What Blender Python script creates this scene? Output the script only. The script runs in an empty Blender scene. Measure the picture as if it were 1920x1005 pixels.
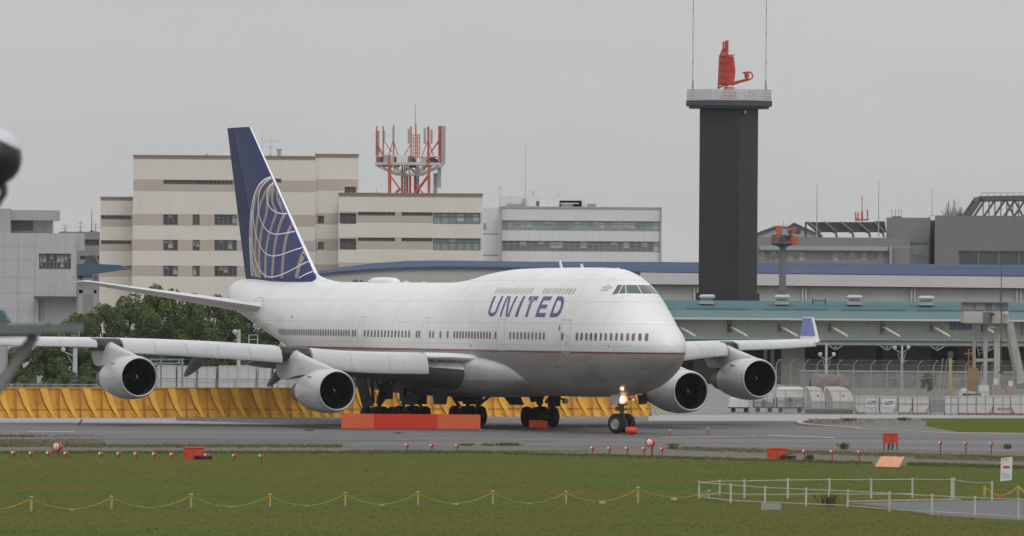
import bpy, math, random
from mathutils import Vector, Matrix
random.seed(7)
R = math.radians
scn = bpy.context.scene
COL = scn.collection

# ------------------------------------------------------------------ camera
# telephoto from a low hill beside the airfield: world = camera frame, +Y into the scene, z = 0 is the ground
F, Y0, CH, ROLL, PSI = 12865.0, 584.0, 7.2, 0.0070, R(24.57)
cam_d = bpy.data.cameras.new('camera')
cam = bpy.data.objects.new('camera', cam_d); COL.objects.link(cam)
cam.location = (0, 0, CH)
cam.matrix_world = Matrix.Translation((0, 0, CH)) @ Matrix.Rotation(R(90), 4, 'X') @ Matrix.Rotation(ROLL, 4, 'Z')
cam_d.sensor_width = 36.0
cam_d.lens = F * 36.0 / 1920.0
cam_d.shift_y = (Y0 - 502.5) / 1920.0
cam_d.clip_start = 1.0
cam_d.clip_end = 20000.0
cam_d.dof.use_dof = True
cam_d.dof.focus_distance = 425.0
cam_d.dof.aperture_fstop = 4.2
scn.camera = cam

# ------------------------------------------------------------------ light: bright overcast
SUN_EL, SUN_AZ = R(52), R(160)          # azimuth clockwise from +Y: behind the camera, a little to the right
world = bpy.data.worlds.new("World"); scn.world = world; world.use_nodes = True
nt = world.node_tree; nt.nodes.clear()
N = nt.nodes.new; L = nt.links.new
out = N('ShaderNodeOutputWorld'); bg = N('ShaderNodeBackground'); bg2 = N('ShaderNodeBackground'); mixs = N('ShaderNodeMixShader')
sky = N('ShaderNodeTexSky'); sky.sky_type = 'NISHITA'; sky.sun_disc = False
sky.sun_elevation = SUN_EL; sky.sun_rotation = SUN_AZ; sky.air_density = 1.0; sky.dust_density = 3.0
bg.inputs['Strength'].default_value = 0.06
L(sky.outputs[0], bg.inputs['Color'])
tc = N('ShaderNodeTexCoord'); sep = N('ShaderNodeSeparateXYZ'); ramp = N('ShaderNodeValToRGB')
L(tc.outputs['Generated'], sep.inputs[0]); L(sep.outputs['Z'], ramp.inputs['Fac'])
ramp.color_ramp.elements[0].position = 0.0; ramp.color_ramp.elements[0].color = (0.540, 0.550, 0.543, 1)
ramp.color_ramp.elements[1].position = 1.0; ramp.color_ramp.elements[1].color = (1.08, 1.10, 1.13, 1)
e = ramp.color_ramp.elements.new(0.10); e.color = (0.555, 0.566, 0.563, 1)
e = ramp.color_ramp.elements.new(0.45); e.color = (0.88, 0.89, 0.90, 1)
nz = N('ShaderNodeTexNoise'); nz.inputs['Scale'].default_value = 9.0; nz.inputs['Detail'].default_value = 5
mp = N('ShaderNodeMapping'); mp.inputs['Scale'].default_value = (1, 1, 4)
L(tc.outputs['Generated'], mp.inputs[0]); L(mp.outputs[0], nz.inputs['Vector'])
mr = N('ShaderNodeMapRange'); mr.inputs['From Min'].default_value = .3; mr.inputs['From Max'].default_value = .7; mr.inputs['To Min'].default_value = 0.955; mr.inputs['To Max'].default_value = 1.045
L(nz.outputs['Fac'], mr.inputs['Value'])
mul = N('ShaderNodeMix'); mul.data_type = 'RGBA'; mul.blend_type = 'MULTIPLY'; mul.inputs['Factor'].default_value = 1
L(ramp.outputs['Color'], mul.inputs['A']); L(mr.outputs[0], mul.inputs['B'])
L(mul.outputs['Result'], bg2.inputs['Color']); bg2.inputs['Strength'].default_value = 1.0
mixs.inputs['Fac'].default_value = 0.97           # the cloud layer covers nearly all of the clear sky
L(bg.outputs[0], mixs.inputs[1]); L(bg2.outputs[0], mixs.inputs[2]); L(mixs.outputs[0], out.inputs['Surface'])
sd = bpy.data.lights.new('sun', 'SUN'); sd.energy = 0.9; sd.angle = R(24); sd.color = (1.0, 0.97, 0.93)
sun = bpy.data.objects.new('sun', sd); COL.objects.link(sun)
dirv = Vector((math.sin(SUN_AZ) * math.cos(SUN_EL), math.cos(SUN_AZ) * math.cos(SUN_EL), math.sin(SUN_EL)))
sun.rotation_euler = (-dirv).to_track_quat('-Z', 'Y').to_euler()
sun.location = (0, 0, 300)
scn.view_settings.view_transform = 'Standard'; scn.view_settings.look = 'None'
scn.view_settings.exposure = 0.0; scn.view_settings.gamma = 1.0
scn.render.engine = 'CYCLES'
scn.cycles.max_bounces = 5; scn.cycles.volume_bounces = 0

# ------------------------------------------------------------------ pixel of the photograph at a known depth -> metres
def unroll(px, py):
    dx, dy = px - 960, py - Y0
    return 960 + dx + ROLL * dy, Y0 + dy - ROLL * dx
def W(px, row, Y):
    a, b = unroll(px, row)
    return (a - 960) / F * Y, CH - (b - Y0) * Y / F
def GX(px, Y):
    return W(px, Y0 + F * CH / Y + ROLL * (px - 960), Y)[0]
def GY(px, row):
    a, b = unroll(px, row); return F * CH / (b - Y0)
def G(px, row, z=0.0):
    Y = GY(px, row); return Vector((GX(px, Y), Y, z))

# ------------------------------------------------------------------ materials
MATS = {}
def mat(name, col, rough=0.6, var=0.12, scale=1.0, metal=0.0, bump=0.0, streak=0.0, dirt=None, emit=None, coat=0.0, stretch=(1, 1, 1), spec=0.5, detail=6):
    if name in MATS: return MATS[name]
    m = bpy.data.materials.new(name); m.use_nodes = True; MATS[name] = m
    t = m.node_tree; b = t.nodes['Principled BSDF']
    b.inputs['Roughness'].default_value = rough; b.inputs['Metallic'].default_value = metal
    b.inputs['Coat Weight'].default_value = coat; b.inputs['Specular IOR Level'].default_value = spec
    n, l = t.nodes.new, t.links.new
    tc = n('ShaderNodeTexCoord'); mp = n('ShaderNodeMapping'); l(tc.outputs['Object'], mp.inputs[0]); mp.inputs['Scale'].default_value = stretch
    nz = n('ShaderNodeTexNoise'); nz.inputs['Scale'].default_value = scale; nz.inputs['Detail'].default_value = detail; nz.inputs['Roughness'].default_value = .6
    l(mp.outputs[0], nz.inputs['Vector'])
    mr = n('ShaderNodeMapRange'); mr.inputs['From Min'].default_value = .3; mr.inputs['From Max'].default_value = .7
    mr.inputs['To Min'].default_value = 1 - var; mr.inputs['To Max'].default_value = 1 + var
    l(nz.outputs['Fac'], mr.inputs['Value'])
    mx = n('ShaderNodeMix'); mx.data_type = 'RGBA'; mx.blend_type = 'MULTIPLY'; mx.inputs['Factor'].default_value = 1
    mx.inputs['A'].default_value = (*col, 1); l(mr.outputs[0], mx.inputs['B'])
    cur = mx.outputs['Result']
    if dirt:                                   # (colour, scale, low, high)
        n2 = n('ShaderNodeTexNoise'); n2.inputs['Scale'].default_value = dirt[1]; n2.inputs['Detail'].default_value = 8; n2.inputs['Roughness'].default_value = .65
        l(mp.outputs[0], n2.inputs['Vector'])
        r2 = n('ShaderNodeMapRange'); r2.inputs['From Min'].default_value = dirt[2]; r2.inputs['From Max'].default_value = dirt[3]
        l(n2.outputs['Fac'], r2.inputs['Value'])
        m2 = n('ShaderNodeMix'); m2.data_type = 'RGBA'; l(r2.outputs[0], m2.inputs['Factor']); l(cur, m2.inputs['A']); m2.inputs['B'].default_value = (*dirt[0], 1)
        cur = m2.outputs['Result']
    if streak:
        m3 = n('ShaderNodeMapping'); m3.inputs['Scale'].default_value = (1.6, 1.6, .07); l(tc.outputs['Object'], m3.inputs[0])
        n3 = n('ShaderNodeTexNoise'); n3.inputs['Scale'].default_value = 1.3; n3.inputs['Detail'].default_value = 6; l(m3.outputs[0], n3.inputs['Vector'])
        r3 = n('ShaderNodeMapRange'); r3.inputs['From Min'].default_value = .5; r3.inputs['From Max'].default_value = .75
        r3.inputs['To Min'].default_value = 1; r3.inputs['To Max'].default_value = 1 - streak; l(n3.outputs['Fac'], r3.inputs['Value'])
        x3 = n('ShaderNodeMix'); x3.data_type = 'RGBA'; x3.blend_type = 'MULTIPLY'; x3.inputs['Factor'].default_value = 1
        l(cur, x3.inputs['A']); l(r3.outputs[0], x3.inputs['B']); cur = x3.outputs['Result']
    l(cur, b.inputs['Base Color'])
    if bump:
        bp = n('ShaderNodeBump'); bp.inputs['Strength'].default_value = bump; bp.inputs['Distance'].default_value = .05
        l(nz.outputs['Fac'], bp.inputs['Height']); l(bp.outputs[0], b.inputs['Normal'])
    if emit:
        b.inputs['Emission Color'].default_value = (*emit[0], 1); b.inputs['Emission Strength'].default_value = emit[1]
    return m

# ------------------------------------------------------------------ objects
BASE = {}
def tag(o, label=None, cat=None, group=None, kind=None):
    if label: o['label'] = label
    if cat: o['category'] = cat
    if group: o['group'] = group
    if kind: o['kind'] = kind
    return o
def thing(name, label, cat, loc=(0, 0, 0), group=None, rz=0):
    o = bpy.data.objects.new(name, None); COL.objects.link(o)
    o.location = loc; o.rotation_euler = (0, 0, rz); BASE[o.name] = Vector(loc); o.empty_display_size = .3
    return tag(o, label, cat, group)
class MB:
    def __init__(s): s.v = []; s.f = []; s.m = []; s.c = 0; s.mats = []
    def use(s, m):
        if m not in s.mats: s.mats.append(m)
        s.c = s.mats.index(m); return s
    def face(s, pts):
        i = len(s.v); s.v += [tuple(p) for p in pts]; s.f.append(tuple(range(i, i + len(pts)))); s.m.append(s.c)
    def box(s, x0, x1, y0, y1, z0, z1):
        i = len(s.v)
        s.v += [(x, y, z) for z in (z0, z1) for y in (y0, y1) for x in (x0, x1)]
        for f in ((0, 2, 3, 1), (4, 5, 7, 6), (0, 1, 5, 4), (2, 6, 7, 3), (0, 4, 6, 2), (1, 3, 7, 5)):
            s.f.append(tuple(i + k for k in f)); s.m.append(s.c)
        return s
    def obox(s, c, u, v, w):                   # box from centre and three half-axis vectors
        i = len(s.v); c = Vector(c); u = Vector(u); v = Vector(v); w = Vector(w)
        s.v += [tuple(c + a * u + b * v + d * w) for d in (-1, 1) for b in (-1, 1) for a in (-1, 1)]
        for f in ((0, 2, 3, 1), (4, 5, 7, 6), (0, 1, 5, 4), (2, 6, 7, 3), (0, 4, 6, 2), (1, 3, 7, 5)):
            s.f.append(tuple(i + k for k in f)); s.m.append(s.c)
        return s
    def bar(s, a, b, w, d=None):               # square bar between two points
        a = Vector(a); b = Vector(b); t = (b - a); L_ = t.length
        if L_ < 1e-6: return s
        t.normalize(); up = Vector((0, 0, 1)) if abs(t.z) < .9 else Vector((1, 0, 0))
        n = t.cross(up).normalized(); u = n.cross(t).normalized()
        return s.obox((a + b) / 2, t * L_ / 2, n * w / 2, u * (d or w) / 2)
    def rings(s, rs, close=True, cap=True, ccw=True):
        i = len(s.v); n = len(rs[0])
        for r in rs: s.v += [tuple(p) for p in r]
        for a in range(len(rs) - 1):
            for k in range(n if close else n - 1):
                k2 = (k + 1) % n
                q = (i + a * n + k, i + a * n + k2, i + (a + 1) * n + k2, i + (a + 1) * n + k)
                s.f.append(q if ccw else q[::-1]); s.m.append(s.c)
        if cap and close:
            s.f.append(tuple(i + k for k in range(n))[::-1]); s.m.append(s.c)
            s.f.append(tuple(i + (len(rs) - 1) * n + k for k in range(n))); s.m.append(s.c)
        return s
    def tube(s, pts, r, n=8, r1=None):
        pts = [Vector(p) for p in pts]; rs = []
        for i, p in enumerate(pts):
            t = (pts[min(i + 1, len(pts) - 1)] - pts[max(i - 1, 0)]).normalized()
            up = Vector((0, 0, 1)) if abs(t.z) < .95 else Vector((1, 0, 0))
            a = t.cross(up).normalized(); b = a.cross(t)
            rr = r if r1 is None else r + (r1 - r) * i / (len(pts) - 1)
            rs.append([p + (a * math.cos(q) + b * math.sin(q)) * rr for q in [2 * math.pi * k / n for k in range(n)]])
        return s.rings(rs)
    def lathe(s, prof, o, ax=(0, 0, 1), n=24, cap=True, flip=False):   # prof = [(distance along axis, radius)]
        o = Vector(o); ax = Vector(ax).normalized(); up = Vector((0, 0, 1)) if abs(ax.z) < .9 else Vector((1, 0, 0))
        a = ax.cross(up).normalized(); b = a.cross(ax)
        rs = [[o + ax * d + (a * math.cos(q) + b * math.sin(q)) * r for q in [2 * math.pi * k / n for k in range(n)]] for d, r in prof]
        return s.rings(rs, cap=cap, ccw=not flip)
    def prism(s, pts, fn, t0, t1):             # 2D outline extruded between t0 and t1; fn(u, v, t) -> point
        n = len(pts); i = len(s.v)
        s.v += [tuple(fn(u, v, t0)) for u, v in pts] + [tuple(fn(u, v, t1)) for u, v in pts]
        s.f.append(tuple(range(i, i + n))); s.m.append(s.c); s.f.append(tuple(range(i + 2 * n - 1, i + n - 1, -1))); s.m.append(s.c)
        for k in range(n):
            k2 = (k + 1) % n; s.f.append((i + k2, i + k, i + n + k, i + n + k2)); s.m.append(s.c)
        return s
    def build(s, name, m=None, parent=None, smooth=False, local=False, label=None, fix=True):
        me = bpy.data.meshes.new(name)
        b = Vector((0, 0, 0)) if (local or parent is None) else BASE.get(parent.name, Vector((0, 0, 0)))
        if b.length > 0: s.v = [(x - b.x, y - b.y, z - b.z) for x, y, z in s.v]
        me.from_pydata(s.v, [], s.f)
        for mm in (s.mats or [m]): me.materials.append(mm)
        if len(s.mats) > 1: me.polygons.foreach_set('material_index', s.m)
        if fix and len(s.f) < 60000:
            import bmesh
            bm = bmesh.new(); bm.from_mesh(me); bmesh.ops.recalc_face_normals(bm, faces=bm.faces); bm.to_mesh(me); bm.free()
        if smooth:
            me.shade_smooth()
            try: me.set_sharp_from_angle(angle=R(smooth if smooth is not True else 40))
            except Exception: pass
        o = bpy.data.objects.new(name, me); COL.objects.link(o)
        if parent is not None:
            o.parent = parent
            if not local: BASE[o.name] = b
        if label: o['label'] = label
        return o
def kids(o): return [c for c in bpy.data.objects if c.parent == o]
def copy_tree(o, parent=None):
    c = o.copy(); COL.objects.link(c)
    if parent is not None: c.parent = parent
    for ch in kids(o): copy_tree(ch, c)
    return c
def clone(o, loc, label, rz=None, sc=None):
    c = copy_tree(o); c.location = loc; c['label'] = label
    if rz is not None: c.rotation_euler = (0, 0, rz)
    if sc is not None: c.scale = sc if hasattr(sc, '__len__') else (sc, sc, sc)
    return c
def text_mesh(txt, size, name, m, parent, loc, rot=(R(90), 0, 0), bold=.03, shear=0.0, extrude=.004, sx=1.0):
    cu = bpy.data.curves.new(name, 'FONT'); cu.body = txt; cu.size = size; cu.align_x = 'CENTER'; cu.offset = bold * size; cu.extrude = extrude; cu.shear = shear
    tmp = bpy.data.objects.new('tmp', cu); COL.objects.link(tmp)
    dg = bpy.context.evaluated_depsgraph_get(); me = bpy.data.meshes.new_from_object(tmp.evaluated_get(dg))
    bpy.data.objects.remove(tmp); bpy.data.curves.remove(cu)
    me.name = name; me.materials.clear(); me.materials.append(m)
    o = bpy.data.objects.new(name, me); COL.objects.link(o); o.parent = parent
    o.location = Vector(loc) - (BASE.get(parent.name, Vector()) if parent else Vector()); o.rotation_euler = rot; o.scale = (sx, 1, 1)
    return o

# ------------------------------------------------------------------ ground: sheets laid 4 mm above one another
def sheet(name, pts, z, m, label=None, kind='structure'):
    mb = MB(); mb.face([(x, y, z) for x, y in pts]); o = mb.build(name, m, fix=False)
    o['kind'] = kind
    return o
def gp(px, row): p = G(px, row); return (p.x, p.y)
M_soil = mat('apron_concrete', (.19, .19, .18), .85, .10, .15, dirt=((.15, .155, .13), .3, .45, .7), detail=8, stretch=(.3, 1, 1))
M_asph = mat('taxiway_asphalt', (.125, .118, .116), .8, .10, .25, dirt=((.085, .08, .078), .07, .40, .62), stretch=(.12, 1, 1), detail=9)
M_dark = mat('dark_asphalt_and_jet_shadow', (.075, .075, .08), .75, .18, .3, dirt=((.14, .14, .145), .12, .5, .75), stretch=(.1, 1, 1))  # dark asphalt tone that also carries the painted shadow under the jet
M_pale = mat('pale_concrete_strip', (.30, .29, .275), .8, .10, .4, stretch=(.2, 1, 1), dirt=((.25, .24, .23), .3, .5, .8))
M_gravel = mat('gravel_shoulder', (.112, .096, .076), .95, .25, 1.2, dirt=((.085, .08, .045), .25, .45, .7), stretch=(.25, 1, 1), bump=.5)
M_grass = mat('mown_grass', (.079, .106, .029), .95, .14, 1.5, dirt=((.112, .102, .033), .09, .40, .60), stretch=(.28, 1, 1), bump=.5, spec=0)
M_grass2 = mat('island_grass', (.085, .102, .022), .95, .22, .9, dirt=((.12, .11, .04), .3, .45, .65), stretch=(.3, 1, 1), bump=.5, spec=0)
M_line = mat('worn_paint', (.30, .29, .28), .8, .25, 1.2, dirt=((.26, .25, .25), 1.0, .45, .6), stretch=(.3, 1, 1))
M_orange_paint = mat('orange_ground_paint', (.60, .26, .12), .8, .22, 1.5, dirt=((.30, .17, .10), 1.0, .5, .8))
sheet('ground', [(-3000, -200), (3000, -200), (3000, 4000), (-3000, 4000)], 0, M_soil)
# taxiway
sheet('taxiway', [gp(-400, 785), gp(-400, 850), gp(960, 836), gp(1280, 843), gp(2400, 862), gp(2400, 800), gp(1920, 795), gp(1500, 783), gp(900, 783)], .004, M_asph)
sheet('concrete_road', [gp(-400, 784.5), gp(-400, 793), gp(150, 794), gp(420, 796), gp(640, 801.5), gp(905, 806.5), gp(905, 804.5), gp(640, 798), gp(330, 789), gp(330, 783.4)], .008, M_pale)
sheet('dark_lane_and_jet_shadow', [gp(330, 783.8), gp(330, 788), gp(640, 796.5), gp(900, 803), gp(1180, 806), gp(1500, 802), gp(1490, 794), gp(1180, 794), gp(900, 791), gp(640, 788), gp(420, 784)], .010, M_dark)  # dark asphalt band; the jet's contact shadow is put into its colour too
sheet('concrete_kerb_road', [gp(1216, 778.5), gp(1216, 789), gp(1480, 790), gp(1590, 784.5), gp(1740, 783.5), gp(2400, 783), gp(2400, 777), gp(1700, 777)], .008, M_pale)
# island in the bend of the taxiway
isl = [(1497, 795), (1503, 790), (1520, 787), (1600, 785.5), (1740, 784.5), (2100, 784), (2300, 800), (2100, 817), (1920, 813), (1760, 811), (1660, 807), (1580, 803), (1520, 799)]
sheet('traffic_island', [gp(*p) for p in isl], .012, mat('island_tarmac', (.125, .12, .115), .9, .2, .8, dirt=((.09, .09, .04), .3, .5, .7), stretch=(.3, 1, 1)))
sheet('island_grass', [gp(1722, 785.5), gp(1738, 791), (gp(1735, 799)), gp(1800, 811), gp(1920, 812.3), gp(2080, 815.5), gp(2260, 800), gp(2080, 785)], .016, M_grass2)
kb = MB()
kp = [(1610, 804.8), (1580, 803), (1520, 799), (1504, 797), (1497, 795), (1500, 791.5), (1512, 789)]
for a, b in zip(kp, kp[1:]): kb.bar(Vector((*gp(*a), .06)), Vector((*gp(*b), .06)), .35, .12)
for a, b in zip([(1920, 813.6), (1760, 811.6), (1660, 807.6)], [(1760, 811.6), (1660, 807.6), (1610, 804.8)]): kb.bar(Vector((*gp(*a), .03)), Vector((*gp(*b), .03)), .2, .06)
tag(kb.build('island_kerb', mat('kerb_pinkish', (.50, .40, .34), .8)), kind='structure')
# painted marks on the taxiway
for i, pts in enumerate([[(1440, 815.5), (1440, 817), (1565, 821.5), (1565, 820)], [(50, 808.5), (50, 810), (140, 810.5), (140, 809.2)], [(920, 801), (920, 802), (985, 802.6), (985, 801.8)], [(1240, 820), (1240, 821.2), (1420, 818.2), (1420, 817.4)]]):
    sheet('painted_line', [gp(*p) for p in pts], .013, M_line)
# dark tyre tracks sweeping along the taxiway and sealed joints across it
tm = MB(); rnd = random.Random(31)
for k in range(15):
    r0 = 797 + rnd.uniform(0, 34); w_ = rnd.uniform(.08, .45); x0 = rnd.uniform(-100, 900); x1 = x0 + rnd.uniform(250, 1100); P_ = [gp(x0 + (x1 - x0) * i / 14, r0 + math.sin(i * .5 + k) * .25 + (x0 + (x1 - x0) * i / 14 - 600) * .004) for i in range(15)]
    for a, b in zip(P_, P_[1:]): tm.face([(a[0], a[1] - w_, .0145), (b[0], b[1] - w_, .0145), (b[0], b[1] + w_, .0145), (a[0], a[1] + w_, .0145)])
tag(tm.build('tyre_marks', mat('tyre_mark', (.118, .111, .11), .85, .2, .5, stretch=(.1, 1, 1)), None, fix=False), 'faint dark tyre streaks along the grey taxiway', 'tyre marks', kind='stuff')
# shoulder, then grass
sheet('gravel_shoulder', [gp(-400, 836), gp(-400, 852), gp(400, 850.5), gp(960, 853), gp(1280, 866), gp(2400, 893), gp(2400, 858), gp(1500, 838.5), gp(1280, 836), gp(960, 834.5), gp(640, 835), gp(300, 835)], .012, M_gravel)
sheet('grass_field', [(-60, 190), (60, 190), gp(2400, 884), gp(1920, 877), gp(1640, 872), gp(1280, 862), gp(1100, 856), gp(960, 852), gp(640, 848.5), gp(200, 847.5), gp(-400, 850)], .016, M_grass)
sheet('painted_panel', [gp(1640, 875.5), gp(1686, 877), gp(1696, 856.5), gp(1652, 856)], .024, M_orange_paint)
sheet('service_path', [gp(1590, 944), gp(1650, 950), gp(1760, 968), gp(2050, 984), gp(2400, 990), gp(2400, 952), gp(1900, 938.5), gp(1800, 939)], .020, mat('path_asphalt', (.10, .102, .10), .85, .15, .8))

# ------------------------------------------------------------------ grass blades and weeds
def blades(name, pts, m, n, hmin, hmax, w=.02):
    mb_v = []; mb_f = []
    for k in range(n):
        x, y = pts(); hh = random.uniform(hmin, hmax); 
        for j in range(3):
            a = random.uniform(0, math.pi); dx, dy = math.cos(a) * w, math.sin(a) * w; lx, ly = random.gauss(0, hh * .35), random.gauss(0, hh * .35)
            ox, oy = random.gauss(0, .05), random.gauss(0, .05); i = len(mb_v)
            mb_v += [(x + ox - dx, y + oy - dy, .0), (x + ox + dx, y + oy + dy, .0), (x + ox + lx, y + oy + ly, hh * random.uniform(.7, 1))]; mb_f.append((i, i + 1, i + 2))
    me = bpy.data.meshes.new(name); me.from_pydata(mb_v, [], mb_f); me.materials.append(m)
    o = bpy.data.objects.new(name, me); COL.objects.link(o); return o
def fieldpt():
    while True:
        row = random.uniform(848, 1010); px = random.uniform(-60, 1980)
        if row < 849 + max(0, (px - 900)) * .028 + random.uniform(0, 3): continue
        if px > 1560 and 938 < row < 985 and row > 944 + (px - 1650) * -.02: 
            if row < 950 + (px - 1640) * .12: continue
        p = gp(px, row); return p
M_bl = mat('grass_blade', (.094, .126, .036), .9, .25, .35, dirt=((.132, .119, .038), .08, .40, .60), stretch=(.28, 1, 1), spec=0)
tag(blades('grass', fieldpt, M_bl, 36000, .03, .075, .016), 'short olive green grass covering the field in front of the taxiway', 'grass', kind='stuff')
M_weed = mat('weed_leaf', (.115, .115, .05), .9, .35, 2.0, spec=.1)
def weedy():
    r = random.random()
    if r < .14: px, row = random.triangular(-20, 190, 0), random.gauss(818, 1.6) if random.random() < .3 else random.triangular(824, 840, 836)
    elif r < .45: px = random.uniform(100, 640); row = random.gauss(837, 2)
    elif r < .54: px = random.triangular(1500, 1740, 1500); row = random.triangular(785.5, 800, 787)
    elif r < .70: px = random.choice([875, 915, 945, 963, 1262]) + random.gauss(0, 6); row = random.gauss(835, .8)
    else: px = random.uniform(1280, 1920); row = random.uniform(838, 846) + (px - 1280) * .03
    return gp(px, row)
tag(blades('weeds', weedy, M_weed, 6000, .03, .12, .022), 'scattered olive weeds along the gravel edge of the taxiway', 'weeds', kind='stuff')
# wobbly strips of weedy turf along the edges of the paving
M_verge = mat('weedy_verge', (.085, .088, .038), .95, .3, 1.5, dirt=((.13, .115, .085), .35, .42, .60), stretch=(.3, 1, 1), spec=0)
def verge(name, a, b, r0, r1, seed, slope=0.0, amp=1.6, z=.018):
    r = random.Random(seed); n_ = 60; up = []; lo = []
    for i in range(n_ + 1):
        px = a + (b - a) * i / n_; e_ = min(1, i / 3, (n_ - i) / 3); m_ = (r0 + r1) / 2 + (px - a) * slope; hh = (r1 - r0) / 2 * e_
        up.append(gp(px, m_ - hh - r.uniform(-.5, 1) * amp * e_)); lo.append(gp(px, m_ + hh + r.uniform(-.5, 1) * amp * .8 * e_))
    mb = MB()
    for i in range(n_): mb.face([lo[i], lo[i + 1], up[i + 1], up[i]] and [(*lo[i], z), (*lo[i + 1], z), (*up[i + 1], z), (*up[i], z)])
    o = mb.build(name, M_verge, None, fix=False); o['kind'] = 'structure'
verge('grass_verge', -80, 200, 824, 838, 1); verge('grass_verge', 190, 650, 833.5, 838.5, 2, amp=1.2); verge('grass_verge', -80, 70, 816, 819, 3, amp=1.0); verge('grass_verge', 640, 1110, 844, 846, 4, .004, 1.0); verge('grass_verge', 1240, 1940, 838, 843, 5, .026, 1.4)
verge('grass_verge', 1710, 1930, 857.5, 860.5, 6, .027, 1.2); verge('grass_verge', 1100, 1300, 851, 853, 7, .03, 1.0)
def edgept():
    px = random.choice([random.uniform(-40, 1634), random.uniform(-40, 1634), random.uniform(1702, 1960)]); row = 849.5 + max(0, px - 900) * .0275 + random.gauss(0, 1.3); return gp(px, row)
tag(blades('edge_grass', edgept, M_bl, 9000, .05, .17, .02), 'ragged taller grass along the edge between the field and the gravel', 'grass', kind='stuff')
# single larger weeds
def weed_plant(px, row, hgt, label, w=1.0):
    p = G(px, row); mb = MB()
    for k in range(60):
        a = random.uniform(0, 2 * math.pi); q = random.random(); l = hgt * random.uniform(.4, 1.0)
        b = p + Vector((random.gauss(0, .12 * w), random.gauss(0, .12), 0)); t = b + Vector((math.cos(a) * l * .45 * w, math.sin(a) * l * .4, l))
        s_ = Vector((-math.sin(a), math.cos(a), 0)) * .035; m_ = (b + t) / 2 + Vector((0, 0, l * .1))
        mb.face([b - s_ * .4, m_ - s_, t, m_ + s_])
    r = thing('weed', label, 'plant', p); o = mb.build('leaves', M_weed, r); return r
for a in [(1583, 843, .45, 'tall dark weed on the gravel right of the pale blue edge lights', 1), (1520, 864, .4, 'dark weed beside the leftmost right-hand edge light post', .8), (1888, 842, .35, 'weed at the far right end of the edge light row', 1), (945, 836, .2, 'low dark weed clump at the taxiway edge ahead of the orange sign', 1.6),
          (963, 836, .2, 'low dark weed clump, right one of the pair at the taxiway edge', 1.6), (875, 835.5, .14, 'small weed clump beside the taxiway below the long orange sign', 1.6), (1262, 842, .22, 'dark weed right of the large red approach light', 1), (1555, 950, .55, 'bushy weed growing behind the white fence', 1.4), (1695, 789, .3, 'weed on the tarmac island in the taxiway bend', 2), (1590, 790, .3, 'dark weed near the tip of the traffic island', 2), (582, 808, .12, 'tiny weed on the pale concrete strip', 1.2), (746, 813, .1, 'tiny weed under the long orange sign', 1.2)]:
    weed_plant(*a)

# ================================================================== the airliner
# local frame: x = metres aft of the nose datum, y = towards its right wing, z up
AX, AD = 9.816, 400.0
air = thing('airliner', 'large white four-engined jumbo jet with blue tail fin, taxiing past the orange marker board', 'airplane', (AX, AD, 0), rz=R(90) + PSI)
def lerp_tab(tab, s):
    n = len(tab)
    if s <= tab[0][0]: return list(tab[0][1:])
    if s >= tab[-1][0]: return list(tab[-1][1:])
    i = 0
    while tab[i + 1][0] < s: i += 1
    s0, s1 = tab[i][0], tab[i + 1][0]; t = (s - s0) / (s1 - s0); o = []
    for k in range(1, len(tab[0])):
        y0, y1 = tab[i][k], tab[i + 1][k]; d = (y1 - y0) / (s1 - s0)
        dm = (y0 - tab[i - 1][k]) / (s0 - tab[i - 1][0]) if i > 0 else d
        dp = (tab[i + 2][k] - y1) / (tab[i + 2][0] - s1) if i + 2 < n else d
        m0 = 0 if d * dm <= 0 else 2 * d * dm / (d + dm); m1 = 0 if d * dp <= 0 else 2 * d * dp / (d + dp)
        if i == 0: m0 = d * 1.3
        h = s1 - s0; t2 = t * t; t3 = t2 * t
        o.append((2 * t3 - 3 * t2 + 1) * y0 + (t3 - 2 * t2 + t) * h * m0 + (-2 * t3 + 3 * t2) * y1 + (t3 - t2) * h * m1)
    return o
# s, z bottom, z top, half width, z of the widest line, fullness of the upper lobe
FUS = [(0.9, 4.98, 5.02, 0.02, 5.0, 2), (1.0, 4.62, 5.38, .38, 5.0, 2), (1.25, 4.22, 5.74, .76, 5.03, 2), (1.7, 3.84, 6.08, 1.14, 5.08, 1.9), (2.4, 3.42, 6.44, 1.56, 5.18, 1.75),
       (3.3, 3.02, 6.86, 2.0, 5.3, 1.62), (4.1, 2.74, 7.38, 2.27, 5.38, 1.5), (4.9, 2.53, 8.02, 2.5, 5.45, 1.46), (5.6, 2.40, 8.64, 2.68, 5.5, 1.46), (6.7, 2.28, 9.34, 2.87, 5.55, 1.6), (8.4, 2.18, 9.78, 3.08, 5.58, 1.75),
       (11, 2.12, 9.86, 3.22, 5.6, 1.95), (14, 2.1, 9.87, 3.25, 5.6, 2), (17.5, 2.1, 9.86, 3.25, 5.6, 2), (22, 2.1, 9.81, 3.25, 5.6, 2), (25, 2.1, 9.63, 3.25, 5.6, 2), (28.3, 2.1, 9.24, 3.25, 5.6, 2), (30.5, 2.1, 9.05, 3.25, 5.6, 2), (33, 2.1, 8.98, 3.25, 5.6, 2),
       (45, 2.2, 9.02, 3.25, 5.65, 2), (49, 2.8, 9.03, 3.17, 5.75, 2), (53, 3.85, 9.06, 2.92, 6.0, 2), (57, 4.80, 9.12, 2.48, 6.5, 2), (61, 5.68, 9.18, 1.92, 7.0, 2), (64.5, 6.45, 9.26, 1.42, 7.6, 2), (66.6, 6.95, 9.26, 1.08, 7.9, 2), (67.8, 7.4, 9.12, .78, 8.2, 2), (68.3, 7.75, 8.95, .5, 8.4, 2), (68.5, 8.1, 8.7, .25, 8.4, 2)]
def sect(s): return lerp_tab(FUS, s)
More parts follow.
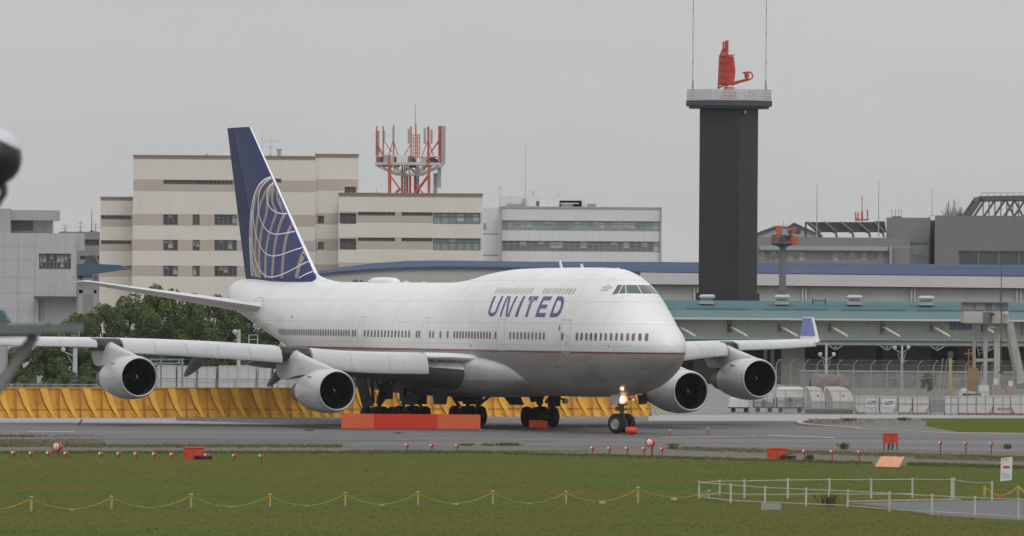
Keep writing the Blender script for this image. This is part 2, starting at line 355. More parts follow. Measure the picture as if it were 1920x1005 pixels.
def ysurf(s, z):
    zb, zt, w, zw, e_ = sect(s)
    t = min(1, (z - zw) / max(zt - zw, 1e-4)) ** e_ if z >= zw else min(1, (zw - z) / max(zw - zb, 1e-4)) ** 2
    return w * math.sqrt(max(0, 1 - t))
def ssurf(y, z):                               # station of the skin on the front of the nose at a given y, z
    lo, hi = 0.9, 12.0
    for _ in range(40):
        m = (lo + hi) / 2
        if ysurf(m, z) < abs(y): lo = m
        else: hi = m
    return hi
def s_for(px, z, row_z=True):                  # station on the right-hand skin seen at photo column px, height z
    best = None
    for i in range(150, 6600, 3):
        s = i / 100; y = ysurf(s, z)
        Yd = AD + s * math.cos(PSI) - y * math.sin(PSI); x = 960 + F * (AX - s * math.sin(PSI) - y * math.cos(PSI)) / Yd + ROLL * F * (z - CH) / Yd
        if best is None or abs(x - px) < best[0]: best = (abs(x - px), s)
    return best[1]
def nrm(s, z, side=1):
    d = .05; P = lambda a, b: Vector((a, ysurf(a, b) * side, b))
    t1 = P(s + d, z) - P(s - d, z); t2 = P(s, z + d) - P(s, z - d); n = t1.cross(t2)
    if n.y * side < 0: n = -n
    return n.normalized()
def skin(s, z, off=.004, side=1): return Vector((s, ysurf(s, z) * side, z)) + nrm(s, z, side) * off
def A_inv(px, py, y):                          # photo point in a known lengthwise plane -> (s, z)
    px, py = unroll(px, py); k = (px - 960) / F
    s = (AX - y * math.cos(PSI) - k * AD + k * y * math.sin(PSI)) / (math.sin(PSI) + k * math.cos(PSI))
    return s, CH - (py - Y0) * (AD + s * math.cos(PSI) - y * math.sin(PSI)) / F

# livery: white above, thin gold line, grey below -- paint laid out on the skin itself (object space)
def livery():
    m = bpy.data.materials.new('fuselage_paint'); m.use_nodes = True; t = m.node_tree; b = t.nodes['Principled BSDF']
    b.inputs['Roughness'].default_value = .45; b.inputs['Coat Weight'].default_value = .08; b.inputs['Coat Roughness'].default_value = .15
    n, l = t.nodes.new, t.links.new
    tc = n('ShaderNodeTexCoord'); sp = n('ShaderNodeSeparateXYZ'); l(tc.outputs['Object'], sp.inputs[0])
    def gate(lo, hi):
        g = n('ShaderNodeMapRange'); g.inputs['From Min'].default_value = lo; g.inputs['From Max'].default_value = hi; l(sp.outputs['Z'], g.inputs['Value']); return g.outputs[0]
    nz = n('ShaderNodeTexNoise'); nz.inputs['Scale'].default_value = .8; nz.inputs['Detail'].default_value = 8
    mp = n('ShaderNodeMapping'); mp.inputs['Scale'].default_value = (.5, .5, 2); l(tc.outputs['Object'], mp.inputs[0]); l(mp.outputs[0], nz.inputs['Vector'])
    # belly soot streaks
    n2 = n('ShaderNodeTexNoise'); n2.inputs['Scale'].default_value = 1.1; n2.inputs['Detail'].default_value = 9; n2.inputs['Roughness'].default_value = .7
    mp2 = n('ShaderNodeMapping'); mp2.inputs['Scale'].default_value = (.22, 1, 1); l(tc.outputs['Object'], mp2.inputs[0]); l(mp2.outputs[0], n2.inputs['Vector'])
    r2 = n('ShaderNodeMapRange'); r2.inputs['From Min'].default_value = .45; r2.inputs['From Max'].default_value = .75; r2.inputs['To Max'].default_value = .5; l(n2.outputs['Fac'], r2.inputs['Value'])
    gm = n('ShaderNodeMix'); gm.data_type = 'RGBA'; l(r2.outputs[0], gm.inputs['Factor']); gm.inputs['A'].default_value = (.33, .32, .31, 1); gm.inputs['B'].default_value = (.13, .12, .112, 1)
    g1 = n('ShaderNodeMix'); g1.data_type = 'RGBA'; l(gate(4.74, 4.75), g1.inputs['Factor']); l(gm.outputs['Result'], g1.inputs['A']); g1.inputs['B'].default_value = (.22, .085, .045, 1)
    g2 = n('ShaderNodeMix'); g2.data_type = 'RGBA'; l(gate(4.86, 4.87), g2.inputs['Factor']); l(g1.outputs['Result'], g2.inputs['A']); g2.inputs['B'].default_value = (.72, .715, .71, 1)
    # skin panel joints, every 4.8 m along and at fixed heights
    br = n('ShaderNodeTexBrick'); mp3 = n('ShaderNodeMapping'); mp3.inputs['Rotation'].default_value = (R(90), 0, 0); l(tc.outputs['Object'], mp3.inputs[0]); l(mp3.outputs[0], br.inputs['Vector'])
    br.inputs['Scale'].default_value = 1; br.inputs['Brick Width'].default_value = 4.8; br.inputs['Row Height'].default_value = 1.3; br.inputs['Mortar Size'].default_value = .018; br.inputs['Mortar Smooth'].default_value = .6
    br.inputs['Color1'].default_value = (1, 1, 1, 1); br.inputs['Color2'].default_value = (.975, .975, .975, 1); br.inputs['Mortar'].default_value = (.68, .68, .68, 1)
    mr = n('ShaderNodeMapRange'); mr.inputs['To Min'].default_value = .90; mr.inputs['To Max'].default_value = 1.08; l(nz.outputs['Fac'], mr.inputs['Value'])
    x1 = n('ShaderNodeMix'); x1.data_type = 'RGBA'; x1.blend_type = 'MULTIPLY'; x1.inputs['Factor'].default_value = 1; l(g2.outputs['Result'], x1.inputs['A']); l(br.outputs['Color'], x1.inputs['B'])
    x2 = n('ShaderNodeMix'); x2.data_type = 'RGBA'; x2.blend_type = 'MULTIPLY'; x2.inputs['Factor'].default_value = 1; l(x1.outputs['Result'], x2.inputs['A']); l(mr.outputs[0], x2.inputs['B'])
    # rain streaks running down the sides
    mp4 = n('ShaderNodeMapping'); mp4.inputs['Scale'].default_value = (1.3, .1, .12); l(tc.outputs['Object'], mp4.inputs[0]); n4 = n('ShaderNodeTexNoise'); n4.inputs['Scale'].default_value = 1.6; n4.inputs['Detail'].default_value = 7; l(mp4.outputs[0], n4.inputs['Vector'])
    r4 = n('ShaderNodeMapRange'); r4.inputs['From Min'].default_value = .48; r4.inputs['From Max'].default_value = .72; r4.inputs['To Min'].default_value = 0; r4.inputs['To Max'].default_value = .13; l(n4.outputs['Fac'], r4.inputs['Value'])
    x4 = n('ShaderNodeMix'); x4.data_type = 'RGBA'; l(r4.outputs[0], x4.inputs['Factor']); l(x2.outputs['Result'], x4.inputs['A']); x4.inputs['B'].default_value = (.42, .39, .35, 1)
    cur = x4.outputs['Result']                              # two stains with a shape of their own: soot round the nose-gear bay, rubbed paint under the tail
    for (cx, cy, cz), (sx, sy, sz), colr, amt in (((6.6, 1.9, 3.5), (1.5, 1.4, 1.0), (.14, .12, .10), .75), ((8.6, 2.2, 3.0), (3.0, 1.5, .9), (.17, .155, .14), .5), ((59.5, 1.2, 6.0), (5.5, 2.0, .75), (.36, .27, .19), .75), ((20, 3.3, 4.3), (4, 1, .5), (.2, .18, .16), .5)):
        sb = n('ShaderNodeVectorMath'); sb.operation = 'SUBTRACT'; l(tc.outputs['Object'], sb.inputs[0]); sb.inputs[1].default_value = (cx, cy, cz)
        dv = n('ShaderNodeVectorMath'); dv.operation = 'DIVIDE'; l(sb.outputs[0], dv.inputs[0]); dv.inputs[1].default_value = (sx, sy, sz)
        ln = n('ShaderNodeVectorMath'); ln.operation = 'LENGTH'; l(dv.outputs[0], ln.inputs[0])
        g5 = n('ShaderNodeMapRange'); g5.inputs['From Min'].default_value = 1.0; g5.inputs['From Max'].default_value = .1; g5.inputs['To Max'].default_value = amt; l(ln.outputs['Value'], g5.inputs['Value'])
        m5 = n('ShaderNodeMath'); m5.operation = 'MULTIPLY'; l(g5.outputs[0], m5.inputs[0]); r5 = n('ShaderNodeMapRange'); r5.inputs['From Min'].default_value = .35; r5.inputs['From Max'].default_value = .6; l(n2.outputs['Fac'], r5.inputs['Value']); l(r5.outputs[0], m5.inputs[1])
        x5 = n('ShaderNodeMix'); x5.data_type = 'RGBA'; l(m5.outputs[0], x5.inputs['Factor']); l(cur, x5.inputs['A']); x5.inputs['B'].default_value = (*colr, 1); cur = x5.outputs['Result']
    l(cur, b.inputs['Base Color'])
    return m
M_liv = livery()
M_white = mat('aircraft_white', (.74, .735, .745), .3, .06, .7, coat=.2, dirt=((.52, .50, .48), .5, .62, .85))
M_agrey = mat('aircraft_grey', (.42, .42, .42), .4, .12, .8, dirt=((.22, .21, .20), .7, .55, .8))
M_nac = mat('nacelle_grey', (.50, .495, .50), .3, .09, .9, coat=.2, dirt=((.30, .28, .26), .8, .6, .85), stretch=(.4, 1, 1))
M_lip = mat('inlet_lip_metal', (.50, .50, .51), .38, .06, 2, metal=.5)
M_black = mat('black_void', (.012, .012, .013), .6, .1, 3)
M_rub = mat('tyre_rubber', (.022, .022, .023), .75, .2, 5)
M_hub = mat('wheel_hub', (.42, .41, .40), .4, .15, 9, metal=.4)
M_strut = mat('gear_metal', (.22, .22, .22), .4, .2, 5, metal=.5)
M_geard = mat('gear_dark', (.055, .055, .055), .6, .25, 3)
M_glassd = mat('cockpit_glass', (.035, .055, .06), .06, .15, 1.5, coat=.5, spec=.9)
M_win = mat('cabin_window_glass', (.16, .10, .085), .3, .35, 1.4)
M_win2 = mat('upper_window_glass', (.42, .40, .385), .3, .15, 1.4)
M_line2 = mat('door_line', (.50, .49, .48), .5, .15, 3)
M_title = mat('title_blue', (.060, .056, .20), .4, .06, 3)
M_finblue = mat('fin_blue', (.018, .031, .115), .45, .12, .6, coat=.05, spec=.3)
M_finlight = mat('fin_mid_blue', (.036, .048, .165), .45, .10, .6, coat=.05, spec=.3)
M_rudder = mat('rudder_blue', (.014, .018, .085), .5, .12, .6, spec=.3)
M_gold = mat('fin_gold', (.34, .255, .20), .4, .10, 1.5)
M_fwhite = mat('fin_white', (.78, .78, .80), .35, .05, 1.5)
M_flame = mat('red_marking', (.45, .06, .04), .5)

# fuselage skin
mb = MB(); st = [0.9, .93, 1.0, 1.1, 1.25, 1.45, 1.7, 2.0, 2.4, 2.8, 3.3, 3.7, 4.1, 4.5, 4.9, 5.25, 5.6, 6.1, 6.7, 7.5, 8.4, 9.6, 11, 12.5, 14] + [16 + i for i in range(0, 52)]
st = [s for s in st if s < 67.8] + [67.5, 67.8, 68.1, 68.3, 68.5]; st = sorted(set(st)); NS = 96; rs = []
for s in st:
    zb, zt, w, zw, e_ = sect(s); r = []
    for k in range(NS):
        a = 2 * math.pi * k / NS; c, q = math.cos(a), math.sin(a)
        if q >= 0: z = zw + (zt - zw) * q ** (2 / e_); 
        else: z = zw + (zw - zb) * q
        r.append((s, w * c, z))
    rs.append(r)
fus = mb.rings(rs).build('fuselage', M_liv, air, smooth=60, local=True)
# tail cone outlet
MB().lathe([(0, .28), (.25, .2), (.3, .12)], (68.4, 0, 8.4), (1, 0, 0), 16).build('tail_exhaust', M_agrey, air, smooth=True, local=True)
# wing-to-body fairing
FAIR = [(15.6, 3.0, 3.6, .2, 3.3), (16.6, 2.6, 3.9, 2.2, 3.2), (18, 2.3, 4.35, 2.95, 3.6), (20, 2.05, 4.65, 3.35, 3.7), (22.5, 1.95, 4.8, 3.6, 3.8), (26, 1.9, 4.75, 3.7, 3.8), (32, 1.85, 4.6, 3.75, 3.7), (37, 1.9, 4.45, 3.6, 3.6), (40, 2.0, 4.2, 3.3, 3.3), (43, 2.3, 3.6, 2.2, 3.0)]
mb = MB(); rs = []
for i in range(45):
    s = 15.6 + 27.4 * i / 44; zb, zt, w, zw = lerp_tab(FAIR, s)
    rs.append([(s, w * math.copysign(abs(math.cos(a)) ** .8, math.cos(a)), zw + ((zt - zw) if math.sin(a) > 0 else (zw - zb)) * math.copysign(abs(math.sin(a)) ** .9, math.sin(a))) for a in [2 * math.pi * k / 48 for k in range(48)]])
mb.rings(rs).build('wing_body_fairing', mat('fairing_grey', (.34, .335, .33), .4, .1, .8, dirt=((.16, .15, .14), .6, .5, .8)), air, smooth=60, local=True)
fo = [c for c in bpy.data.objects if c.name == 'wing_body_fairing'][0]; fo.data.materials.append(mat('fairing_white', (.50, .495, .49), .45, .06, .8, dirt=((.40, .38, .36), .6, .5, .8)))
for pl in fo.data.polygons:
    if pl.center.z > 3.1: pl.material_index = 1

# cockpit glazing: patches lying on the nose skin, corners given as (y, z)
def patch(cs, m, name, off=.012, parent=air, nu=8, nv=5):
    mb = MB(); g = []
    for j in range(nv + 1):
        for i in range(nu + 1):
            u, v = i / nu, j / nv
            y = (cs[0][0] * (1 - u) + cs[1][0] * u) * (1 - v) + (cs[3][0] * (1 - u) + cs[2][0] * u) * v
            z = (cs[0][1] * (1 - u) + cs[1][1] * u) * (1 - v) + (cs[3][1] * (1 - u) + cs[2][1] * u) * v
            s = ssurf(y, z); sd = 1 if y >= 0 else -1
            g.append(Vector((s, y, z)) + (nrm(s, z, sd) if abs(y) > .05 else Vector((-.8, 0, .6))) * off)
    for j in range(nv):
        for i in range(nu):
            a = j * (nu + 1) + i; mb.face([g[a], g[a + 1], g[a + nu + 2], g[a + nu + 1]])
    return mb.build(name, m, parent, smooth=True, local=True)
def zy(px, z): s = s_for(px, z); return ysurf(s, z)
y_r0, y_r1, y_a0, y_a1, y_b0, y_b1 = zy(1147, 8.22), zy(1158, 8.80), zy(1160, 8.27), zy(1168, 8.80), zy(1175, 8.27), zy(1174, 8.80)
for sg in (1, -1):
    patch([(sg * .02, 8.20), (sg * (y_r0 - .02), 8.19), (sg * y_r1, 8.85), (sg * .02, 8.86)], M_fwhite, 'windscreen_frame', .006)
    for cs in ([(sg * .035, 8.30), (sg * (y_b0 - .01), 8.31), (sg * (y_b1 - .01), 8.81), (sg * .035, 8.81)], [(sg * (y_b0 + .03), 8.31), (sg * (y_a0 - .01), 8.29), (sg * (y_a1 - .01), 8.81), (sg * (y_b1 + .03), 8.81)], [(sg * (y_a0 + .03), 8.29), (sg * y_r0, 8.23), (sg * y_r1, 8.81), (sg * (y_a1 + .03), 8.81)]):
        patch(cs, M_glassd, 'cockpit_window', .016)

# cabin windows (right side)
def band_quad(mb, s0, s1, z0, z1, off=.006, side=1, n=3, round_=.3):
    prof = [(0, .22), (.12, .06), (.3, 0), (.7, 0), (.88, .06), (1, .22)]
    for (v0, a0), (v1, a1) in zip(prof, prof[1:]):
        d = s1 - s0
        mb.face([skin(s0 + d * a0, z0 + (z1 - z0) * v0, off, side), skin(s1 - d * a0, z0 + (z1 - z0) * v0, off, side), skin(s1 - d * a1, z0 + (z1 - z0) * v1, off, side), skin(s0 + d * a1, z0 + (z1 - z0) * v1, off, side)])
def wins(s_from, s_to, n): return [s_from + (s_to - s_from) * i / max(1, n - 1) for i in range(n)]
main = [40.8, 40.4] + wins(38.88, 31.9, 14) + [30.75, 30.35, 28.7, 28.2, 27.1, 26.0] + wins(25.0, 19.7, 13) + [18.9] + wins(16.75, 11.95, 10) + [9.5] + [s_for(860 + q / 2.957, 5.72) for q in (656, 681, 708, 734, 760, 788, 815, 845, 875, 905, 937, 969, 1005, 1042)]
aft = wins(54.0, 41.4, 31)
ups = wins(20.6, 15.5, 12) + wins(13.7, 9.75, 10)
NOSE = {}
for q in (656, 681, 708, 734, 760, 788, 815, 845, 875, 905, 937, 969, 1005, 1042): NOSE[s_for(860 + q / 2.957, 5.72)] = 860 + q / 2.957
items = [(s, 5.52, 5.97, M_win, .27 if s > 5.5 else .20) for s in main] + [(s, 5.55, 5.97, M_win, .27) for s in aft[-20:]]
rest = [(s, 5.56, 5.97, .27) for s in aft[:-20]]
for s, z0, z1, m_, w_ in items:
    mb = MB()
    if s in NOSE:
        px_ = NOSE[s]; prof = [(0, .22), (.12, .06), (.3, 0), (.7, 0), (.88, .06), (1, .22)]; sz = [s_for(px_ + 1.0 * (v - .5), z0 + (z1 - z0) * v) for v, a in prof]
        for k in range(5):
            (v0, a0), (v1, a1) = prof[k], prof[k + 1]; A0, B0, A1, B1 = sz[k] - w_ / 2 + w_ * a0, sz[k] + w_ / 2 - w_ * a0, sz[k + 1] - w_ / 2 + w_ * a1, sz[k + 1] + w_ / 2 - w_ * a1
            mb.face([skin(A0, z0 + (z1 - z0) * v0, .006), skin(B0, z0 + (z1 - z0) * v0, .006), skin(B1, z0 + (z1 - z0) * v1, .006), skin(A1, z0 + (z1 - z0) * v1, .006)])
    else: band_quad(mb, s - w_ / 2, s + w_ / 2, z0, z1)
    mb.build('cabin_window', m_, air, local=True)
nup = max(0, 100 - len(items))
for i, s in enumerate(ups[::-1][:nup]):
    mb = MB(); band_quad(mb, s - .13, s + .13, 8.27, 8.62); mb.build('cabin_window', M_win2, air, local=True)
mb = MB()
mb.use(M_win)
for s, z0, z1, w_ in rest: band_quad(mb, s - w_ / 2, s + w_ / 2, z0, z1)
mb.use(M_win2)
for s in ups[::-1][nup:]: band_quad(mb, s - .13, s + .13, 8.27, 8.62)
o = mb.build('cabin_windows', None, air, local=True); o['kind'] = 'stuff'
# doors: raised outline on the skin
def door(s0, s1, z0, z1, name='cabin_door', w=.024):
    mb = MB(); zz = [z0 + (z1 - z0) * i / 8 for i in range(9)]
    for a, b in zip(zz, zz[1:]):
        for s in (s0, s1): mb.face([skin(s - w, a, .006), skin(s + w, a, .006), skin(s + w, b, .006), skin(s - w, b, .006)])
    for z in (z0, z1): mb.face([skin(s0, z - w, .006), skin(s1, z - w, .006), skin(s1, z + w, .006), skin(s0, z + w, .006)])
    return mb.build(name, M_line2, air, local=True)
for a in ((8.65, 9.75, 4.80, 6.72), (17.6, 18.7, 4.85, 6.75), (29.15, 30.0, 4.86, 6.78), (39.25, 40.05, 4.88, 6.82), (53.6, 54.5, 4.98, 6.7)): door(*a)
# small marks: static ports, emblem, registration-like small red flash
mb = MB()
mb.use(mat('emblem_grey', (.42, .41, .42), .5))
for cx, cz, r_ in ((14.75, 7.80, .30), (s_for(1136, 8.62), 8.62, .19)):
    for k in range(5):
        a = 2 * math.pi * k / 5 + .3; s = cx - math.cos(a) * r_ * 1.2; z = cz + math.sin(a) * r_ * .72
        q = [(s - .17, z), (s, z - .07), (s + .17, z), (s, z + .07)]; mb.face([skin(u, v, .009) for u, v in q])
    for k in range(14):
        a0, a1 = 2 * math.pi * k / 14, 2 * math.pi * (k + 1) / 14; rr = r_ * .55
        q = [(cx + math.cos(a0) * rr * 1.3, cz + math.sin(a0) * rr * .72), (cx + math.cos(a1) * rr * 1.3, cz + math.sin(a1) * rr * .72), (cx + math.cos(a1) * rr * 1.0, cz + math.sin(a1) * rr * .5), (cx + math.cos(a0) * rr, cz + math.sin(a0) * rr * .5)]
        mb.face([skin(u, v, .009) for u, v in q])
mb.build('round_emblem', None, air, local=True)
mb = MB()
for s, z, a, b in ((9.95, 6.22, .06, .16), (9.0, 5.55, .03, .3), (53.0, 5.75, .05, .22), (51.6, 6.75, .12, .07), (22.6, 5.1, .05, .08), (6.6, 4.45, .05, .08), (4.6, 5.2, .04, .05), (10.9, 3.9, .1, .06), (12.5, 2.9, .12, .05)):
    mb.face([skin(s - a, z - b, .008), skin(s + a, z - b, .008), skin(s + a, z + b, .008), skin(s - a, z + b, .008)])
mb.build('skin_markings', mat('marking_dark', (.16, .10, .10), .6), air, local=True)
# title: block letters; corner stations of each stroke, lower and upper row
LZ0, LZ1 = 6.88, 8.12
def letter(ch, b0, b1, t0, t1):
    # cell corners: b0 b1 on the base line (left, right in reading order = aft, forward), t0 t1 on the cap line
    mb = MB()
    def pt(u, v): return (b0 + (b1 - b0) * u) * (1 - v) + (t0 + (t1 - t0) * u) * v, LZ0 + (LZ1 - LZ0) * v
    def quad(a, b, c, d, n=6):
        for i in range(n):
            r0, r1 = i / n, (i + 1) / n
            P = [(a[0] + (d[0] - a[0]) * r0, a[1] + (d[1] - a[1]) * r0), (b[0] + (c[0] - b[0]) * r0, b[1] + (c[1] - b[1]) * r0), (b[0] + (c[0] - b[0]) * r1, b[1] + (c[1] - b[1]) * r1), (a[0] + (d[0] - a[0]) * r1, a[1] + (d[1] - a[1]) * r1)]
            mb.face([skin(*pt(u, v), .008) for u, v in P])
    w, hh = .22, .20
    if ch == 'U':
        quad((0, .28), (w, .28), (w, 1), (0, 1)); quad((1 - w, .28), (1, .28), (1, 1), (1 - w, 1))
        for k in range(8):
            a0, a1 = math.pi + math.pi * k / 8, math.pi + math.pi * (k + 1) / 8
            o0, o1, i0, i1 = [(.5 + math.cos(a) * rx, .28 + math.sin(a) * ry) for a, rx, ry in ((a0, .5, .28), (a1, .5, .28), (a0, .5 - w, .28 - hh * .9), (a1, .5 - w, .28 - hh * .9))]
            mb.face([skin(*pt(*p), .008) for p in (o0, o1, i1, i0)])
    elif ch == 'N':
        quad((0, 0), (w * .8, 0), (w * .8, 1), (0, 1)); quad((1 - w * .8, 0), (1, 0), (1, 1), (1 - w * .8, 1)); quad((.62, 0), (1 - w * .8 + .001, 0), (.36, 1), (w * .8 - .001, 1), 10)
    elif ch == 'I': quad((0, 0), (1, 0), (1, 1), (0, 1))
    elif ch == 'T': quad((0, 1 - hh), (1, 1 - hh), (1, 1), (0, 1), 3); quad((.36, 0), (.64, 0), (.64, 1 - hh), (.36, 1 - hh))
    elif ch == 'E':
        quad((0, 0), (w + .02, 0), (w + .02, 1), (0, 1))
        for v in (0, .41, 1 - hh): quad((w + .02, v), (1 if v != .41 else .9, v), (1 if v != .41 else .9, v + hh * (1 if v != .41 else .95)), (w + .02, v + hh * (1 if v != .41 else .95)), 2)
    elif ch == 'D':
        quad((0, 0), (w, 0), (w, 1), (0, 1)); quad((w, 0), (.5, 0), (.5, hh), (w, hh), 2); quad((w, 1 - hh), (.5, 1 - hh), (.5, 1), (w, 1), 2)
        for k in range(10):
            a0, a1 = -math.pi / 2 + math.pi * k / 10, -math.pi / 2 + math.pi * (k + 1) / 10
            P = [(.5 + math.cos(a) * rx, .5 + math.sin(a) * ry) for a, rx, ry in ((a0, .5, .5), (a1, .5, .5), (a1, .5 - w, .5 - hh), (a0, .5 - w, .5 - hh))]
            mb.face([skin(*pt(*p), .008) for p in P])
    return mb.build('title_letter', M_title, air, local=True)
for a in (('U', 20.46, 19.2, 20.54, 19.08), ('N', 18.62, 17.22, 18.6, 17.0), ('I', 16.42, 16.0, 16.22, 15.88), ('T', 15.35, 14.15, 15.3, 13.98), ('E', 13.5, 12.15, 13.34, 12.1), ('D', 11.5, 10.05, 11.42, 10.25)):
    letter(*a)
# crown: antenna blades, satcom hump
mb = MB(); rs = []
for s, w_, h_ in ((45.6, .05, .02), (45.2, .35, .18), (44.6, .5, .30), (43.4, .55, .33), (42.0, .5, .30), (41.5, .35, .2), (41.2, .05, .02)):
    zt = sect(s)[1]; rs.append([(s, w_ * math.cos(math.pi * k / 10), zt - .06 + (h_ + .06) * math.sin(math.pi * k / 10) ** .6) for k in range(11)])
mb.rings(rs, close=False, cap=False).build('satcom_hump', M_white, air, smooth=50, local=True)
for s, h_, l_ in ((16.3, .50, .3), (13.3, .24, .35), (8.2, .10, .5), (39.2, .12, 1.0), (36.8, .08, .4)):
    zt = sect(s)[1] - .02; mb = MB(); mb.prism([(s, zt), (s + l_, zt), (s + l_ + h_ * .45, zt + h_), (s + h_ * .45 + l_ * .4, zt + h_)], lambda u, v, t: (u, t, v), -.03, .03)
    mb.build('blade_antenna', M_white, air, local=True)

# ---- fin, rudder and the globe drawn on it
def foil(c, tk, n=10, camber=0.0, x0=0.0, x1=1.0):     # closed outline (x, t), x in chords
    up = []
    for i in range(n + 1):
        x = x0 + (x1 - x0) * (1 - math.cos(math.pi * i / n)) / 2
        y = 5 * tk * (.2969 * math.sqrt(x) - .126 * x - .3516 * x * x + .2843 * x ** 3 - .1036 * x ** 4)
        up.append((x * c, y * c))
    lo = [(x, -y) for x, y in up[1:-1]][::-1]
    return up, lo
FZ0, FZ1 = 8.6, 19.45
def fin_le(z): return 54.0 + (66.0 - 54.0) * (z - 9.2) / (19.45 - 9.2)
def fin_te(z): return 66.6 + (70.1 - 66.6) * (z - 9.2) / (19.45 - 9.2)
def fin_y(s, z):                                     # half thickness of fin + rudder
    c = fin_te(z) - fin_le(z); x = min(1, max(0, (s - fin_le(z)) / c)); tk = .10
    return 5 * tk * (.2969 * math.sqrt(x) - .126 * x - .3516 * x * x + .2843 * x ** 3 - .1036 * x ** 4) * c
def finpart(x0, x1, name, m, z0=FZ0, z1=FZ1, nz_=14):
    mb = MB(); rs = []
    for j in range(nz_ + 1):
        z = z0 + (z1 - z0) * j / nz_; c = fin_te(z) - fin_le(z); r = []
        xs = [x0 + (x1 - x0) * (1 - math.cos(math.pi * i / 14)) / 2 for i in range(15)]
        for x in xs: r.append((fin_le(z) + x * c, fin_y(fin_le(z) + x * c, z) + .002, z))
        for x in xs[1 if x0 == 0 else 0:][::-1]: r.append((fin_le(z) + x * c, -fin_y(fin_le(z) + x * c, z) - .002, z))
        rs.append(r)
    return mb.rings(rs, ccw=False).build(name, m, air, smooth=50, local=True)
fin = finpart(0, .69, 'tail_fin', M_finblue)
finpart(.70, 1.0, 'rudder', M_rudder, 9.15)
# dorsal fillet
mb = MB(); rs = []
for s, w_, h_ in ((50.6, .05, .0), (51.6, .14, .07), (52.7, .22, .17), (53.8, .28, .34), (54.6, .30, .60), (55.35, .30, 1.0), (55.6, .32, 1.1), (57.5, .40, .15)):
    zt = sect(s)[1]; rs.append([(s, -w_ - .25, zt - .2), (s, -w_ * .55, zt + h_ * .35), (s, -w_ * .15, zt + h_), (s, w_ * .15, zt + h_), (s, w_ * .55, zt + h_ * .35), (s, w_ + .25, zt - .2)])
mb.rings(rs, close=True).build('dorsal_fillet', M_white, air, smooth=60, local=True)
# bare metal leading edge
mb = MB(); rs = []
for j in range(21):
    z = 9.6 + (19.45 - 9.6) * j / 20; c = fin_te(z) - fin_le(z); xs = [.004, .0025, .0012, .0004, 0, .0004, .0012, .0025, .004]
    rs.append([(fin_le(z) + x * c - .012, (fin_y(fin_le(z) + x * c, z) + .008) * (1 if i < 4 else -1 if i > 4 else 0), z) for i, x in enumerate(xs)])
mb.rings(rs, close=False, cap=False).build('fin_leading_edge', M_fwhite, air, smooth=True, local=True)
# logo lines: traced on the fin plane, drawn as thin painted bands on both faces
FZ = lambda a, b: (410 + a / 3.243, 230 + b / 3.243)
def finpt(px, py): return A_inv(px, py, .45)
globe = [[(313, 320), (280, 335), (245, 370), (215, 430), (195, 500), (182, 580), (175, 660), (171, 740), (174, 830), (180, 930)],
         [(322, 345), (300, 380), (290, 430), (295, 480), (320, 525), (355, 548), (385, 553), (415, 550)],
         [(308, 322), (268, 370), (242, 440), (240, 530), (255, 590), (285, 640), (320, 668), (360, 678), (410, 670), (458, 654)],
         [(290, 330), (240, 385), (213, 450), (203, 540), (208, 620), (225, 690), (255, 755), (290, 795), (340, 810), (400, 800), (450, 778), (503, 750)],
         [(195, 530), (187, 620), (187, 700), (200, 790), (225, 860), (260, 910), (300, 935), (350, 937), (420, 915), (480, 880), (538, 829)],
         [(178, 700), (182, 790), (190, 850), (205, 900), (218, 932)], [(500, 945), (530, 920), (562, 893)]]
goldl = [[(190, 935), (186, 800), (192, 650), (205, 520), (240, 410), (300, 335)], [(218, 940), (212, 800), (222, 650), (245, 520), (280, 420), (312, 345)], [(242, 945), (240, 810), (258, 670), (290, 560), (296, 470), (310, 360)],
         [(284, 945), (290, 800), (310, 690), (335, 600), (345, 545), (318, 470), (314, 365)], [(333, 945), (345, 800), (358, 700), (375, 600), (380, 550), (345, 470), (322, 370)], [(400, 945), (405, 800), (412, 690), (424, 575), (385, 500), (332, 380)],
         [(486, 945), (494, 840), (502, 752)]]
def cr(pts, n=6):
    o_ = []
    for i in range(len(pts) - 1):
        p0, p1, p2, p3 = pts[max(i - 1, 0)], pts[i], pts[i + 1], pts[min(i + 2, len(pts) - 1)]
        for k in range(n):
            t = k / n; o_.append(tuple(.5 * (2 * p1[d] + (p2[d] - p0[d]) * t + (2 * p0[d] - 5 * p1[d] + 4 * p2[d] - p3[d]) * t * t + (3 * p1[d] - p0[d] - 3 * p2[d] + p3[d]) * t ** 3) for d in (0, 1)))
    return o_ + [tuple(pts[-1])]
def clampf(s, z): return max(fin_le(z) + .06, min(s, fin_le(z) + .985 * (fin_te(z) - fin_le(z)))), z
def ribbon(mb, pts, w, off, taper=None, side_=1):
    P = [finpt(*FZ(*p)) for p in cr(pts)]
    for sd in (side_,):
        pr = None
        for i, p in enumerate(P):
            a, b = P[max(0, i - 1)], P[min(len(P) - 1, i + 1)]; tx, tz = b[0] - a[0], b[1] - a[1]; l_ = math.hypot(tx, tz) or 1
            ww = w if taper is None else w * (taper + (1 - taper) * (1 - i / (len(P) - 1))); wx = ww * (1.0 + 1.0 * abs(tz) / l_)
            q0, q1 = clampf(p[0] - tz / l_ * wx, p[1] + tx / l_ * ww), clampf(p[0] + tz / l_ * wx, p[1] - tx / l_ * ww)
            v0, v1 = (q0[0], sd * (fin_y(*q0) + off), q0[1]), (q1[0], sd * (fin_y(*q1) + off), q1[1])
            if pr: mb.face([pr[0], v0, v1, pr[1]])
            pr = (v0, v1)
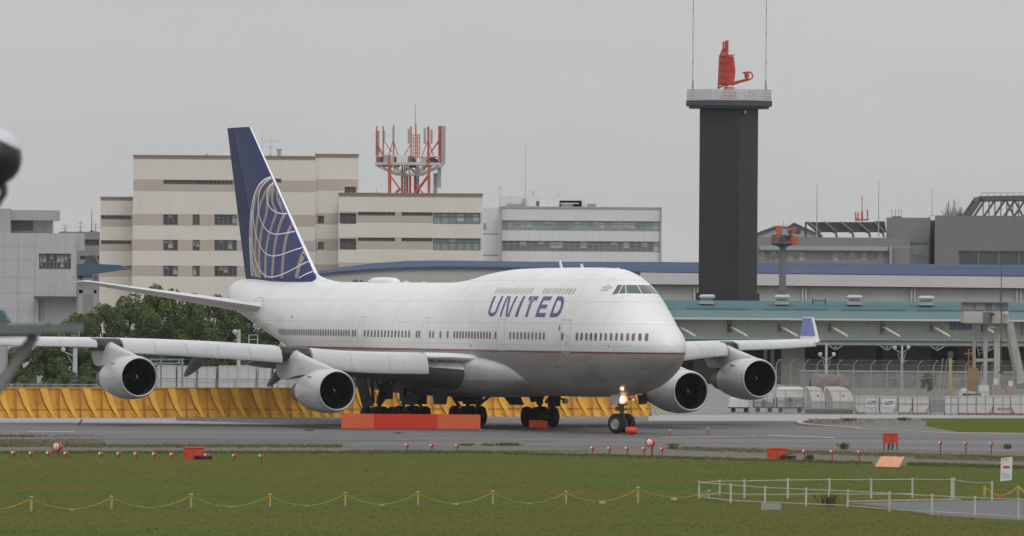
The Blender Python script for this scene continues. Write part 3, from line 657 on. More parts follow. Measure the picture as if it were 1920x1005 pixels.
# mid-blue field inside the globe
G0 = [finpt(*FZ(*p)) for p in cr(globe[0], 4)]; mb = MB(); zs = [8.9 + i * .25 for i in range(30)]
def gs(z):
    for a, b in zip(G0, G0[1:]):
        if (a[1] - z) * (b[1] - z) <= 0 and a[1] != b[1]: return a[0] + (b[0] - a[0]) * (z - a[1]) / (b[1] - a[1])
    return None
for z0_, z1_ in zip(zs, zs[1:]):
    a, b = gs(z0_), gs(z1_)
    if a is None: a = G0[-1][0]
    if b is None: continue
    a = min(a, fin_le(z0_) + 0.985 * (fin_te(z0_) - fin_le(z0_))); b = min(b, fin_le(z1_) + 0.985 * (fin_te(z1_) - fin_le(z1_)))
    for sd in (1, -1):
        for i in range(14):
            r0, r1 = (i / 14) ** 2, ((i + 1) / 14) ** 2
            q = [(fin_le(z0_) + .02 + (a - fin_le(z0_) - .02) * r0, z0_), (fin_le(z0_) + .02 + (a - fin_le(z0_) - .02) * r1, z0_), (fin_le(z1_) + .02 + (b - fin_le(z1_) - .02) * r1, z1_), (fin_le(z1_) + .02 + (b - fin_le(z1_) - .02) * r0, z1_)]
            mb.face([(u, sd * (fin_y(u, v) + .014), v) for u, v in q])
mb.build('globe_field', M_finlight, air, local=True)
for i, g_ in enumerate(goldl):
    for q_ in (1, -1): mb = MB(); ribbon(mb, g_, (.16 if i < 3 else .125), .022, None if i == 6 else .55, q_); mb.build('globe_meridian', M_gold, air, local=True)
for g_ in globe:
    for q_ in (1, -1): mb = MB(); ribbon(mb, g_, .036, .032, None, q_); mb.build('globe_parallel', M_fwhite, air, local=True)

# ---- wings
WTAB = [(2.6, 21.5, 37.9, 4.52, .135), (3.9, 22.55, 38.1, 4.66, .132), (6.9, 24.95, 38.6, 4.70, .125), (8.9, 26.55, 38.95, 4.76, .12), (10.8, 28.1, 39.3, 4.92, .115), (12.8, 29.7, 39.8, 5.07, .11), (16.2, 32.4, 41.25, 5.28, .105), (19.5, 35.05, 42.7, 5.40, .10), (22.4, 37.35, 43.95, 5.44, .10), (26.7, 40.8, 45.8, 5.46, .10), (31.5, 44.5, 47.8, 5.54, .10), (32.0, 45.2, 47.9, 5.55, .08)]
def wing_at(y): return lerp_tab(WTAB, abs(y))
def shp(x): return (5 * (.2969 * math.sqrt(x) - .126 * x - .3516 * x * x + .2843 * x ** 3 - .1036 * x ** 4)) / .5
M_wing = mat('wing_white', (.60, .60, .61), .35, .06, .6, coat=.15, dirt=((.45, .44, .43), .5, .6, .85))
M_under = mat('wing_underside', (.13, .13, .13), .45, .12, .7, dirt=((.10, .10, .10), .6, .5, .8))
M_slat = mat('slat_grey', (.52, .52, .53), .4, .06, .6, dirt=((.36, .36, .36), .6, .55, .85))
M_cove = mat('slat_cove', (.09, .085, .085), .6, .2, 2)
def wing(sg):
    mb = MB().use(M_wing); ys = [2.6 + 29.4 * i / 44 for i in range(45)]; rows = []
    xs = [(1 - math.cos(math.pi * i / 16)) / 2 for i in range(17)]
    for y in ys:
        le, te, zt, tk = wing_at(y); le += .35 * (1 if y < 31 else 0); c = te - le; zc = zt - .5 * tk * c
        up = [(le + x * c, sg * y, zc + .5 * tk * c * shp(x) - .012 * c * x * x * 2) for x in xs]
        lo = [(le + x * c, sg * y, zc - .5 * tk * c * shp(x) - .012 * c * x * x * 2 - (.004 if x == 1 else 0)) for x in xs]
        rows.append((up, lo))
    for (u0, l0), (u1, l1) in zip(rows, rows[1:]):
        for k in range(16):
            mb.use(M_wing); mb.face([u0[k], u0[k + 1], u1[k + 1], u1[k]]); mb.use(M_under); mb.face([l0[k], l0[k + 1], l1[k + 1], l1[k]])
    mb.use(M_wing)
    for u, l in (rows[0], rows[-1]): mb.face(u + l[1:-1][::-1])
    import bmesh
    w = mb.build('wing', None, air, local=True, fix=False)
    bm = bmesh.new(); bm.from_mesh(w.data); bmesh.ops.remove_doubles(bm, verts=bm.verts, dist=.0008); bmesh.ops.recalc_face_normals(bm, faces=bm.faces); bm.to_mesh(w.data); bm.free()
    w.data.shade_smooth(); w.data.set_sharp_from_angle(angle=R(40))
    # slats / leading edge flaps, drooped; the drop of the lower lip by span
    hts = [(5.5, 1.34), (9, 1.38), (11.2, 1.30), (13, 1.12), (16, 1.10), (20.9, .98), (22.1, .66), (26, .62), (31, .52)]
    def ht(y):
        for a, b in zip(hts, hts[1:]):
            if y <= b[0]: return a[1] + (b[1] - a[1]) * (y - a[0]) / (b[0] - a[0])
        return hts[-1][1]
    for a, b, n in ((5.6, 11.3, 3), (12.85, 20.8, 5), (22.15, 31.45, 5)):
        for k in range(n):
            y0_, y1_ = a + (b - a) * k / n + .007, a + (b - a) * (k + 1) / n - .007; mb = MB(); rs = []
            for y in (y0_, (y0_ + y1_) / 2, y1_):
                le, te, zt, tk = wing_at(y); hh = ht(y); le += .05
                P = [(.75, -.10), (.35, -.115), (.02, -.17), (-.22, -.26 * hh - .02), (-.38, -.5 * hh), (-.46, -.75 * hh), (-.47, -.93 * hh), (-.41, -hh), (-.34, -.96 * hh), (-.28, -.75 * hh), (-.12, -.42 * hh), (.10, -.30 * hh), (.75, -.16)]
                rs.append([(le + p, sg * y, zt + q) for p, q in P])
            mb.rings(rs).build('slat', M_slat, air, smooth=35, local=True)
    # dark cove behind the gaps
    mb = MB(); rs = []
    for y in (3.0, 4.3, 5.6):
        le, te, zt, tk = wing_at(y); rs.append([(le + p, sg * y, zt + q) for p, q in ((.9, -.02), (.45, -.03), (.1, -.12), (-.10, -.27), (-.08, -.36), (.05, -.43), (.4, -.47), (.9, -.50))])
    mb.rings(rs).build('fixed_leading_edge', M_wing, air, smooth=45, local=True)
    for a, b in ((11.3, 12.85), (20.8, 22.15)):
        mb = MB(); rs = []
        for y in (a, b):
            le, te, zt, tk = wing_at(y); rs.append([(le + p, sg * y, zt + q) for p, q in ((.2, -.14), (.3, -.09), (.8, -.045), (.9, -.85), (.5, -.85), (.2, -.5))])
        mb.rings(rs).build('slat_cove', M_cove, air, local=True)
    # flaps and canoe fairings
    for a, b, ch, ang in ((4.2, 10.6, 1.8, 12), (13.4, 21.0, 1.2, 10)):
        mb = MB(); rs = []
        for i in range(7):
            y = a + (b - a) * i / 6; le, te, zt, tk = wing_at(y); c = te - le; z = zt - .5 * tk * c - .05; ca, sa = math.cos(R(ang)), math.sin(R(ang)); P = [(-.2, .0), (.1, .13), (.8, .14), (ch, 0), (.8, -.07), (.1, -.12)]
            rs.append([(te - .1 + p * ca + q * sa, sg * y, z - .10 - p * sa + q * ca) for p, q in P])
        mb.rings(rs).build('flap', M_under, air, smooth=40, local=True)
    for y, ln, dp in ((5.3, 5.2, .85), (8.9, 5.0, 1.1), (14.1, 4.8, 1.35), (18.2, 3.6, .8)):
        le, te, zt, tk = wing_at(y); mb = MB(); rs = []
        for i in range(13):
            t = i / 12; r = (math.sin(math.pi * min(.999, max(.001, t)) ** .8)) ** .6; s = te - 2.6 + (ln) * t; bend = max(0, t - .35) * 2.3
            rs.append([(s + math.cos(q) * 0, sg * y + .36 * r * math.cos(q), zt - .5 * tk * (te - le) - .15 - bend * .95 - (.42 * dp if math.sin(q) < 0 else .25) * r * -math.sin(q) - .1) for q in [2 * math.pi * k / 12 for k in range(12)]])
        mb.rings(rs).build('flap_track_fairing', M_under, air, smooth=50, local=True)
    # winglet
    mb = MB().use(M_wing); rs = []
    for i, (y, z, s0, s1, tk) in enumerate(((31.3, 5.28, 44.3, 47.7, .10), (31.85, 5.36, 44.9, 47.8, .07), (31.95, 5.6, 45.2, 47.9, .06), (32.25, 6.4, 46.2, 48.3, .05), (32.45, 6.97, 47.0, 48.55, .045))):
        s0 -= .55; s1 -= .55
        rs.append([(s0, sg * y, z), (s0 + .08 * (s1 - s0), sg * (y + tk), z), (s0 + .45 * (s1 - s0), sg * (y + tk * 1.3), z), (s1, sg * y, z), (s0 + .45 * (s1 - s0), sg * (y - tk * 1.3), z), (s0 + .08 * (s1 - s0), sg * (y - tk), z)])
    wl = mb.rings(rs).build('winglet', None, air, smooth=50, local=True)
    mb = MB()
    for sd in (1, -1):
        q = []
        for (y, z, s0, s1, tk) in ((31.98, 5.75, 45.35, 47.9, .06), (32.25, 6.4, 46.2, 48.3, .05), (32.43, 6.90, 46.9, 48.5, .045)):
            s0 -= .55; s1 -= .55; q.append(((s0 + .13 * (s1 - s0), sg * (y + sd * (tk * 1.05 + .02)), z), (s0 + .45 * (s1 - s0), sg * (y + sd * (tk * 1.3 + .02)), z), (s1 - .02, sg * (y + sd * .03), z)))
        for r0, r1 in zip(q, q[1:]): mb.face([r0[0], r0[1], r1[1], r1[0]]); mb.face([r0[1], r0[2], r1[2], r1[1]])
    mb.build('winglet_paint', mat('winglet_blue', (.10, .115, .34), .35, .08, 2), air, local=True)
    MB().lathe([(0, .02), (.08, .07), (.3, .08), (.4, .03)], (44.6, sg * 32.1, 5.42), (1, 0, 0), 10).build('navigation_light', mat('nav_red', (.6, .12, .06), .3), air, smooth=True, local=True)
    # landing lights in the root
    for s, y in ((23.35, 4.55), (23.9, 5.15)):
        le, te, zt, tk = wing_at(y)
        MB().lathe([(0, .02), (.03, .12), (.12, .14)], (le - .14, sg * y, zt - .50), (1, 0, 0), 16).build('wing_root_light', mat('dull_lens', (.10, .10, .10), .15, coat=.5), air, smooth=30, local=True)
for sg in (1, -1): wing(sg)

# ---- tailplane
def stab(sg):
    mb = MB().use(M_wing); rs = []
    for y, s0, s1, z, tk in ((.9, 57.6, 66.3, 7.22, .10), (2.0, 58.5, 66.5, 7.38, .09), (5.2, 61.1, 67.2, 7.93, .085), (8.6, 63.7, 68.0, 8.49, .08), (11.4, 65.8, 68.7, 8.97, .07), (11.75, 66.3, 68.75, 9.0, .05)):
        c = s1 - s0; xs = [(1 - math.cos(math.pi * i / 10)) / 2 for i in range(11)]
        rs.append([(s0 + x * c, sg * y, z + .5 * tk * c * shp(x)) for x in xs] + [(s0 + x * c, sg * y, z - .5 * tk * c * shp(x)) for x in xs[1:-1][::-1]])
    o = mb.rings(rs, ccw=sg > 0).build('tailplane', None, air, smooth=50, local=True)
    # pivot plate and weathered patch on the skin
    mb = MB()
    for k in range(14):
        a0, a1 = math.pi * .0 + math.pi * k / 14, math.pi * (k + 1) / 14
        f_ = lambda a, r: skin(59.6 + math.cos(a) * r * 1.6, 7.15 + math.sin(a) * r * .9, .01, sg)
        mb.face([f_(a0, .93), f_(a0, 1.0), f_(a1, 1.0), f_(a1, .93)])
    mb.build('pivot_seal', M_line2, air, local=True)
for sg in (1, -1): stab(sg)
mb = MB(); rnd = random.Random(3)
for s0, s1, z0, z1 in ((58.6, 59.6, 6.0, 6.5), (55.6, 57.2, 5.55, 6.2), (60.2, 61.4, 6.45, 6.85)):
    mb.face([skin(s0, z0, .006), skin(s1, z0 + .1, .006), skin(s1, z1 + .1, .006), skin(s0, z1, .006)])
mb.build('worn_patch', mat('worn_metal', (.36, .28, .20), .5, .2, 1.5), air, local=True)

# ---- engines
M_fan = mat('fan_metal', (.007, .007, .0075), .6, .2, 4, spec=.12)
M_duct = mat('inlet_duct', (.014, .014, .015), .5, .15, 3)
M_burn = mat('hot_nozzle', (.17, .14, .12), .5, .3, 2, metal=.4)
M_pyl = mat('pylon_grey', (.52, .515, .51), .35, .10, .8, dirt=((.34, .31, .28), .7, .55, .8))
def engine(s, y, z, grey=1.0):
    out = [(-.02, 1.20), (.0, 1.245), (.05, 1.29), (.16, 1.345)]
    cowl = [(.16, 1.265), (.4, 1.31), (.8, 1.345), (1.4, 1.355), (2.0, 1.335), (2.7, 1.28), (3.3, 1.19), (3.9, 1.07), (4.3, .98), (4.32, .94), (4.0, .93)]
    lip = [(.16, 1.265), (.05, 1.235), (0, 1.20), (-.02, 1.165), (.0, 1.13), (.08, 1.11)]
    mb = MB().lathe(cowl, (s, y, z), (1, 0, -.02), 56, cap=False); nac = mb.build('engine_nacelle', M_nac, air, smooth=50, local=True)
    MB().lathe(lip, (s, y, z), (1, 0, -.02), 56, cap=False).build('inlet_lip', M_lip if grey else M_lip, nac, smooth=60, local=True)
    MB().lathe([(.08, 1.11), (.5, 1.10), (1.1, 1.16), (1.6, 1.17)], (s, y, z), (1, 0, -.02), 48, cap=False).build('inlet_duct', M_duct, nac, smooth=60, local=True)
    MB().lathe([(1.6, 1.17), (1.61, .2)], (s, y, z), (1, 0, -.02), 40, cap=True).build('duct_end', M_black, nac, local=True)
    # fan
    mb = MB(); nb = 36; c0 = Vector((s + 1.15, y, z - .02))
    for k in range(nb):
        a = 2 * math.pi * k / nb; r_ = Vector((0, math.cos(a), math.sin(a))); t_ = Vector((0, -math.sin(a), math.cos(a)))
        p = [c0 + r_ * .35 + t_ * -.03 + Vector((.0, 0, 0)), c0 + r_ * 1.14 + t_ * -.10, c0 + r_ * 1.14 + t_ * .06 + Vector((.2, 0, 0)), c0 + r_ * .35 + t_ * .04 + Vector((.25, 0, 0))]
        mb.face(p)
    mb.build('fan_blades', M_fan, nac, local=True, fix=False)
    MB().lathe([(0, .01), (.06, .07), (.25, .19), (.5, .31), (.65, .36)], (s + .62, y, z), (1, 0, 0), 24).build('spinner_cone', M_fan, nac, smooth=True, local=True)
    mb = MB()
    for k in range(5):                                # the painted swirl on the spinner
        a0, a1 = 1.9 + k * .28, 1.9 + (k + 1) * .28; 
        f_ = lambda a, d, rr: (s + .62 + d - .012, y + math.cos(a) * rr, z + math.sin(a) * rr)
        d0, d1 = .04 + .045 * k, .04 + .045 * (k + 1); r0, r1 = .085 + .032 * k, .085 + .032 * (k + 1)
        mb.face([f_(a0, d0, r0), f_(a1, d1, r1), f_(a1 + .65, d1, r1), f_(a0 + .8, d0, r0)])
    mb.build('spinner_mark', M_fwhite, nac, local=True)
    MB().lathe([(3.6, .90), (4.4, .86), (5.2, .72), (5.9, .58), (5.92, .52), (5.5, .50)], (s, y, z - .03), (1, 0, -.02), 36, cap=False).build('core_nozzle', M_burn, nac, smooth=50, local=True)
    MB().lathe([(5.3, .42), (6.0, .30), (6.6, .05)], (s, y, z - .03), (1, 0, -.02), 20).build('exhaust_plug', M_burn, nac, smooth=50, local=True)
    # strakes and cowl joint lines
    for sd in (1, -1):
        mb = MB(); a = R(38); rr = 1.32
        p0 = Vector((s + 1.0, y + sd * math.cos(a) * rr, z + math.sin(a) * rr)); p1 = p0 + Vector((1.1, -sd * .03, -.03)); o_ = Vector((0, sd * math.cos(a), math.sin(a))) * .22
        mb.face([p0, p1, p1 + o_, p0 + o_ * .1 + Vector((.3, 0, 0))]); mb.build('cowl_strake', M_nac, nac, local=True, fix=False)
    MB().lathe([(1.70, 1.346), (1.70, 1.352), (1.72, 1.351), (1.72, 1.345)], (s, y, z), (1, 0, -.02), 48, cap=False).build('cowl_joint', M_line2, nac, local=True)
    # pylon
    le, te, zt, tk = wing_at(abs(y)); d = le - s
    rs = []
    prof = [(.45, 1.2, 1.33, .03), (1.0, 1.15, 1.42, .14), (1.8, 1.05, 1.56, .22), (d - 1.2, .9, 1.33 + (d - 1.2) * .155, .28), (d, .8, 1.33 + d * .165, .31), (d + .5, .7, min(1.36 + d * .19, zt - z - .12), .31), (d + 1.6, .62, zt - z - .3, .26), (d + 2.3, .62, zt - z - .5, .2), (d + 2.9, .75, zt - z - .7, .14), (d + 3.4, 1.15, zt - z - .8, .07)]
    for x, zl, zh, w_ in prof:
        zh = max(zh, zl + .06)
        rs.append([(s + x, y - w_, z + zl), (s + x, y - w_, z + zl + (zh - zl) * .75), (s + x, y - w_ * .5, z + zl + (zh - zl) * .94), (s + x, y, z + zh), (s + x, y + w_ * .5, z + zl + (zh - zl) * .94), (s + x, y + w_, z + zl + (zh - zl) * .75), (s + x, y + w_, z + zl)])
    MB().rings(rs).build('engine_pylon', M_pyl, air, smooth=50, local=True)
for sg in (1, -1):
    engine(22.9, sg * 11.94, 2.32); engine(31.95, sg * 21.25, 3.02)

# ---- landing gear
def wheel(parent, c, ax, r=.62, w=.44, hub=None):
    c = Vector(c); ax = Vector(ax).normalized()
    t = MB().lathe([(-w / 2, r * .55), (-w / 2, r * .80), (-w * .42, r * .94), (-w * .22, r), (w * .22, r), (w * .42, r * .94), (w / 2, r * .80), (w / 2, r * .55)], c, ax, 28, cap=False).build('tyre', M_rub, parent, smooth=45, local=True)
    MB().lathe([(-w * .44, .02), (-w * .46, r * .18), (-w * .34, r * .22), (-w * .30, r * .42), (-w * .47, r * .56), (w * .47, r * .56), (w * .30, r * .42), (w * .34, r * .22), (w * .46, r * .18), (w * .44, .02)], c, ax, 20).build('wheel_hub', hub or M_hub, parent, smooth=45, local=True)
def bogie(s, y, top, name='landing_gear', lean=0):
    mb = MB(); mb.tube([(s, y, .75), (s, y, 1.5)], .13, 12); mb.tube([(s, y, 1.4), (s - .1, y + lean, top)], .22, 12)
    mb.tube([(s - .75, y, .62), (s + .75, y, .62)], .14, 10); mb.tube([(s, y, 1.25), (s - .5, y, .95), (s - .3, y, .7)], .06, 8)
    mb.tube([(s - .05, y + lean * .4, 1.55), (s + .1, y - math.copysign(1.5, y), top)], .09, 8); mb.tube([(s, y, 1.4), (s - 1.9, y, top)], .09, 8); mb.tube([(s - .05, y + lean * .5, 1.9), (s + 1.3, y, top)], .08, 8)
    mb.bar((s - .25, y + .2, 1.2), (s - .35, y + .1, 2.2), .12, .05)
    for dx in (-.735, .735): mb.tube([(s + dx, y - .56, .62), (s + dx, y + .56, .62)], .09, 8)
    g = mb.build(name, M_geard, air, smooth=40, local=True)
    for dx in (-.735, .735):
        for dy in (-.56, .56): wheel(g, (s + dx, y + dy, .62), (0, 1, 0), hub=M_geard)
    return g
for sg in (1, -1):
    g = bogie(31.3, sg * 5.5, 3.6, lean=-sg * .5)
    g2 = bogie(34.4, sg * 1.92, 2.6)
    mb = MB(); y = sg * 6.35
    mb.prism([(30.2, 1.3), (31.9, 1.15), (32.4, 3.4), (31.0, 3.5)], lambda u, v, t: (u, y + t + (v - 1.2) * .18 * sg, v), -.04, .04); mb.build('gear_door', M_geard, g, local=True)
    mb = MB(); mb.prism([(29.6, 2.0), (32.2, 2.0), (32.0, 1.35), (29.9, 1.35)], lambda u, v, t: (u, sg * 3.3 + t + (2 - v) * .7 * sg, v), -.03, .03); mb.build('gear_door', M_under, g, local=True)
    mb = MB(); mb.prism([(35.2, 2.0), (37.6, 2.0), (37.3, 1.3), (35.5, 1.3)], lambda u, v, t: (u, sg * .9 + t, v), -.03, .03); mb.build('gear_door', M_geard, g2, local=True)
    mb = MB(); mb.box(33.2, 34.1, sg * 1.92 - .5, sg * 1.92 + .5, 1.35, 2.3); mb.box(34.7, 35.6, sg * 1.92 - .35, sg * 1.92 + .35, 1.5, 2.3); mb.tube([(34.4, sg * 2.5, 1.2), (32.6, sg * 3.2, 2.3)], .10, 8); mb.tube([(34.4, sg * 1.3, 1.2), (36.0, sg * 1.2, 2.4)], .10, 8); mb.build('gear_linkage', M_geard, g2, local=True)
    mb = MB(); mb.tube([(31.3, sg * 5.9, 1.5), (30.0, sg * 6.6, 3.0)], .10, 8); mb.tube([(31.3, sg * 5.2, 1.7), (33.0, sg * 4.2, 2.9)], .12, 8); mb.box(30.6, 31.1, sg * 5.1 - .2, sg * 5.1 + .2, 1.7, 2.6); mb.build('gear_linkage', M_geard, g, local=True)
# belly scoops and drain mast
MB().prism([(28.0, 2.0), (30.0, 2.0), (29.6, 1.55), (28.6, 1.7)], lambda u, v, t: (u, -4.2 + t, v), -.12, .12).build('drain_mast', M_geard, air, local=True)
MB().lathe([(0, .16), (.25, .18), (.3, .05)], (28.7, -6.1, 1.62), (1, 0, 0), 12).build('taxi_camera', M_agrey, air, smooth=True, local=True)
MB().tube([(28.8, -5.0, 2.1), (28.8, -6.1, 1.66)], .07, 8).build('camera_arm', M_geard, air, local=True)
# nose gear, steered
NX = 7.85
mb = MB(); mb.tube([(NX, 0, .62), (NX, 0, 1.45)], .095, 12); mb.tube([(NX, 0, 1.3), (NX + .05, 0, 2.7)], .16, 12); mb.tube([(NX + .1, 0, 1.6), (NX + 1.4, 0, 2.5)], .07, 8); mb.bar((NX - .2, 0, 1.25), (NX - .35, 0, .95), .14, .06); mb.bar((NX - .35, 0, .95), (NX - .1, 0, .7), .14, .06)
mb.tube([(NX - .1, -.3, 1.75), (NX - .1, .3, 1.75)], .06, 8); mb.tube([(NX - .1, .05, 2.05), (NX - .1, -.55, 2.05)], .04, 8); mb.box(NX - .25, NX + .1, -.22, .22, 1.38, 1.5); mb.box(NX - .2, NX - .05, .15, .45, 1.35, 1.62)
mb.tube([(NX - .3, -.35, .35), (NX - .5, -.55, .78), (NX - .2, -.75, .95)], .035, 8)
ng = mb.build('nose_gear', mat('nose_strut', (.12, .115, .11), .6, .2, 5), air, smooth=40, local=True)
a_ = R(24); ax_ = Vector((-math.sin(a_), math.cos(a_), 0))
mb = MB(); mb.tube([Vector((NX, 0, .6)) - ax_ * .45, Vector((NX, 0, .6)) + ax_ * .45], .08, 10); mb.build('axle', M_strut, ng, local=True)
for sd in (1, -1): wheel(ng, Vector((NX, 0, .6)) + ax_ * .44 * sd, ax_, r=.60, w=.40)
for sd in (1, -1):                                    # bay doors hanging open
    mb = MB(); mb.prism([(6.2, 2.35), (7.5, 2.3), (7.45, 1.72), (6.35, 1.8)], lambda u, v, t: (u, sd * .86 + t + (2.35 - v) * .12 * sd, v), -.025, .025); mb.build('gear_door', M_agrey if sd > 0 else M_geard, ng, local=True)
M_beam = mat('landing_beam', (1, .8, .6), .5, 0, emit=((1.0, .74, .45), 4.5))
M_beam2 = mat('taxi_beam', (1, .5, .3), .5, 0, emit=((1.0, .42, .22), 1.5))
M_halo = mat('bloom_ring', (.8, .4, .2), .5, 0, emit=((1.0, .42, .16), 1.15)); M_halo2 = mat('bloom_ring_red', (.8, .3, .15), .5, 0, emit=((1.0, .25, .10), .8))  # glow colours for added rings that imitate bloom around the lamps
def lamp(c, r, m):
    h = MB().lathe([(0, r * 1.12), (.1, r * 1.1), (.25, r * .5)], Vector(c), (1, -.1, .05), 16, cap=False).build('lamp_housing', M_strut, ng, smooth=True, local=True)
    MB().lathe([(-.02, .01), (-.01, r * .8), (.01, r)], Vector(c), (1, -.1, .05), 16, cap=True).build('lamp_lens', m, ng, smooth=True, local=True)
lamp((NX - .90, .40, 2.06), .17, M_beam)
MB().lathe([(-.012, .172), (-.02, .30)], Vector((NX - .90, .40, 2.06)), (1, -.1, .05), 20, cap=False).build('lamp_bloom_ring', M_halo, ng, local=True)  # added emissive ring standing in for the warm bloom around the lens
s_l = s_for(1166.5, 2.72); q_l = skin(s_l, 2.72, .02); n_l = Vector((-.9, .42, 0))
bl_ = MB().lathe([(0, .14), (.012, .15), (.02, .085)], q_l + n_l * .10, n_l, 20).build('taxi_light', M_halo2, air, local=True)  # emissive rim added round the small lens to imitate its red bloom
MB().lathe([(.022, .08), (.035, .06), (.04, .01)], q_l + n_l * .10, n_l, 16).build('lamp_lens', M_beam, bl_, smooth=True, local=True)
lamp((NX - .34, -.18, 2.02), .055, M_beam2); lamp((NX - .3, -.62, 2.02), .06, M_beam2)

# ================================================================== buildings behind the apron
def facade(par, x0, x1, z0, z1, Y, bands, holes, depth, m, name='wall', roof=None, rev=.35):
    """front wall facing the camera at y = Y with bands [(z0, z1, mat)] and openings [(x0, x1, z0, z1)]; sides, roof and back closed"""
    mb = MB().use(m); sk = (x0 + x1) / 2 / Y * depth          # the side walls run roughly along the line of sight
    xs = sorted(set([x0, x1] + [min(max(v, x0), x1) for h in holes for v in h[:2]])); zs = sorted(set([z0, z1] + [v for h in holes for v in h[2:4]] + [v for b in bands for v in b[:2]]))
    xs = [v for v in xs if x0 <= v <= x1]; zs = [v for v in zs if z0 <= v <= z1]
    for a, b in zip(xs, xs[1:]):
        for c, d in zip(zs, zs[1:]):
            mx, mz = (a + b) / 2, (c + d) / 2
            if any(h[0] < mx < h[1] and h[2] < mz < h[3] for h in holes): continue
            mb.use(m)
            for bb in bands:
                if bb[0] < mz < bb[1]: mb.use(bb[2])
            mb.face([(a, Y, c), (b, Y, c), (b, Y, d), (a, Y, d)])
    mb.use(m)
    for h in holes:
        a, b, c, d = h[:4]
        mb.face([(a, Y, c), (b, Y, c), (b, Y + rev, c), (a, Y + rev, c)]); mb.face([(a, Y, d), (a, Y + rev, d), (b, Y + rev, d), (b, Y, d)])
        mb.face([(a, Y, c), (a, Y + rev, c), (a, Y + rev, d), (a, Y, d)]); mb.face([(b, Y, c), (b, Y, d), (b, Y + rev, d), (b, Y + rev, c)])
    for x in (x0, x1):
        for c, d in zip(zs, zs[1:]):
            mb.use(m)
            for bb in bands:
                if bb[0] < (c + d) / 2 < bb[1]: mb.use(bb[2])
            q = x + sk + (.35 if x == x0 else -.35); mb.face([(x, Y, c), (q, Y + depth, c), (q, Y + depth, d), (x, Y, d)])
    mb.use(m); mb.face([(x0, Y, z1), (x1, Y, z1), (x1 + sk - .35, Y + depth, z1), (x0 + sk + .35, Y + depth, z1)]); mb.face([(x0 + sk + .35, Y + depth, z0), (x1 + sk - .35, Y + depth, z0), (x1 + sk - .35, Y + depth, z1), (x0 + sk + .35, Y + depth, z1)])
    return mb.build(name, None, par, fix=False)
def window(par, a, b, c, d, Y, nm, glass, frame, rev=.35, tr=None, w=.09, label=None, blind=None):
    mb = MB(); y = Y + rev - .14
    for x in [a + w / 2] + [a + (b - a) * i / nm for i in range(1, nm)] + [b - w / 2]: mb.box(x - w / 2, x + w / 2, y, y + .1, c, d)
    for z in [c + w / 2, d - w / 2] + ([c + (d - c) * tr] if tr else []): mb.box(a + w, b - w, y - .004, y + .104, z - w / 2, z + w / 2)
    f = mb.build('window', frame, par, label=label)
    mb = MB(); mb.box(a, b, Y + rev - .03, Y + rev + .03, c, d); mb.build('pane', glass, f)
    if blind:
        mb = MB(); r = random.Random(int(a * 10) + int(c * 7))
        for i in range(nm):
            if r.random() < blind:
                x0_, x1_ = a + (b - a) * i / nm + w / 2, a + (b - a) * (i + 1) / nm - w / 2; mb.box(x0_, x1_, Y + rev - .055, Y + rev - .035, d - (d - c) * r.uniform(.25, .9), d - w)
        if mb.v: mb.build('blind', M_blind, f)
    return f
def HX(px, row, Y): return W(px, row, Y)
def rect(px0, r0, px1, r1, Y):                # photo rectangle -> metres (x0, x1, z0, z1) on a wall at depth Y
    cx = (px0 + px1) / 2; cr_ = (r0 + r1) / 2
    return (W(px0, cr_, Y)[0], W(px1, cr_, Y)[0], W(cx, r1, Y)[1], W(cx, r0, Y)[1])
M_beige = mat('tile_beige', (.65, .61, .55), .8, .04, .2, streak=.05)
M_band = mat('tile_brown_band', (.46, .395, .345), .8, .04, .25, streak=.05)
M_cap = mat('parapet_brown', (.28, .215, .19), .75, .05, .3)
M_glb = mat('window_glass_dark', (.055, .065, .068), .12, .5, .35, spec=.7)
M_glg = mat('window_glass_green', (.22, .28, .265), .15, .25, .4, spec=.7)
M_fr = mat('window_frame', (.14, .14, .145), .5)
M_blind = mat('window_blind', (.40, .41, .40), .8, .15, 1)
M_office = mat('office_panel', (.62, .615, .62), .75, .04, .25, streak=.10)
M_offgr = mat('office_grey', (.33, .33, .345), .75, .05, .3)
M_steel = mat('galvanised_steel', (.36, .37, .38), .5, .12, 1.5, metal=.3)
M_red = mat('mast_red', (.50, .085, .05), .5, .12, 1)
M_mwhite = mat('mast_white', (.58, .58, .57), .5, .08, 1)
M_dkst = mat('dark_steel', (.07, .07, .075), .55, .15, 1)

# ---- beige tile-banded building (three wings)
YB = 900
b0 = thing('banded_office_block', 'long beige office block with brown bands behind the tail fin', 'building', (W(430, 500, YB)[0], YB, 0))
def wing_block(px0, px1, top, Y, bandrows, wins_, parapet, dep=30, rev=.35):
    xm = (px0 + px1) / 2; x0, x1 = W(px0, 450, Y)[0], W(px1, 450, Y)[0]; zt = W(xm, top, Y)[1]
    bands = [(W(xm, b, Y)[1], W(xm, a, Y)[1], M_band) for a, b in bandrows] + [(W(xm, top + parapet, Y)[1], zt, M_cap)]
    holes = [rect(w[0], w[2], w[1], w[3], Y) for w in wins_]
    facade(b0, x0, x1, 0, zt, Y, bands, holes, dep, M_beige, rev=rev)
    mb = MB(); mb.box(x0 - .08, x1 + .08, Y - .08, Y + .5, zt - .05, zt + .12); mb.build('parapet_coping', M_cap, b0)
    for w, h in zip(wins_, holes): window(b0, *h, Y, w[4], w[5], M_fr, rev, tr=w[6] if len(w) > 6 else None, blind=w[7] if len(w) > 7 else None)
wl = [(189.5, 246, 403.5, 411.5, 8, M_glb), (189.5, 246, 450.5, 458, 8, M_glb), (189.5, 246, 498, 506, 8, M_glb)]
wing_block(188, 248.6, 370.5, YB + 6, [(403.5, 425), (450.5, 471), (498, 519)], wl, 6)
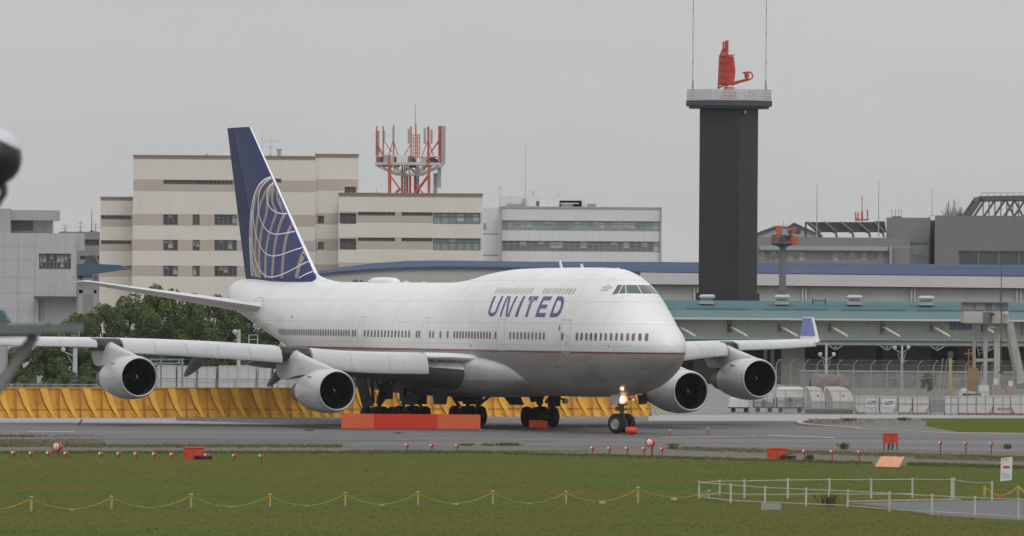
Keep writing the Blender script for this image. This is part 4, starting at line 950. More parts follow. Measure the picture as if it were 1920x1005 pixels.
wm = [(306, 437, 337.5, 346, 17, M_glb)] + [(a, b, r, r + 20, n, M_glb, .72, .45) for r in (402, 450, 498.5) for a, b, n in ((306, 333.5, 3), (361, 374.5, 2), (402, 444, 5))] + [(514, 527.5, 335, 343, 2, M_glb)]
wing_block(249, 590, 293, YB, [(337.5, 359.5), (402, 424), (450, 471), (498.5, 519)], wm, 6.5)
# the facet to the right of the fin, turned a little towards the sun
wr = [(595.5, 607.5, 404.5, 419.5, 1, M_glb), (595.5, 607.5, 453.5, 468, 1, M_glb), (646, 668, 350, 362, 2, M_dkst)]
wing_block(590.4, 671.5, 290, YB + .4, [(336, 358), (400, 421), (448, 470), (496, 517)], wr, 6.5)
w3 = [(637, 668, 399.5, 420, 2, M_dkst), (637, 668, 447.5, 468.5, 2, M_dkst), (671, 741, 397.5, 404.5, 9, M_glb), (753, 811, 398, 405, 8, M_glb), (812, 900, 399, 420, 6, M_glg, .68, .3), (671, 741, 445.5, 452.5, 9, M_glb), (753, 811, 446, 453, 8, M_glb), (812, 900, 447, 469.5, 6, M_glg, .68, .3)]
wing_block(634.5, 904, 363.5, YB - 8, [(397.5, 418), (445.5, 468), (493, 515)], w3, 6.5)
def antenna(px, r0, r1, Y, name, label, arms=(), r=.05, m=None, group=None, cat='antenna'):
    x, z0 = W(px, r0, Y); z1 = W(px, r1, Y)[1]; t = thing(name, label, cat, (x, Y, z0), group)
    mb = MB(); mb.tube([(x, Y, z0), (x, Y, z1)], r, 6, r * .45); mb.box(x - .2, x + .2, Y - .2, Y + .2, z0, z0 + .15); mb.build('mast', m or M_steel, t)
    if arms:
        mb = MB()
        for f_, l_ in arms: z = z0 + (z1 - z0) * f_; mb.bar((x - l_, Y, z), (x + l_, Y, z), .06); mb.bar((x, Y - l_ * .6, z), (x, Y + l_ * .6, z), .05)
        mb.build('cross_arm', m or M_steel, t)
    return t
antenna(491.5, 292, 240, YB + 10, 'whip_antenna', 'thin whip antenna right beside the tail fin on the beige roof')
antenna(507, 292, 254, YB + 12, 'cross_antenna', 'antenna with short cross arms on the beige roof right of the tail fin', ((.72, 1.0), (.42, .45)))
antenna(483, 292, 268, YB + 12, 'short_antenna', 'short stubby antenna half hidden by the leading edge of the tail fin', ((.6, .3),))
def roofbox(px0, px1, r0, r1, Y, name, label, m, dep=3.0, cat='roof unit', cap=True):
    x0, x1, z0, z1 = rect(px0, r0, px1, r1, Y); t = thing(name, label, cat, ((x0 + x1) / 2, Y, z0))
    mb = MB(); mb.box(x0, x1, Y, Y + dep, z0, z1); mb.build('housing', m, t)
    if cap: mb = MB(); mb.box(x0 - .12, x1 + .12, Y - .12, Y + dep + .12, z1 + .003, z1 + .15); mb.build('cover', M_steel, t)
    mb = MB()
    for k in range(4): z = z0 + (z1 - z0) * (k + 1) / 6; mb.box(x0 + .15, x1 - .15, Y - .03, Y - .002, z, z + (z1 - z0) * .07)
    mb.build('louvre', M_offgr, t); return t
roofbox(519, 526, 281, 291, YB + 8, 'roof_vent', 'small grey box vent on the beige roof right of the fin', M_offgr)
roofbox(383, 393, 286.5, 292.5, YB + 8, 'roof_vent', 'low pale box vent on the beige roof left of the fin', M_office, cap=False)

# ---- red and white antenna tower on the right wing's roof
YT = YB - 2
def TP(a, b, dy=0): x, z = W(690 + a / 5.431, 190 + b / 5.431, YT); return Vector((x, YT + dy, z))
tw = thing('antenna_tower', 'red and white lattice mast platform crowded with panel antennas on the beige roof', 'antenna tower', TP(420, 940))
mb = MB()
def brace(a, b, w): MB().bar(a, b, w).build('lattice_brace', M_red, tw)
for dx, dy in ((-200, -4), (200, -4), (-200, 4), (200, 4)): m2 = MB(); m2.bar(TP(420 + dx, 940, dy), TP(420 + dx, 560, dy), .28); m2.build('corner_leg', M_red, tw)
for dy in (-4, 4):
    for s_ in (-1, 1): brace(TP(420 + s_ * 195, 755, dy), TP(420 + s_ * 90, 900, dy), .17); brace(TP(420 + s_ * 90, 885, dy), TP(420 + s_ * 140, 938, dy), .17); brace(TP(420 + s_ * 100, 885, dy), TP(420 + s_ * 60, 938, dy), .22)
for x_ in (345, 395, 425, 475): brace(TP(x_, 940), TP(x_, 755), .22)
for x_ in (400, 430): brace(TP(x_, 760, 2), TP(x_, 940, 2), .2)
for k in range(9):
    for x0_, x1_ in ((335, 378), (470, 512)): mb.bar(TP(x0_, 940 - k * 24), TP(x1_, 928 - k * 24), .09)
for x_ in (350, 375, 490, 512): mb.bar(TP(x_, 940), TP(x_, 660), .2)
mb.build('ladder_cage', M_dkst, tw)
mb = MB(); c = TP(420, 652); R1, R2 = (TP(770, 652) - c).x, (TP(560, 740) - c).x; dz = (TP(0, 640) - TP(0, 740)).z
mb.lathe([(0, R1 * .99), (.32, R1)], c, (0, 0, 1), 12); 
for k in range(12):
    a = 2 * math.pi * k / 12; o1 = c + Vector((math.cos(a) * R1, math.sin(a) * R1 * .8, 0)); o2 = c + Vector((math.cos(a) * R2, math.sin(a) * R2 * .8, -dz)); mb.bar(o1, o2, .14); a2 = 2 * math.pi * (k + 1) / 12
    mb.bar(o2, c + Vector((math.cos(a2) * R2, math.sin(a2) * R2 * .8, -dz)), .14); mb.bar(o2, c + Vector((math.cos(a2) * R1, math.sin(a2) * R1 * .8, 0)), .1); mb.bar(o2, Vector((c.x, c.y, c.z - dz * .2)), .1)
    mb.bar(o1 + Vector((0, 0, 1.2)), c + Vector((math.cos(a2) * R1, math.sin(a2) * R1 * .8, 1.2)), .05); mb.bar(o1, o1 + Vector((0, 0, 1.2)), .05)
mb.build('platform', M_mwhite, tw)
mb = MB()
for x_, t_, b_, dy in ((90, 255, 575, 0), (158, 258, 575, -2), (257, 238, 570, 3), (443, 262, 580, -4), (487, 230, 580, 0), (607, 250, 570, 3), (622, 262, 570, -3), (738, 250, 570, 0)):
    m2 = MB(); m2.bar(TP(x_, b_ + 60, dy), TP(x_, t_, dy), .19 if x_ != 738 else .6); m2.build('antenna_pole', M_red, tw)
for a, b in (((90, 430), (150, 570)), ((160, 400), (245, 520)), ((257, 400), (205, 570)), ((257, 400), (312, 570)), ((440, 430), (345, 590)), ((607, 400), (545, 570)), ((612, 400), (670, 560)), ((735, 370), (620, 560)), ((735, 400), (640, 510)), ((120, 470), (160, 560)), ((138, 568), (325, 572)), ((540, 572), (745, 568))): mb.bar(TP(*a), TP(*b), .12)
for k in range(7): mb.bar(TP(458, 570 - k * 36), TP(525, 552 - k * 36), .05); mb.bar(TP(525, 570 - k * 36), TP(458, 552 - k * 36), .05)
for x_ in (460, 505, 525): mb.bar(TP(x_, 580), TP(x_, 335), .12)
mb.build('bracing', M_red, tw)
rnd = random.Random(5)
for x_, t_, b_, w_ in ((96, 300, 560, .5), (415, 280, 430, .3), (577, 270, 430, .3), (645, 285, 430, .3), (162, 300, 400, .3), (257, 280, 400, .3), (767, 255, 640, .55), (725, 675, 880, .5), (684, 730, 935, .5)):
    p0, p1 = TP(x_, b_, rnd.uniform(-1, 1)), TP(x_, t_); mb = MB(); mb.box(p0.x - w_ / 2, p0.x + w_ / 2, p0.y - .2, p0.y + .2, p0.z, p1.z); mb.build('panel_antenna', M_steel if x_ < 700 else M_offgr, tw)
for x_, y_ in ((150, 610), (215, 590), (290, 600), (430, 590), (440, 620), (560, 600), (640, 600), (660, 580), (700, 610), (350, 600), (600, 620), (270, 620)):
    p = TP(x_, y_, rnd.uniform(-3, 3)); s_ = rnd.uniform(.35, .75); mb = MB(); mb.box(p.x - s_, p.x + s_, p.y - s_, p.y + s_, p.z - s_, p.z + s_ * .8); mb.build('radio_box', rnd.choice([M_dkst, M_offgr, M_mwhite]), tw)
mb = MB(); mb.tube([TP(483, 230), TP(483, 20)], .07, 6, .03); mb.build('lightning_rod', M_steel, tw)
antenna(706, 363, 348, YB - 4, 'short_antenna', 'tiny rod on the beige roof at the left foot of the red antenna tower', r=.04)

# ---- white office building in the middle
YO = 1150
of = thing('white_office_building', 'low white-grey office building with two window strips above the jet cockpit hump', 'building', (W(1080, 450, YO)[0], YO, 0))
x0, x1 = W(938, 440, YO)[0], W(1240, 440, YO)[0]; zt = W(1089, 391, YO)[1]
h1 = rect(941, 414, 1237, 433, YO); h2 = rect(941, 452, 1237, 472, YO)
facade(of, x0, x1, 0, zt, YO, [], [h1, h2], 30, M_office)
for h_, g_ in ((h1, M_glg), (h2, mat('window_glass_smoke', (.15, .165, .155), .2, .3, .12, spec=.6))):
    window(of, *h_, YO, 26, g_, mat('grey_frame', (.25, .255, .26), .5), tr=.68, w=.13, blind=.35)
mb = MB(); mb.box(x0 - .1, x1 + .1, YO - .15, YO + .4, zt + .003, zt + .3); mb.build('parapet_coping', M_offgr, of)
mb = MB(); q0, q1, z0, z1 = rect(935, 388, 941, 500, YO); mb.box(q0, q1, YO - .9, YO - .02, 0, z1); mb.box(W(1237.6, 440, YO)[0], W(1240.4, 440, YO)[0], YO - .5, YO - .02, 0, zt); mb.build('downpipe', M_offgr, of)
a0, a1, z0, z1 = rect(905, 389, 934.6, 500, YO)
facade(of, a0, a1, 0, z1, YO + 2, [(W(920, 439.5, YO)[1], W(920, 437.5, YO)[1], mat('blue_trim', (.16, .15, .36), .6)), (W(920, 479.5, YO)[1], W(920, 477.5, YO)[1], MATS['blue_trim'])], [], 20, M_office, name='stair_wing')
mb = MB(); a0, a1, z0, z1 = rect(906, 418, 912, 430, YO + 2); mb.box(a0, a1, YO + 1.9, YO + 1.98, z0, z1); mb.build('vent_grille', M_offgr, of)
a0, a1, z0, z1 = rect(935, 367.5, 1097, 390, YO + 6)
facade(of, a0, a1, z0 - 1, z1, YO + 6, [], [rect(1049, 376, 1091, 390.5, YO + 6)], 16, M_office, name='rooftop_block', rev=1.5)
mb = MB(); c_ = rect(1052, 381, 1074, 390, YO + 7); mb.box(c_[0], c_[1], YO + 6.3, YO + 7.3, c_[2], c_[3]); mb.build('awning_box', M_mwhite, of)
mb = MB(); c_ = rect(1050, 380.5, 1085, 382, YO + 5); mb.box(c_[0], c_[1], YO + 5.0, YO + 6.6, c_[2], c_[3]); mb.build('awning', M_mwhite, of)
mb = MB(); c_ = rect(1005, 377, 1011, 386, YO + 6); mb.box(c_[0], c_[1], YO + 5.93, YO + 5.98, c_[2], c_[3]); mb.build('hatch_door', mat('rust_door', (.16, .07, .06), .7), of)
mb = MB(); c_ = rect(981, 372, 986, 391, YO + 5.4); mb.box(c_[0], c_[1], YO + 5.2, YO + 5.9, c_[2], c_[3]); mb.build('riser_duct', M_offgr, of)
roofbox(950, 978, 382, 390, YO + 3, 'roof_vent', 'cluttered grey plant box at the left end of the white office roof', M_offgr, cap=False)
roofbox(1101, 1117, 383.5, 391.5, YO + 4, 'roof_vent', 'grey roof unit with a flat lid right of the white office penthouse', M_offgr)
antenna(937, 390, 345, YO + 3, 'whip_antenna', 'thin antenna at the left end of the white office roof', ((.8, .4),))
antenna(985, 367, 272, YO + 9, 'whip_antenna', 'tall thin whip antenna on the white office penthouse', r=.07)
antenna(1000, 372, 357, YO + 8, 'cross_antenna', 'little branched antenna just right of the tall whip on the penthouse', ((.5, .6), (.8, .35)), r=.09)
antenna(1047, 368, 361, YO + 8, 'short_antenna', 'short antenna stub on the right part of the office penthouse', r=.08)

# ---- far left: grey office behind, tiled building, blue boarding bridge
YG = 760
g = thing('grey_brown_building', 'dull grey-brown building with a dark window strip glimpsed between the tiled and the beige buildings', 'building', (W(165, 450, YG)[0], YG, 0))
x0, x1, _, zt = rect(110, 434.5, 187, 500, YG); h_ = rect(157, 449, 186, 460.5, YG); h2_ = rect(150, 480, 186, 487, YG)
facade(g, x0, x1, 0, zt, YG, [], [h_, h2_], 20, mat('taupe_wall', (.235, .22, .21), .8, .06, .3, streak=.15)); window(g, *h_, YG, 6, M_glb, M_dkst); window(g, *h2_, YG, 7, M_glb, M_dkst)
for px_, t_, lab in ((122, 420, 'leftmost small branched antenna on the far grey-brown roof'), (151, 414, 'second small branched antenna on the far grey-brown roof'), (179, 417, 'branched antenna nearest the beige block on the grey-brown roof')): antenna(px_, 435, t_, YG + 4, 'cross_antenna', lab, ((.45, .5), (.75, .3)), r=.08)
antenna(172, 435, 392, YG + 5, 'whip_antenna', 'dark whip antenna on the grey-brown roof left of the beige block', r=.07, m=M_dkst)
YA = 640
M_tile = mat('panel_tile_white', (.43, .43, .44), .7, .05, .4, streak=.14)
tb = thing('tiled_building', 'grey-white tiled building with one wide window at the left edge', 'building', (W(60, 550, YA)[0], YA, 0))
x0, x1, _, zt = rect(-60, 437, 152, 600, YA); xl = W(143, 500, YA)[0]; h_ = rect(73, 475.5, 133, 505, YA)
facade(tb, x0, W(143.5, 500, YA)[0], 0, zt, YA, [], [h_, rect(72, 560, 143, 604, YA)], 25, M_tile, rev=.4)
window(tb, *h_, YA, 9, M_glb, M_fr, .4, tr=.45, blind=.4)
mb = MB(); c_ = rect(143.5, 437, 155, 470, YA); mb.box(c_[0] - 1, c_[1], YA + 1.2, YA + 3, c_[2], zt); mb.build('side_block', M_tile, tb)
mb = MB()
for r_ in (462, 487, 520, 550, 580): z = W(60, r_, YA)[1]; mb.box(x0, h_[0] - .1, YA - .012, YA - .002, z, z + .035)
for p_ in (33, 66): x = W(p_, 500, YA)[0]; mb.box(x, x + .035, YA - .016, YA - .004, 0, zt - .1)
for r_ in (462, 520): z = W(60, r_, YA)[1]; mb.box(h_[1] + .1, W(143, 500, YA)[0], YA - .012, YA - .002, z, z + .035)
mb.build('panel_joint', M_offgr, tb)
mb = MB(); c_ = rect(66, 555.5, 146, 560, YA); mb.box(c_[0], c_[1], YA - 1.6, YA - .02, c_[2], c_[3]); mb.build('entrance_canopy', M_dkst, tb)
c_ = rect(72, 560, 143, 604, YA); mb = MB(); mb.box(c_[0], c_[1], YA + .36, YA + .5, c_[2], c_[3]); mb.build('recess_wall', M_tile, tb)
mb = MB(); d_ = rect(74, 565, 82, 598, YA); mb.box(d_[0], d_[1], YA + .28, YA + .35, d_[2], d_[3]); mb.build('service_door', M_offgr, tb)
c_ = rect(-40, 391, 19.5, 438, YA + 3); mb = MB(); mb.box(c_[0], c_[1], YA + 3, YA + 4.5, zt + .003, c_[3]); mb.build('lift_tower', M_offgr, tb)
c_ = rect(20, 413, 98, 438, YA + 5); mb = MB(); mb.box(c_[0], c_[1], YA + 5, YA + 6.5, zt + .003, c_[3]); mb.build('penthouse', M_tile, tb)
c_ = rect(20.2, 394, 108, 413, YA + 3.4); mb = MB(); mb.box(c_[0], c_[1], YA + 3.4, YA + 6.6, c_[2], c_[3]); mb.build('penthouse_roof', M_offgr, tb)
mb = MB(); c_ = rect(20.5, 413, 62, 432, YA + 5); mb.box(c_[0], c_[1], YA + 4.9, YA + 4.98, c_[2], c_[3]); mb.build('louvre', M_fr, tb)
YJ = 690
bj = thing('boarding_bridge', 'blue covered walkway sticking out from behind the tiled building', 'walkway', (W(180, 500, YJ)[0], YJ, 0))
M_bblue = mat('bridge_blue', (.055, .10, .155), .5, .12, .6)
mb = MB(); P_ = [(138, 497), (160, 493.5), (225, 497), (233, 500), (233, 505), (222, 507), (165, 515), (138, 519)]
mb.prism([W(a, b, YJ) for a, b in P_], lambda u, v, t: (u, YJ + t, v), 0, 3.0); mb.build('tunnel', M_bblue, bj)
mb = MB(); mb.prism([W(a, b, YJ) for a, b in ((160, 480), (177, 478), (184, 494), (158, 494))], lambda u, v, t: (u, YJ + .6 + t, v), 0, 2.4); mb.build('roof_pod', M_dkst, bj)
mb = MB()
for a, b, r_ in ((143, 172, 517), (143, 180, 545), (175, 183, 530)): p, q = W(a, r_, YJ), W(b, r_ + 1, YJ); mb.box(p[0], q[0], YJ + 1, YJ + 1.35, p[1] - .25, p[1] + .1)
for a in (150, 178): x = W(a, 560, YJ)[0]; mb.box(x - .2, x + .2, YJ + 1, YJ + 1.4, 0, W(a, 516, YJ)[1])
mb.build('support_leg', M_offgr, bj)
mb = MB(); p, q = W(233, 500.5, YJ), W(246, 505.5, YJ); mb.box(p[0] + .01, q[0], YJ + .8, YJ + 2, q[1], p[1]); mb.build('bridge_end', mat('bridge_brown', (.19, .13, .12), .7), bj)
YJ2 = 560
ct = thing('teal_gatehouse', 'small teal-roofed cabin at the far left edge', 'hut', (W(0, 600, YJ2)[0], YJ2, 0))
mb = MB(); mb.prism([W(a, b, YJ2) for a, b in ((-40, 578), (4, 582), (16, 603), (14, 606), (-40, 606))], lambda u, v, t: (u, YJ2 + t, v), 0, 3); mb.build('roof', mat('gate_teal', (.07, .115, .135), .6), ct)
mb = MB(); p = W(-40, 606.3, YJ2), W(10, 640, YJ2); mb.box(p[0][0], p[1][0], YJ2 + .3, YJ2 + 2.7, 0, p[0][1]); mb.build('wall', M_offgr, ct)

# ---- long warehouse with the arched blue roof
YW = 800
wh = thing('blue_roofed_warehouse', 'very long warehouse with a gently arched blue roof and pale walls behind the jet', 'warehouse', (W(1200, 540, YW)[0], YW, 0))
M_blueroof = mat('roof_blue', (.062, .085, .150), .85, .15, .25, stretch=(.15, 1, 1), dirt=((.10, .12, .17), .15, .5, .8), spec=.1)
M_whwall = mat('warehouse_wall', (.40, .40, .375), .75, .05, .2, streak=.10)
M_fascia = mat('fascia_white', (.52, .505, .50), .7, .04, .3)
top = [(594, 509), (640, 501), (700, 494), (760, 490), (820, 489), (900, 490), (1000, 491.5), (1230, 492), (1500, 494), (1920, 497.5), (2100, 499)]
bot = [(594, 513), (640, 508), (700, 503.5), (760, 500.5), (820, 499.5), (900, 500), (1000, 502), (1230, 510), (1500, 513.5), (1920, 517.5), (2100, 519)]
mb = MB(); fr = []; 
for (a, r0), (b, r1) in zip(top, bot): fr.append((W(a, r0, YW), W(b, r1, YW)))
for (t0, b0_), (t1, b1_) in zip(fr, fr[1:]):
    mb.face([(b0_[0], YW, b0_[1]), (b1_[0], YW, b1_[1]), (t1[0], YW + 9, t1[1] + .12), (t0[0], YW + 9, t0[1] + .12)])
    mb.face([(b0_[0], YW, b0_[1] - .25), (b1_[0], YW, b1_[1] - .25), (b1_[0], YW, b1_[1]), (b0_[0], YW, b0_[1])])
    mb.face([(t0[0], YW + 9, t0[1] + .12), (t1[0], YW + 9, t1[1] + .12), (t1[0], YW + 40, t1[1] + .2), (t0[0], YW + 40, t0[1] + .2)])
mb.build('roof', M_blueroof, wh, fix=False)
mb = MB()                                             # corrugation ends along the eave
for i in range(230):
    px_ = 1232 + i * 3.0; 
    if px_ > 1925: break
    r_ = 510 + (px_ - 1230) * .0112; x, z = W(px_, r_, YW); mb.box(x - .055, x + .045, YW - .06, YW - .003, z - .23, z + .04)
mb.build('eave_corrugation', mat('corrugation_blue', (.02, .028, .07), .6), wh)
mb = MB()
for (t0, b0_), (t1, b1_) in zip(fr, fr[1:]):
    mb.face([(b0_[0], YW + .3, 0), (b1_[0], YW + .3, 0), (b1_[0], YW + .3, b1_[1] - .2), (b0_[0], YW + .3, b0_[1] - .2)])
p = fr[0][1]; mb.face([(p[0], YW + .3, 0), (p[0], YW + 40, 0), (p[0], YW + 40, p[1]), (p[0], YW + .3, p[1])])
mb.build('wall', M_whwall, wh, fix=False)
mb = MB(); A = [W(px_, 511.5 + (px_ - 1230) * .0112, YW) for px_ in (1200, 1920, 2100)]; B = [W(px_, 533 + (px_ - 1230) * .0105, YW) for px_ in (1200, 1920, 2100)]
for i in range(2): mb.prism([A[i], A[i + 1], B[i + 1], B[i]], lambda u, v, t: (u, YW - .7 + t, v), 0, .98)
mb.build('fascia', M_fascia, wh)
mb = MB(); B2 = [W(px_, 535 + (px_ - 1230) * .0105, YW) for px_ in (1200, 1920, 2100)]
for i in range(2): mb.prism([(B[i][0], B[i][1] - .003), (B[i + 1][0], B[i + 1][1] - .003), B2[i + 1], B2[i]], lambda u, v, t: (u, YW - .55 + t, v), 0, .8)
mb.build('drip_edge', M_dkst, wh)
for px_ in (1302, 1308, 1505, 1511, 1709, 1715, 1907, 1914): mb = MB(); x = W(px_, 550, YW)[0]; mb.tube([(x, YW - .05, 0), (x, YW - .05, W(px_, 536.5 + (px_ - 1230) * .0105, YW)[1])], .11, 8); mb.build('downpipe', M_fascia, wh)

# ---- dark surveillance tower
YD_ = 745
M_tw = mat('tower_cladding', (.017, .018, .019), .55, .10, .5, streak=.15)
rt = thing('radar_tower', 'tall black square control radar tower with railing around its top deck', 'tower', (W(1367, 500, YD_)[0], YD_, 0))
xa, xb, xc = W(1311.5, 380, YD_)[0], W(1385.5, 380, YD_)[0], W(1422.5, 380, YD_)[0]; zt = W(1367, 197, YD_)[1]
sh = [(xb, YD_), (xc, YD_ + 3.3), (xc - (xb - xa), YD_ + 3.3 + 2.6), (xa, YD_ + 1.4)]
mb = MB(); mb.prism(sh, lambda u, v, t: (u, v, t), 0, zt - .003); mb.build('shaft', M_tw, rt)
mb = MB(); zb_ = W(1367, 549, YD_)[1]; cx_, cy_ = sum(p[0] for p in sh) / 4, sum(p[1] for p in sh) / 4
mb.prism([(cx_ + (a - cx_) * 1.09, cy_ + (b - cy_) * 1.09) for a, b in sh], lambda u, v, t: (u, v, t), 0, zb_); mb.build('tower_base', M_tw, rt)
mb = MB()
for k in range(1, 4):
    z = zt * k / 4
    for (a, b) in ((sh[3], sh[0]), (sh[0], sh[1])): mb.bar((a[0], a[1] - .012, z), (b[0], b[1] - .012, z), .02, .03)
mb.build('cladding_joint', mat('joint_black', (.012, .012, .013), .7), rt)
xd0, xd1 = W(1288, 190, YD_)[0], W(1448.5, 190, YD_)[0]; z0, z1 = W(1367, 198, YD_)[1], W(1367, 188, YD_)[1]; RD = (xd1 - xd0) / 2; cxd = (xd0 + xd1) / 2
oc = [(cxd + math.cos(R(22.5 + 45 * k)) * RD / math.cos(R(22.5)), cy_ + math.sin(R(22.5 + 45 * k)) * RD * .8) for k in range(8)]
mb = MB(); mb.prism(oc, lambda u, v, t: (u, v, t), z0, z1); mb.prism([(cxd + (a - cxd) * .93, cy_ + (b - cy_) * .93) for a, b in oc], lambda u, v, t: (u, v, t), z0 - .25, z0 - .003); mb.build('deck', mat('deck_dark', (.055, .055, .075), .6), rt)
mb = MB(); zr = W(1367, 167.5, YD_)[1]
oi = [(cxd + (a - cxd) * .975, cy_ + (b - cy_) * .975) for a, b in oc]
for i in range(8):
    a, b = Vector((*oi[i], 0)), Vector((*oi[(i + 1) % 8], 0)); n_ = 16
    for k in range(n_): p = a.lerp(b, k / n_); mb.bar((p.x, p.y, z1), (p.x, p.y, zr), .05)
    for f_ in (.03, .25, .5, .75, 1): z = z1 + (zr - z1) * f_; mb.bar((a.x, a.y, z), (b.x, b.y, z), .06)
mb.build('railing', M_mwhite, rt)
mb = MB()
for k in (3, 4, 5, 6, 7): 
    a, b = Vector((*oi[k], 0)), Vector((*oi[(k + 1) % 8], 0)); a, b = cxd + (a.x - cxd) * .985, b; 
    p, q = Vector((*oi[k], 0)).lerp(Vector((*oi[(k + 1) % 8], 0)), .02), Vector((*oi[k], 0)).lerp(Vector((*oi[(k + 1) % 8], 0)), .98); cc = Vector((cxd, cy_, 0)); p = cc + (p - cc) * .985; q = cc + (q - cc) * .985
    mb.bar((p.x, p.y, (z1 + zr) / 2), (q.x, q.y, (z1 + zr) / 2), .02, (zr - z1) * .92)
mesh_m = bpy.data.materials.new('mesh_screen'); mesh_m.use_nodes = True; t_ = mesh_m.node_tree; pb = t_.nodes['Principled BSDF']; pb.inputs['Base Color'].default_value = (.6, .6, .59, 1); pb.inputs['Alpha'].default_value = .35
mb.build('mesh_panel', mesh_m, rt)
mb = MB()
c_ = rect(1397, 207, 1400, 212, YD_ - 1); mb.box(c_[0], c_[1], YD_ + .2, YD_ + .6, c_[2], c_[3]); mb.build('small_lamp', M_mwhite, rt)
for px_, lab in ((1300, 'tall thin whip antenna on the left end of the black tower deck'), (1437.5, 'tall thin whip antenna on the right end of the black tower deck')):
    x, z = W(px_, 168, YD_); t = thing('tower_whip_antenna', lab, 'antenna', (x, cy_, z1), 'whip antennas on the black tower'); mb = MB(); za = W(px_, -40, YD_)[1]
    xt = x + (.0 if px_ > 1400 else .0); mb.tube([(x, cy_, z1), (x, cy_, z + 1.1)], .09, 8); mb.tube([(x, cy_, z + 1.1), (xt, cy_, za)], .045, 6)
    for f_ in (.25, .5, .72): mb.tube([(x, cy_, z + (za - z) * f_), (x, cy_, z + (za - z) * f_ + .22)], .085, 8)
    mb.build('whip', M_steel, t)
    mb = MB()
    for s_ in (-1, 1): mb.bar((x + s_ * .45, cy_, z1), (x, cy_, z + .9), .05)
    mb.build('tripod', M_mwhite, t)
# red rotating radar
def DP(a, b, dy=0): x, z = W(1220 + a / 3.141, b / 3.141, YD_); return Vector((x, cy_ + dy, z))
ra = thing('radar_antenna', 'bright red curved radar dish with feed arm on top of the black tower', 'radar', DP(465, 592))
M_radr = mat('radar_red', (.52, .045, .035), .5, .12, 1.2)
mb = MB(); mb.lathe([(0, .95), (.9, .85), (1.2, .6), (1.5, .62)], DP(466, 590), (0, 0, 1), 16); mb.build('pedestal', mat('radar_base_pale', (.52, .25, .21), .6, .1, 2), ra)
mb = MB(); rs = []                                    # the reflector: a cylinder-section sheet seen edge on
for j in range(9):
    z = j / 8; row = 320 + (490 - 320) * z; r = []
    for i in range(9):
        u = -1 + 2 * i / 8; dep = .30 + .8 * (u * u)
        r.append((DP(418, row).x + 1.9 * (dep - .30) * (1 - .25 * abs(z - .5)) + .35 * math.sin(math.pi * z) * 0, cy_ + u * 2.6, DP(0, row).z + .18 * u))
    for i in range(8, -1, -1):
        u = -1 + 2 * i / 8; dep = .30 + .8 * (u * u); r.append((DP(418, row).x - .22 + 1.9 * (dep - .30) * (1 - .25 * abs(z - .5)), cy_ + u * 2.6, DP(0, row).z + .18 * u))
    rs.append(r)
mb.rings(rs).build('reflector', M_radr, ra)
mb = MB()
for r_ in (325, 365, 405, 445, 485): mb.bar(DP(412, r_, -1.6), DP(412, r_, 1.6), .16); mb.bar(DP(412, r_, -1.6), DP(497 if r_ not in (365, 405) else 488, r_ + (12 if r_ > 400 else -2), -2.5), .10)
mb.bar(DP(412, 322, 0), DP(405, 500, 0), .22); mb.bar(DP(430, 500, 0), DP(404, 515, 0), .16); mb.bar(DP(415, 322, -.5), DP(432, 275, 0), .14); mb.bar(DP(416, 490, 0), DP(460, 498, 0), .3)
mb.bar(DP(404, 465), DP(420, 470), .25); mb.bar(DP(404, 500), DP(402, 517), .18)
mb.build('reflector_frame', M_radr, ra)
mb = MB(); p = DP(455, 320); q = DP(455, 235); mb.box(DP(444, 0).x, DP(463, 0).x, cy_ - 1.3, cy_ + 1.3, p.z - .3, q.z); mb.box(DP(430, 0).x, DP(438, 0).x, cy_ - 1.2, cy_ + 1.2, DP(0, 318).z, DP(0, 238).z); mb.bar(DP(434, 290), DP(455, 285), .3); mb.build('upper_array', M_radr, ra)
mb = MB(); mb.bar(DP(440, 497), DP(585, 462), .22, .30); mb.bar(DP(480, 500), DP(560, 470, .4), .1); mb.build('feed_arm', M_radr, ra)
mb = MB()
for k in range(9):
    a0, a1 = R(-80 + k * 22), R(-80 + (k + 1) * 22); mb.bar(DP(582 + 24 * math.cos(a0), 442 + 22 * math.sin(a0)), DP(582 + 24 * math.cos(a1), 442 + 22 * math.sin(a1)), .16)
mb.box(DP(560, 0).x, DP(588, 0).x, cy_ - .35, cy_ + .35, DP(0, 446).z, DP(0, 424).z); mb.bar(DP(546, 424), DP(590, 420), .2); mb.bar(DP(560, 445), DP(575, 462), .18); mb.build('feed_horn', M_radr, ra)

# ---- right-hand grey buildings
YR = 980
M_rg = mat('right_grey_wall', (.205, .20, .20), .8, .05, .2, streak=.08)
M_rg2 = mat('right_grey_wall_dark', (.175, .168, .17), .8, .05, .2, streak=.08)
gb = thing('low_grey_building', 'low grey building with a strip of pale windows right of the black tower', 'building', (W(1550, 470, YR)[0], YR, 0))
x0, x1, _, zt = rect(1410, 445, 1706, 500, YR); h_ = rect(1424, 470, 1657, 491, YR)
facade(gb, x0, x1, 0, zt, YR, [(W(1560, 463, YR)[1], W(1560, 461.5, YR)[1], M_offgr)], [h_], 25, M_rg)
window(gb, *h_, YR, 22, mat('pale_glass', (.20, .21, .195), .3, .3, .15, spec=.6), mat('pale_frame', (.27, .27, .265), .6), tr=.5, w=.16, blind=.5)
mb = MB(); c_ = rect(1424, 462, 1665, 469.5, YR); mb.box(c_[0], c_[1], YR - .6, YR - .02, c_[2], c_[3]); c_ = rect(1667, 462, 1671, 500, YR); mb.box(c_[0], c_[1], YR - 1.2, YR - .02, 0, c_[3]); mb.build('canopy_band', M_offgr, gb)
gh = thing('gabled_shed', 'pale grey gabled shed roof behind the small orange-topped lamp tower', 'building', (W(1470, 440, YR + 60)[0], YR + 60, 0))
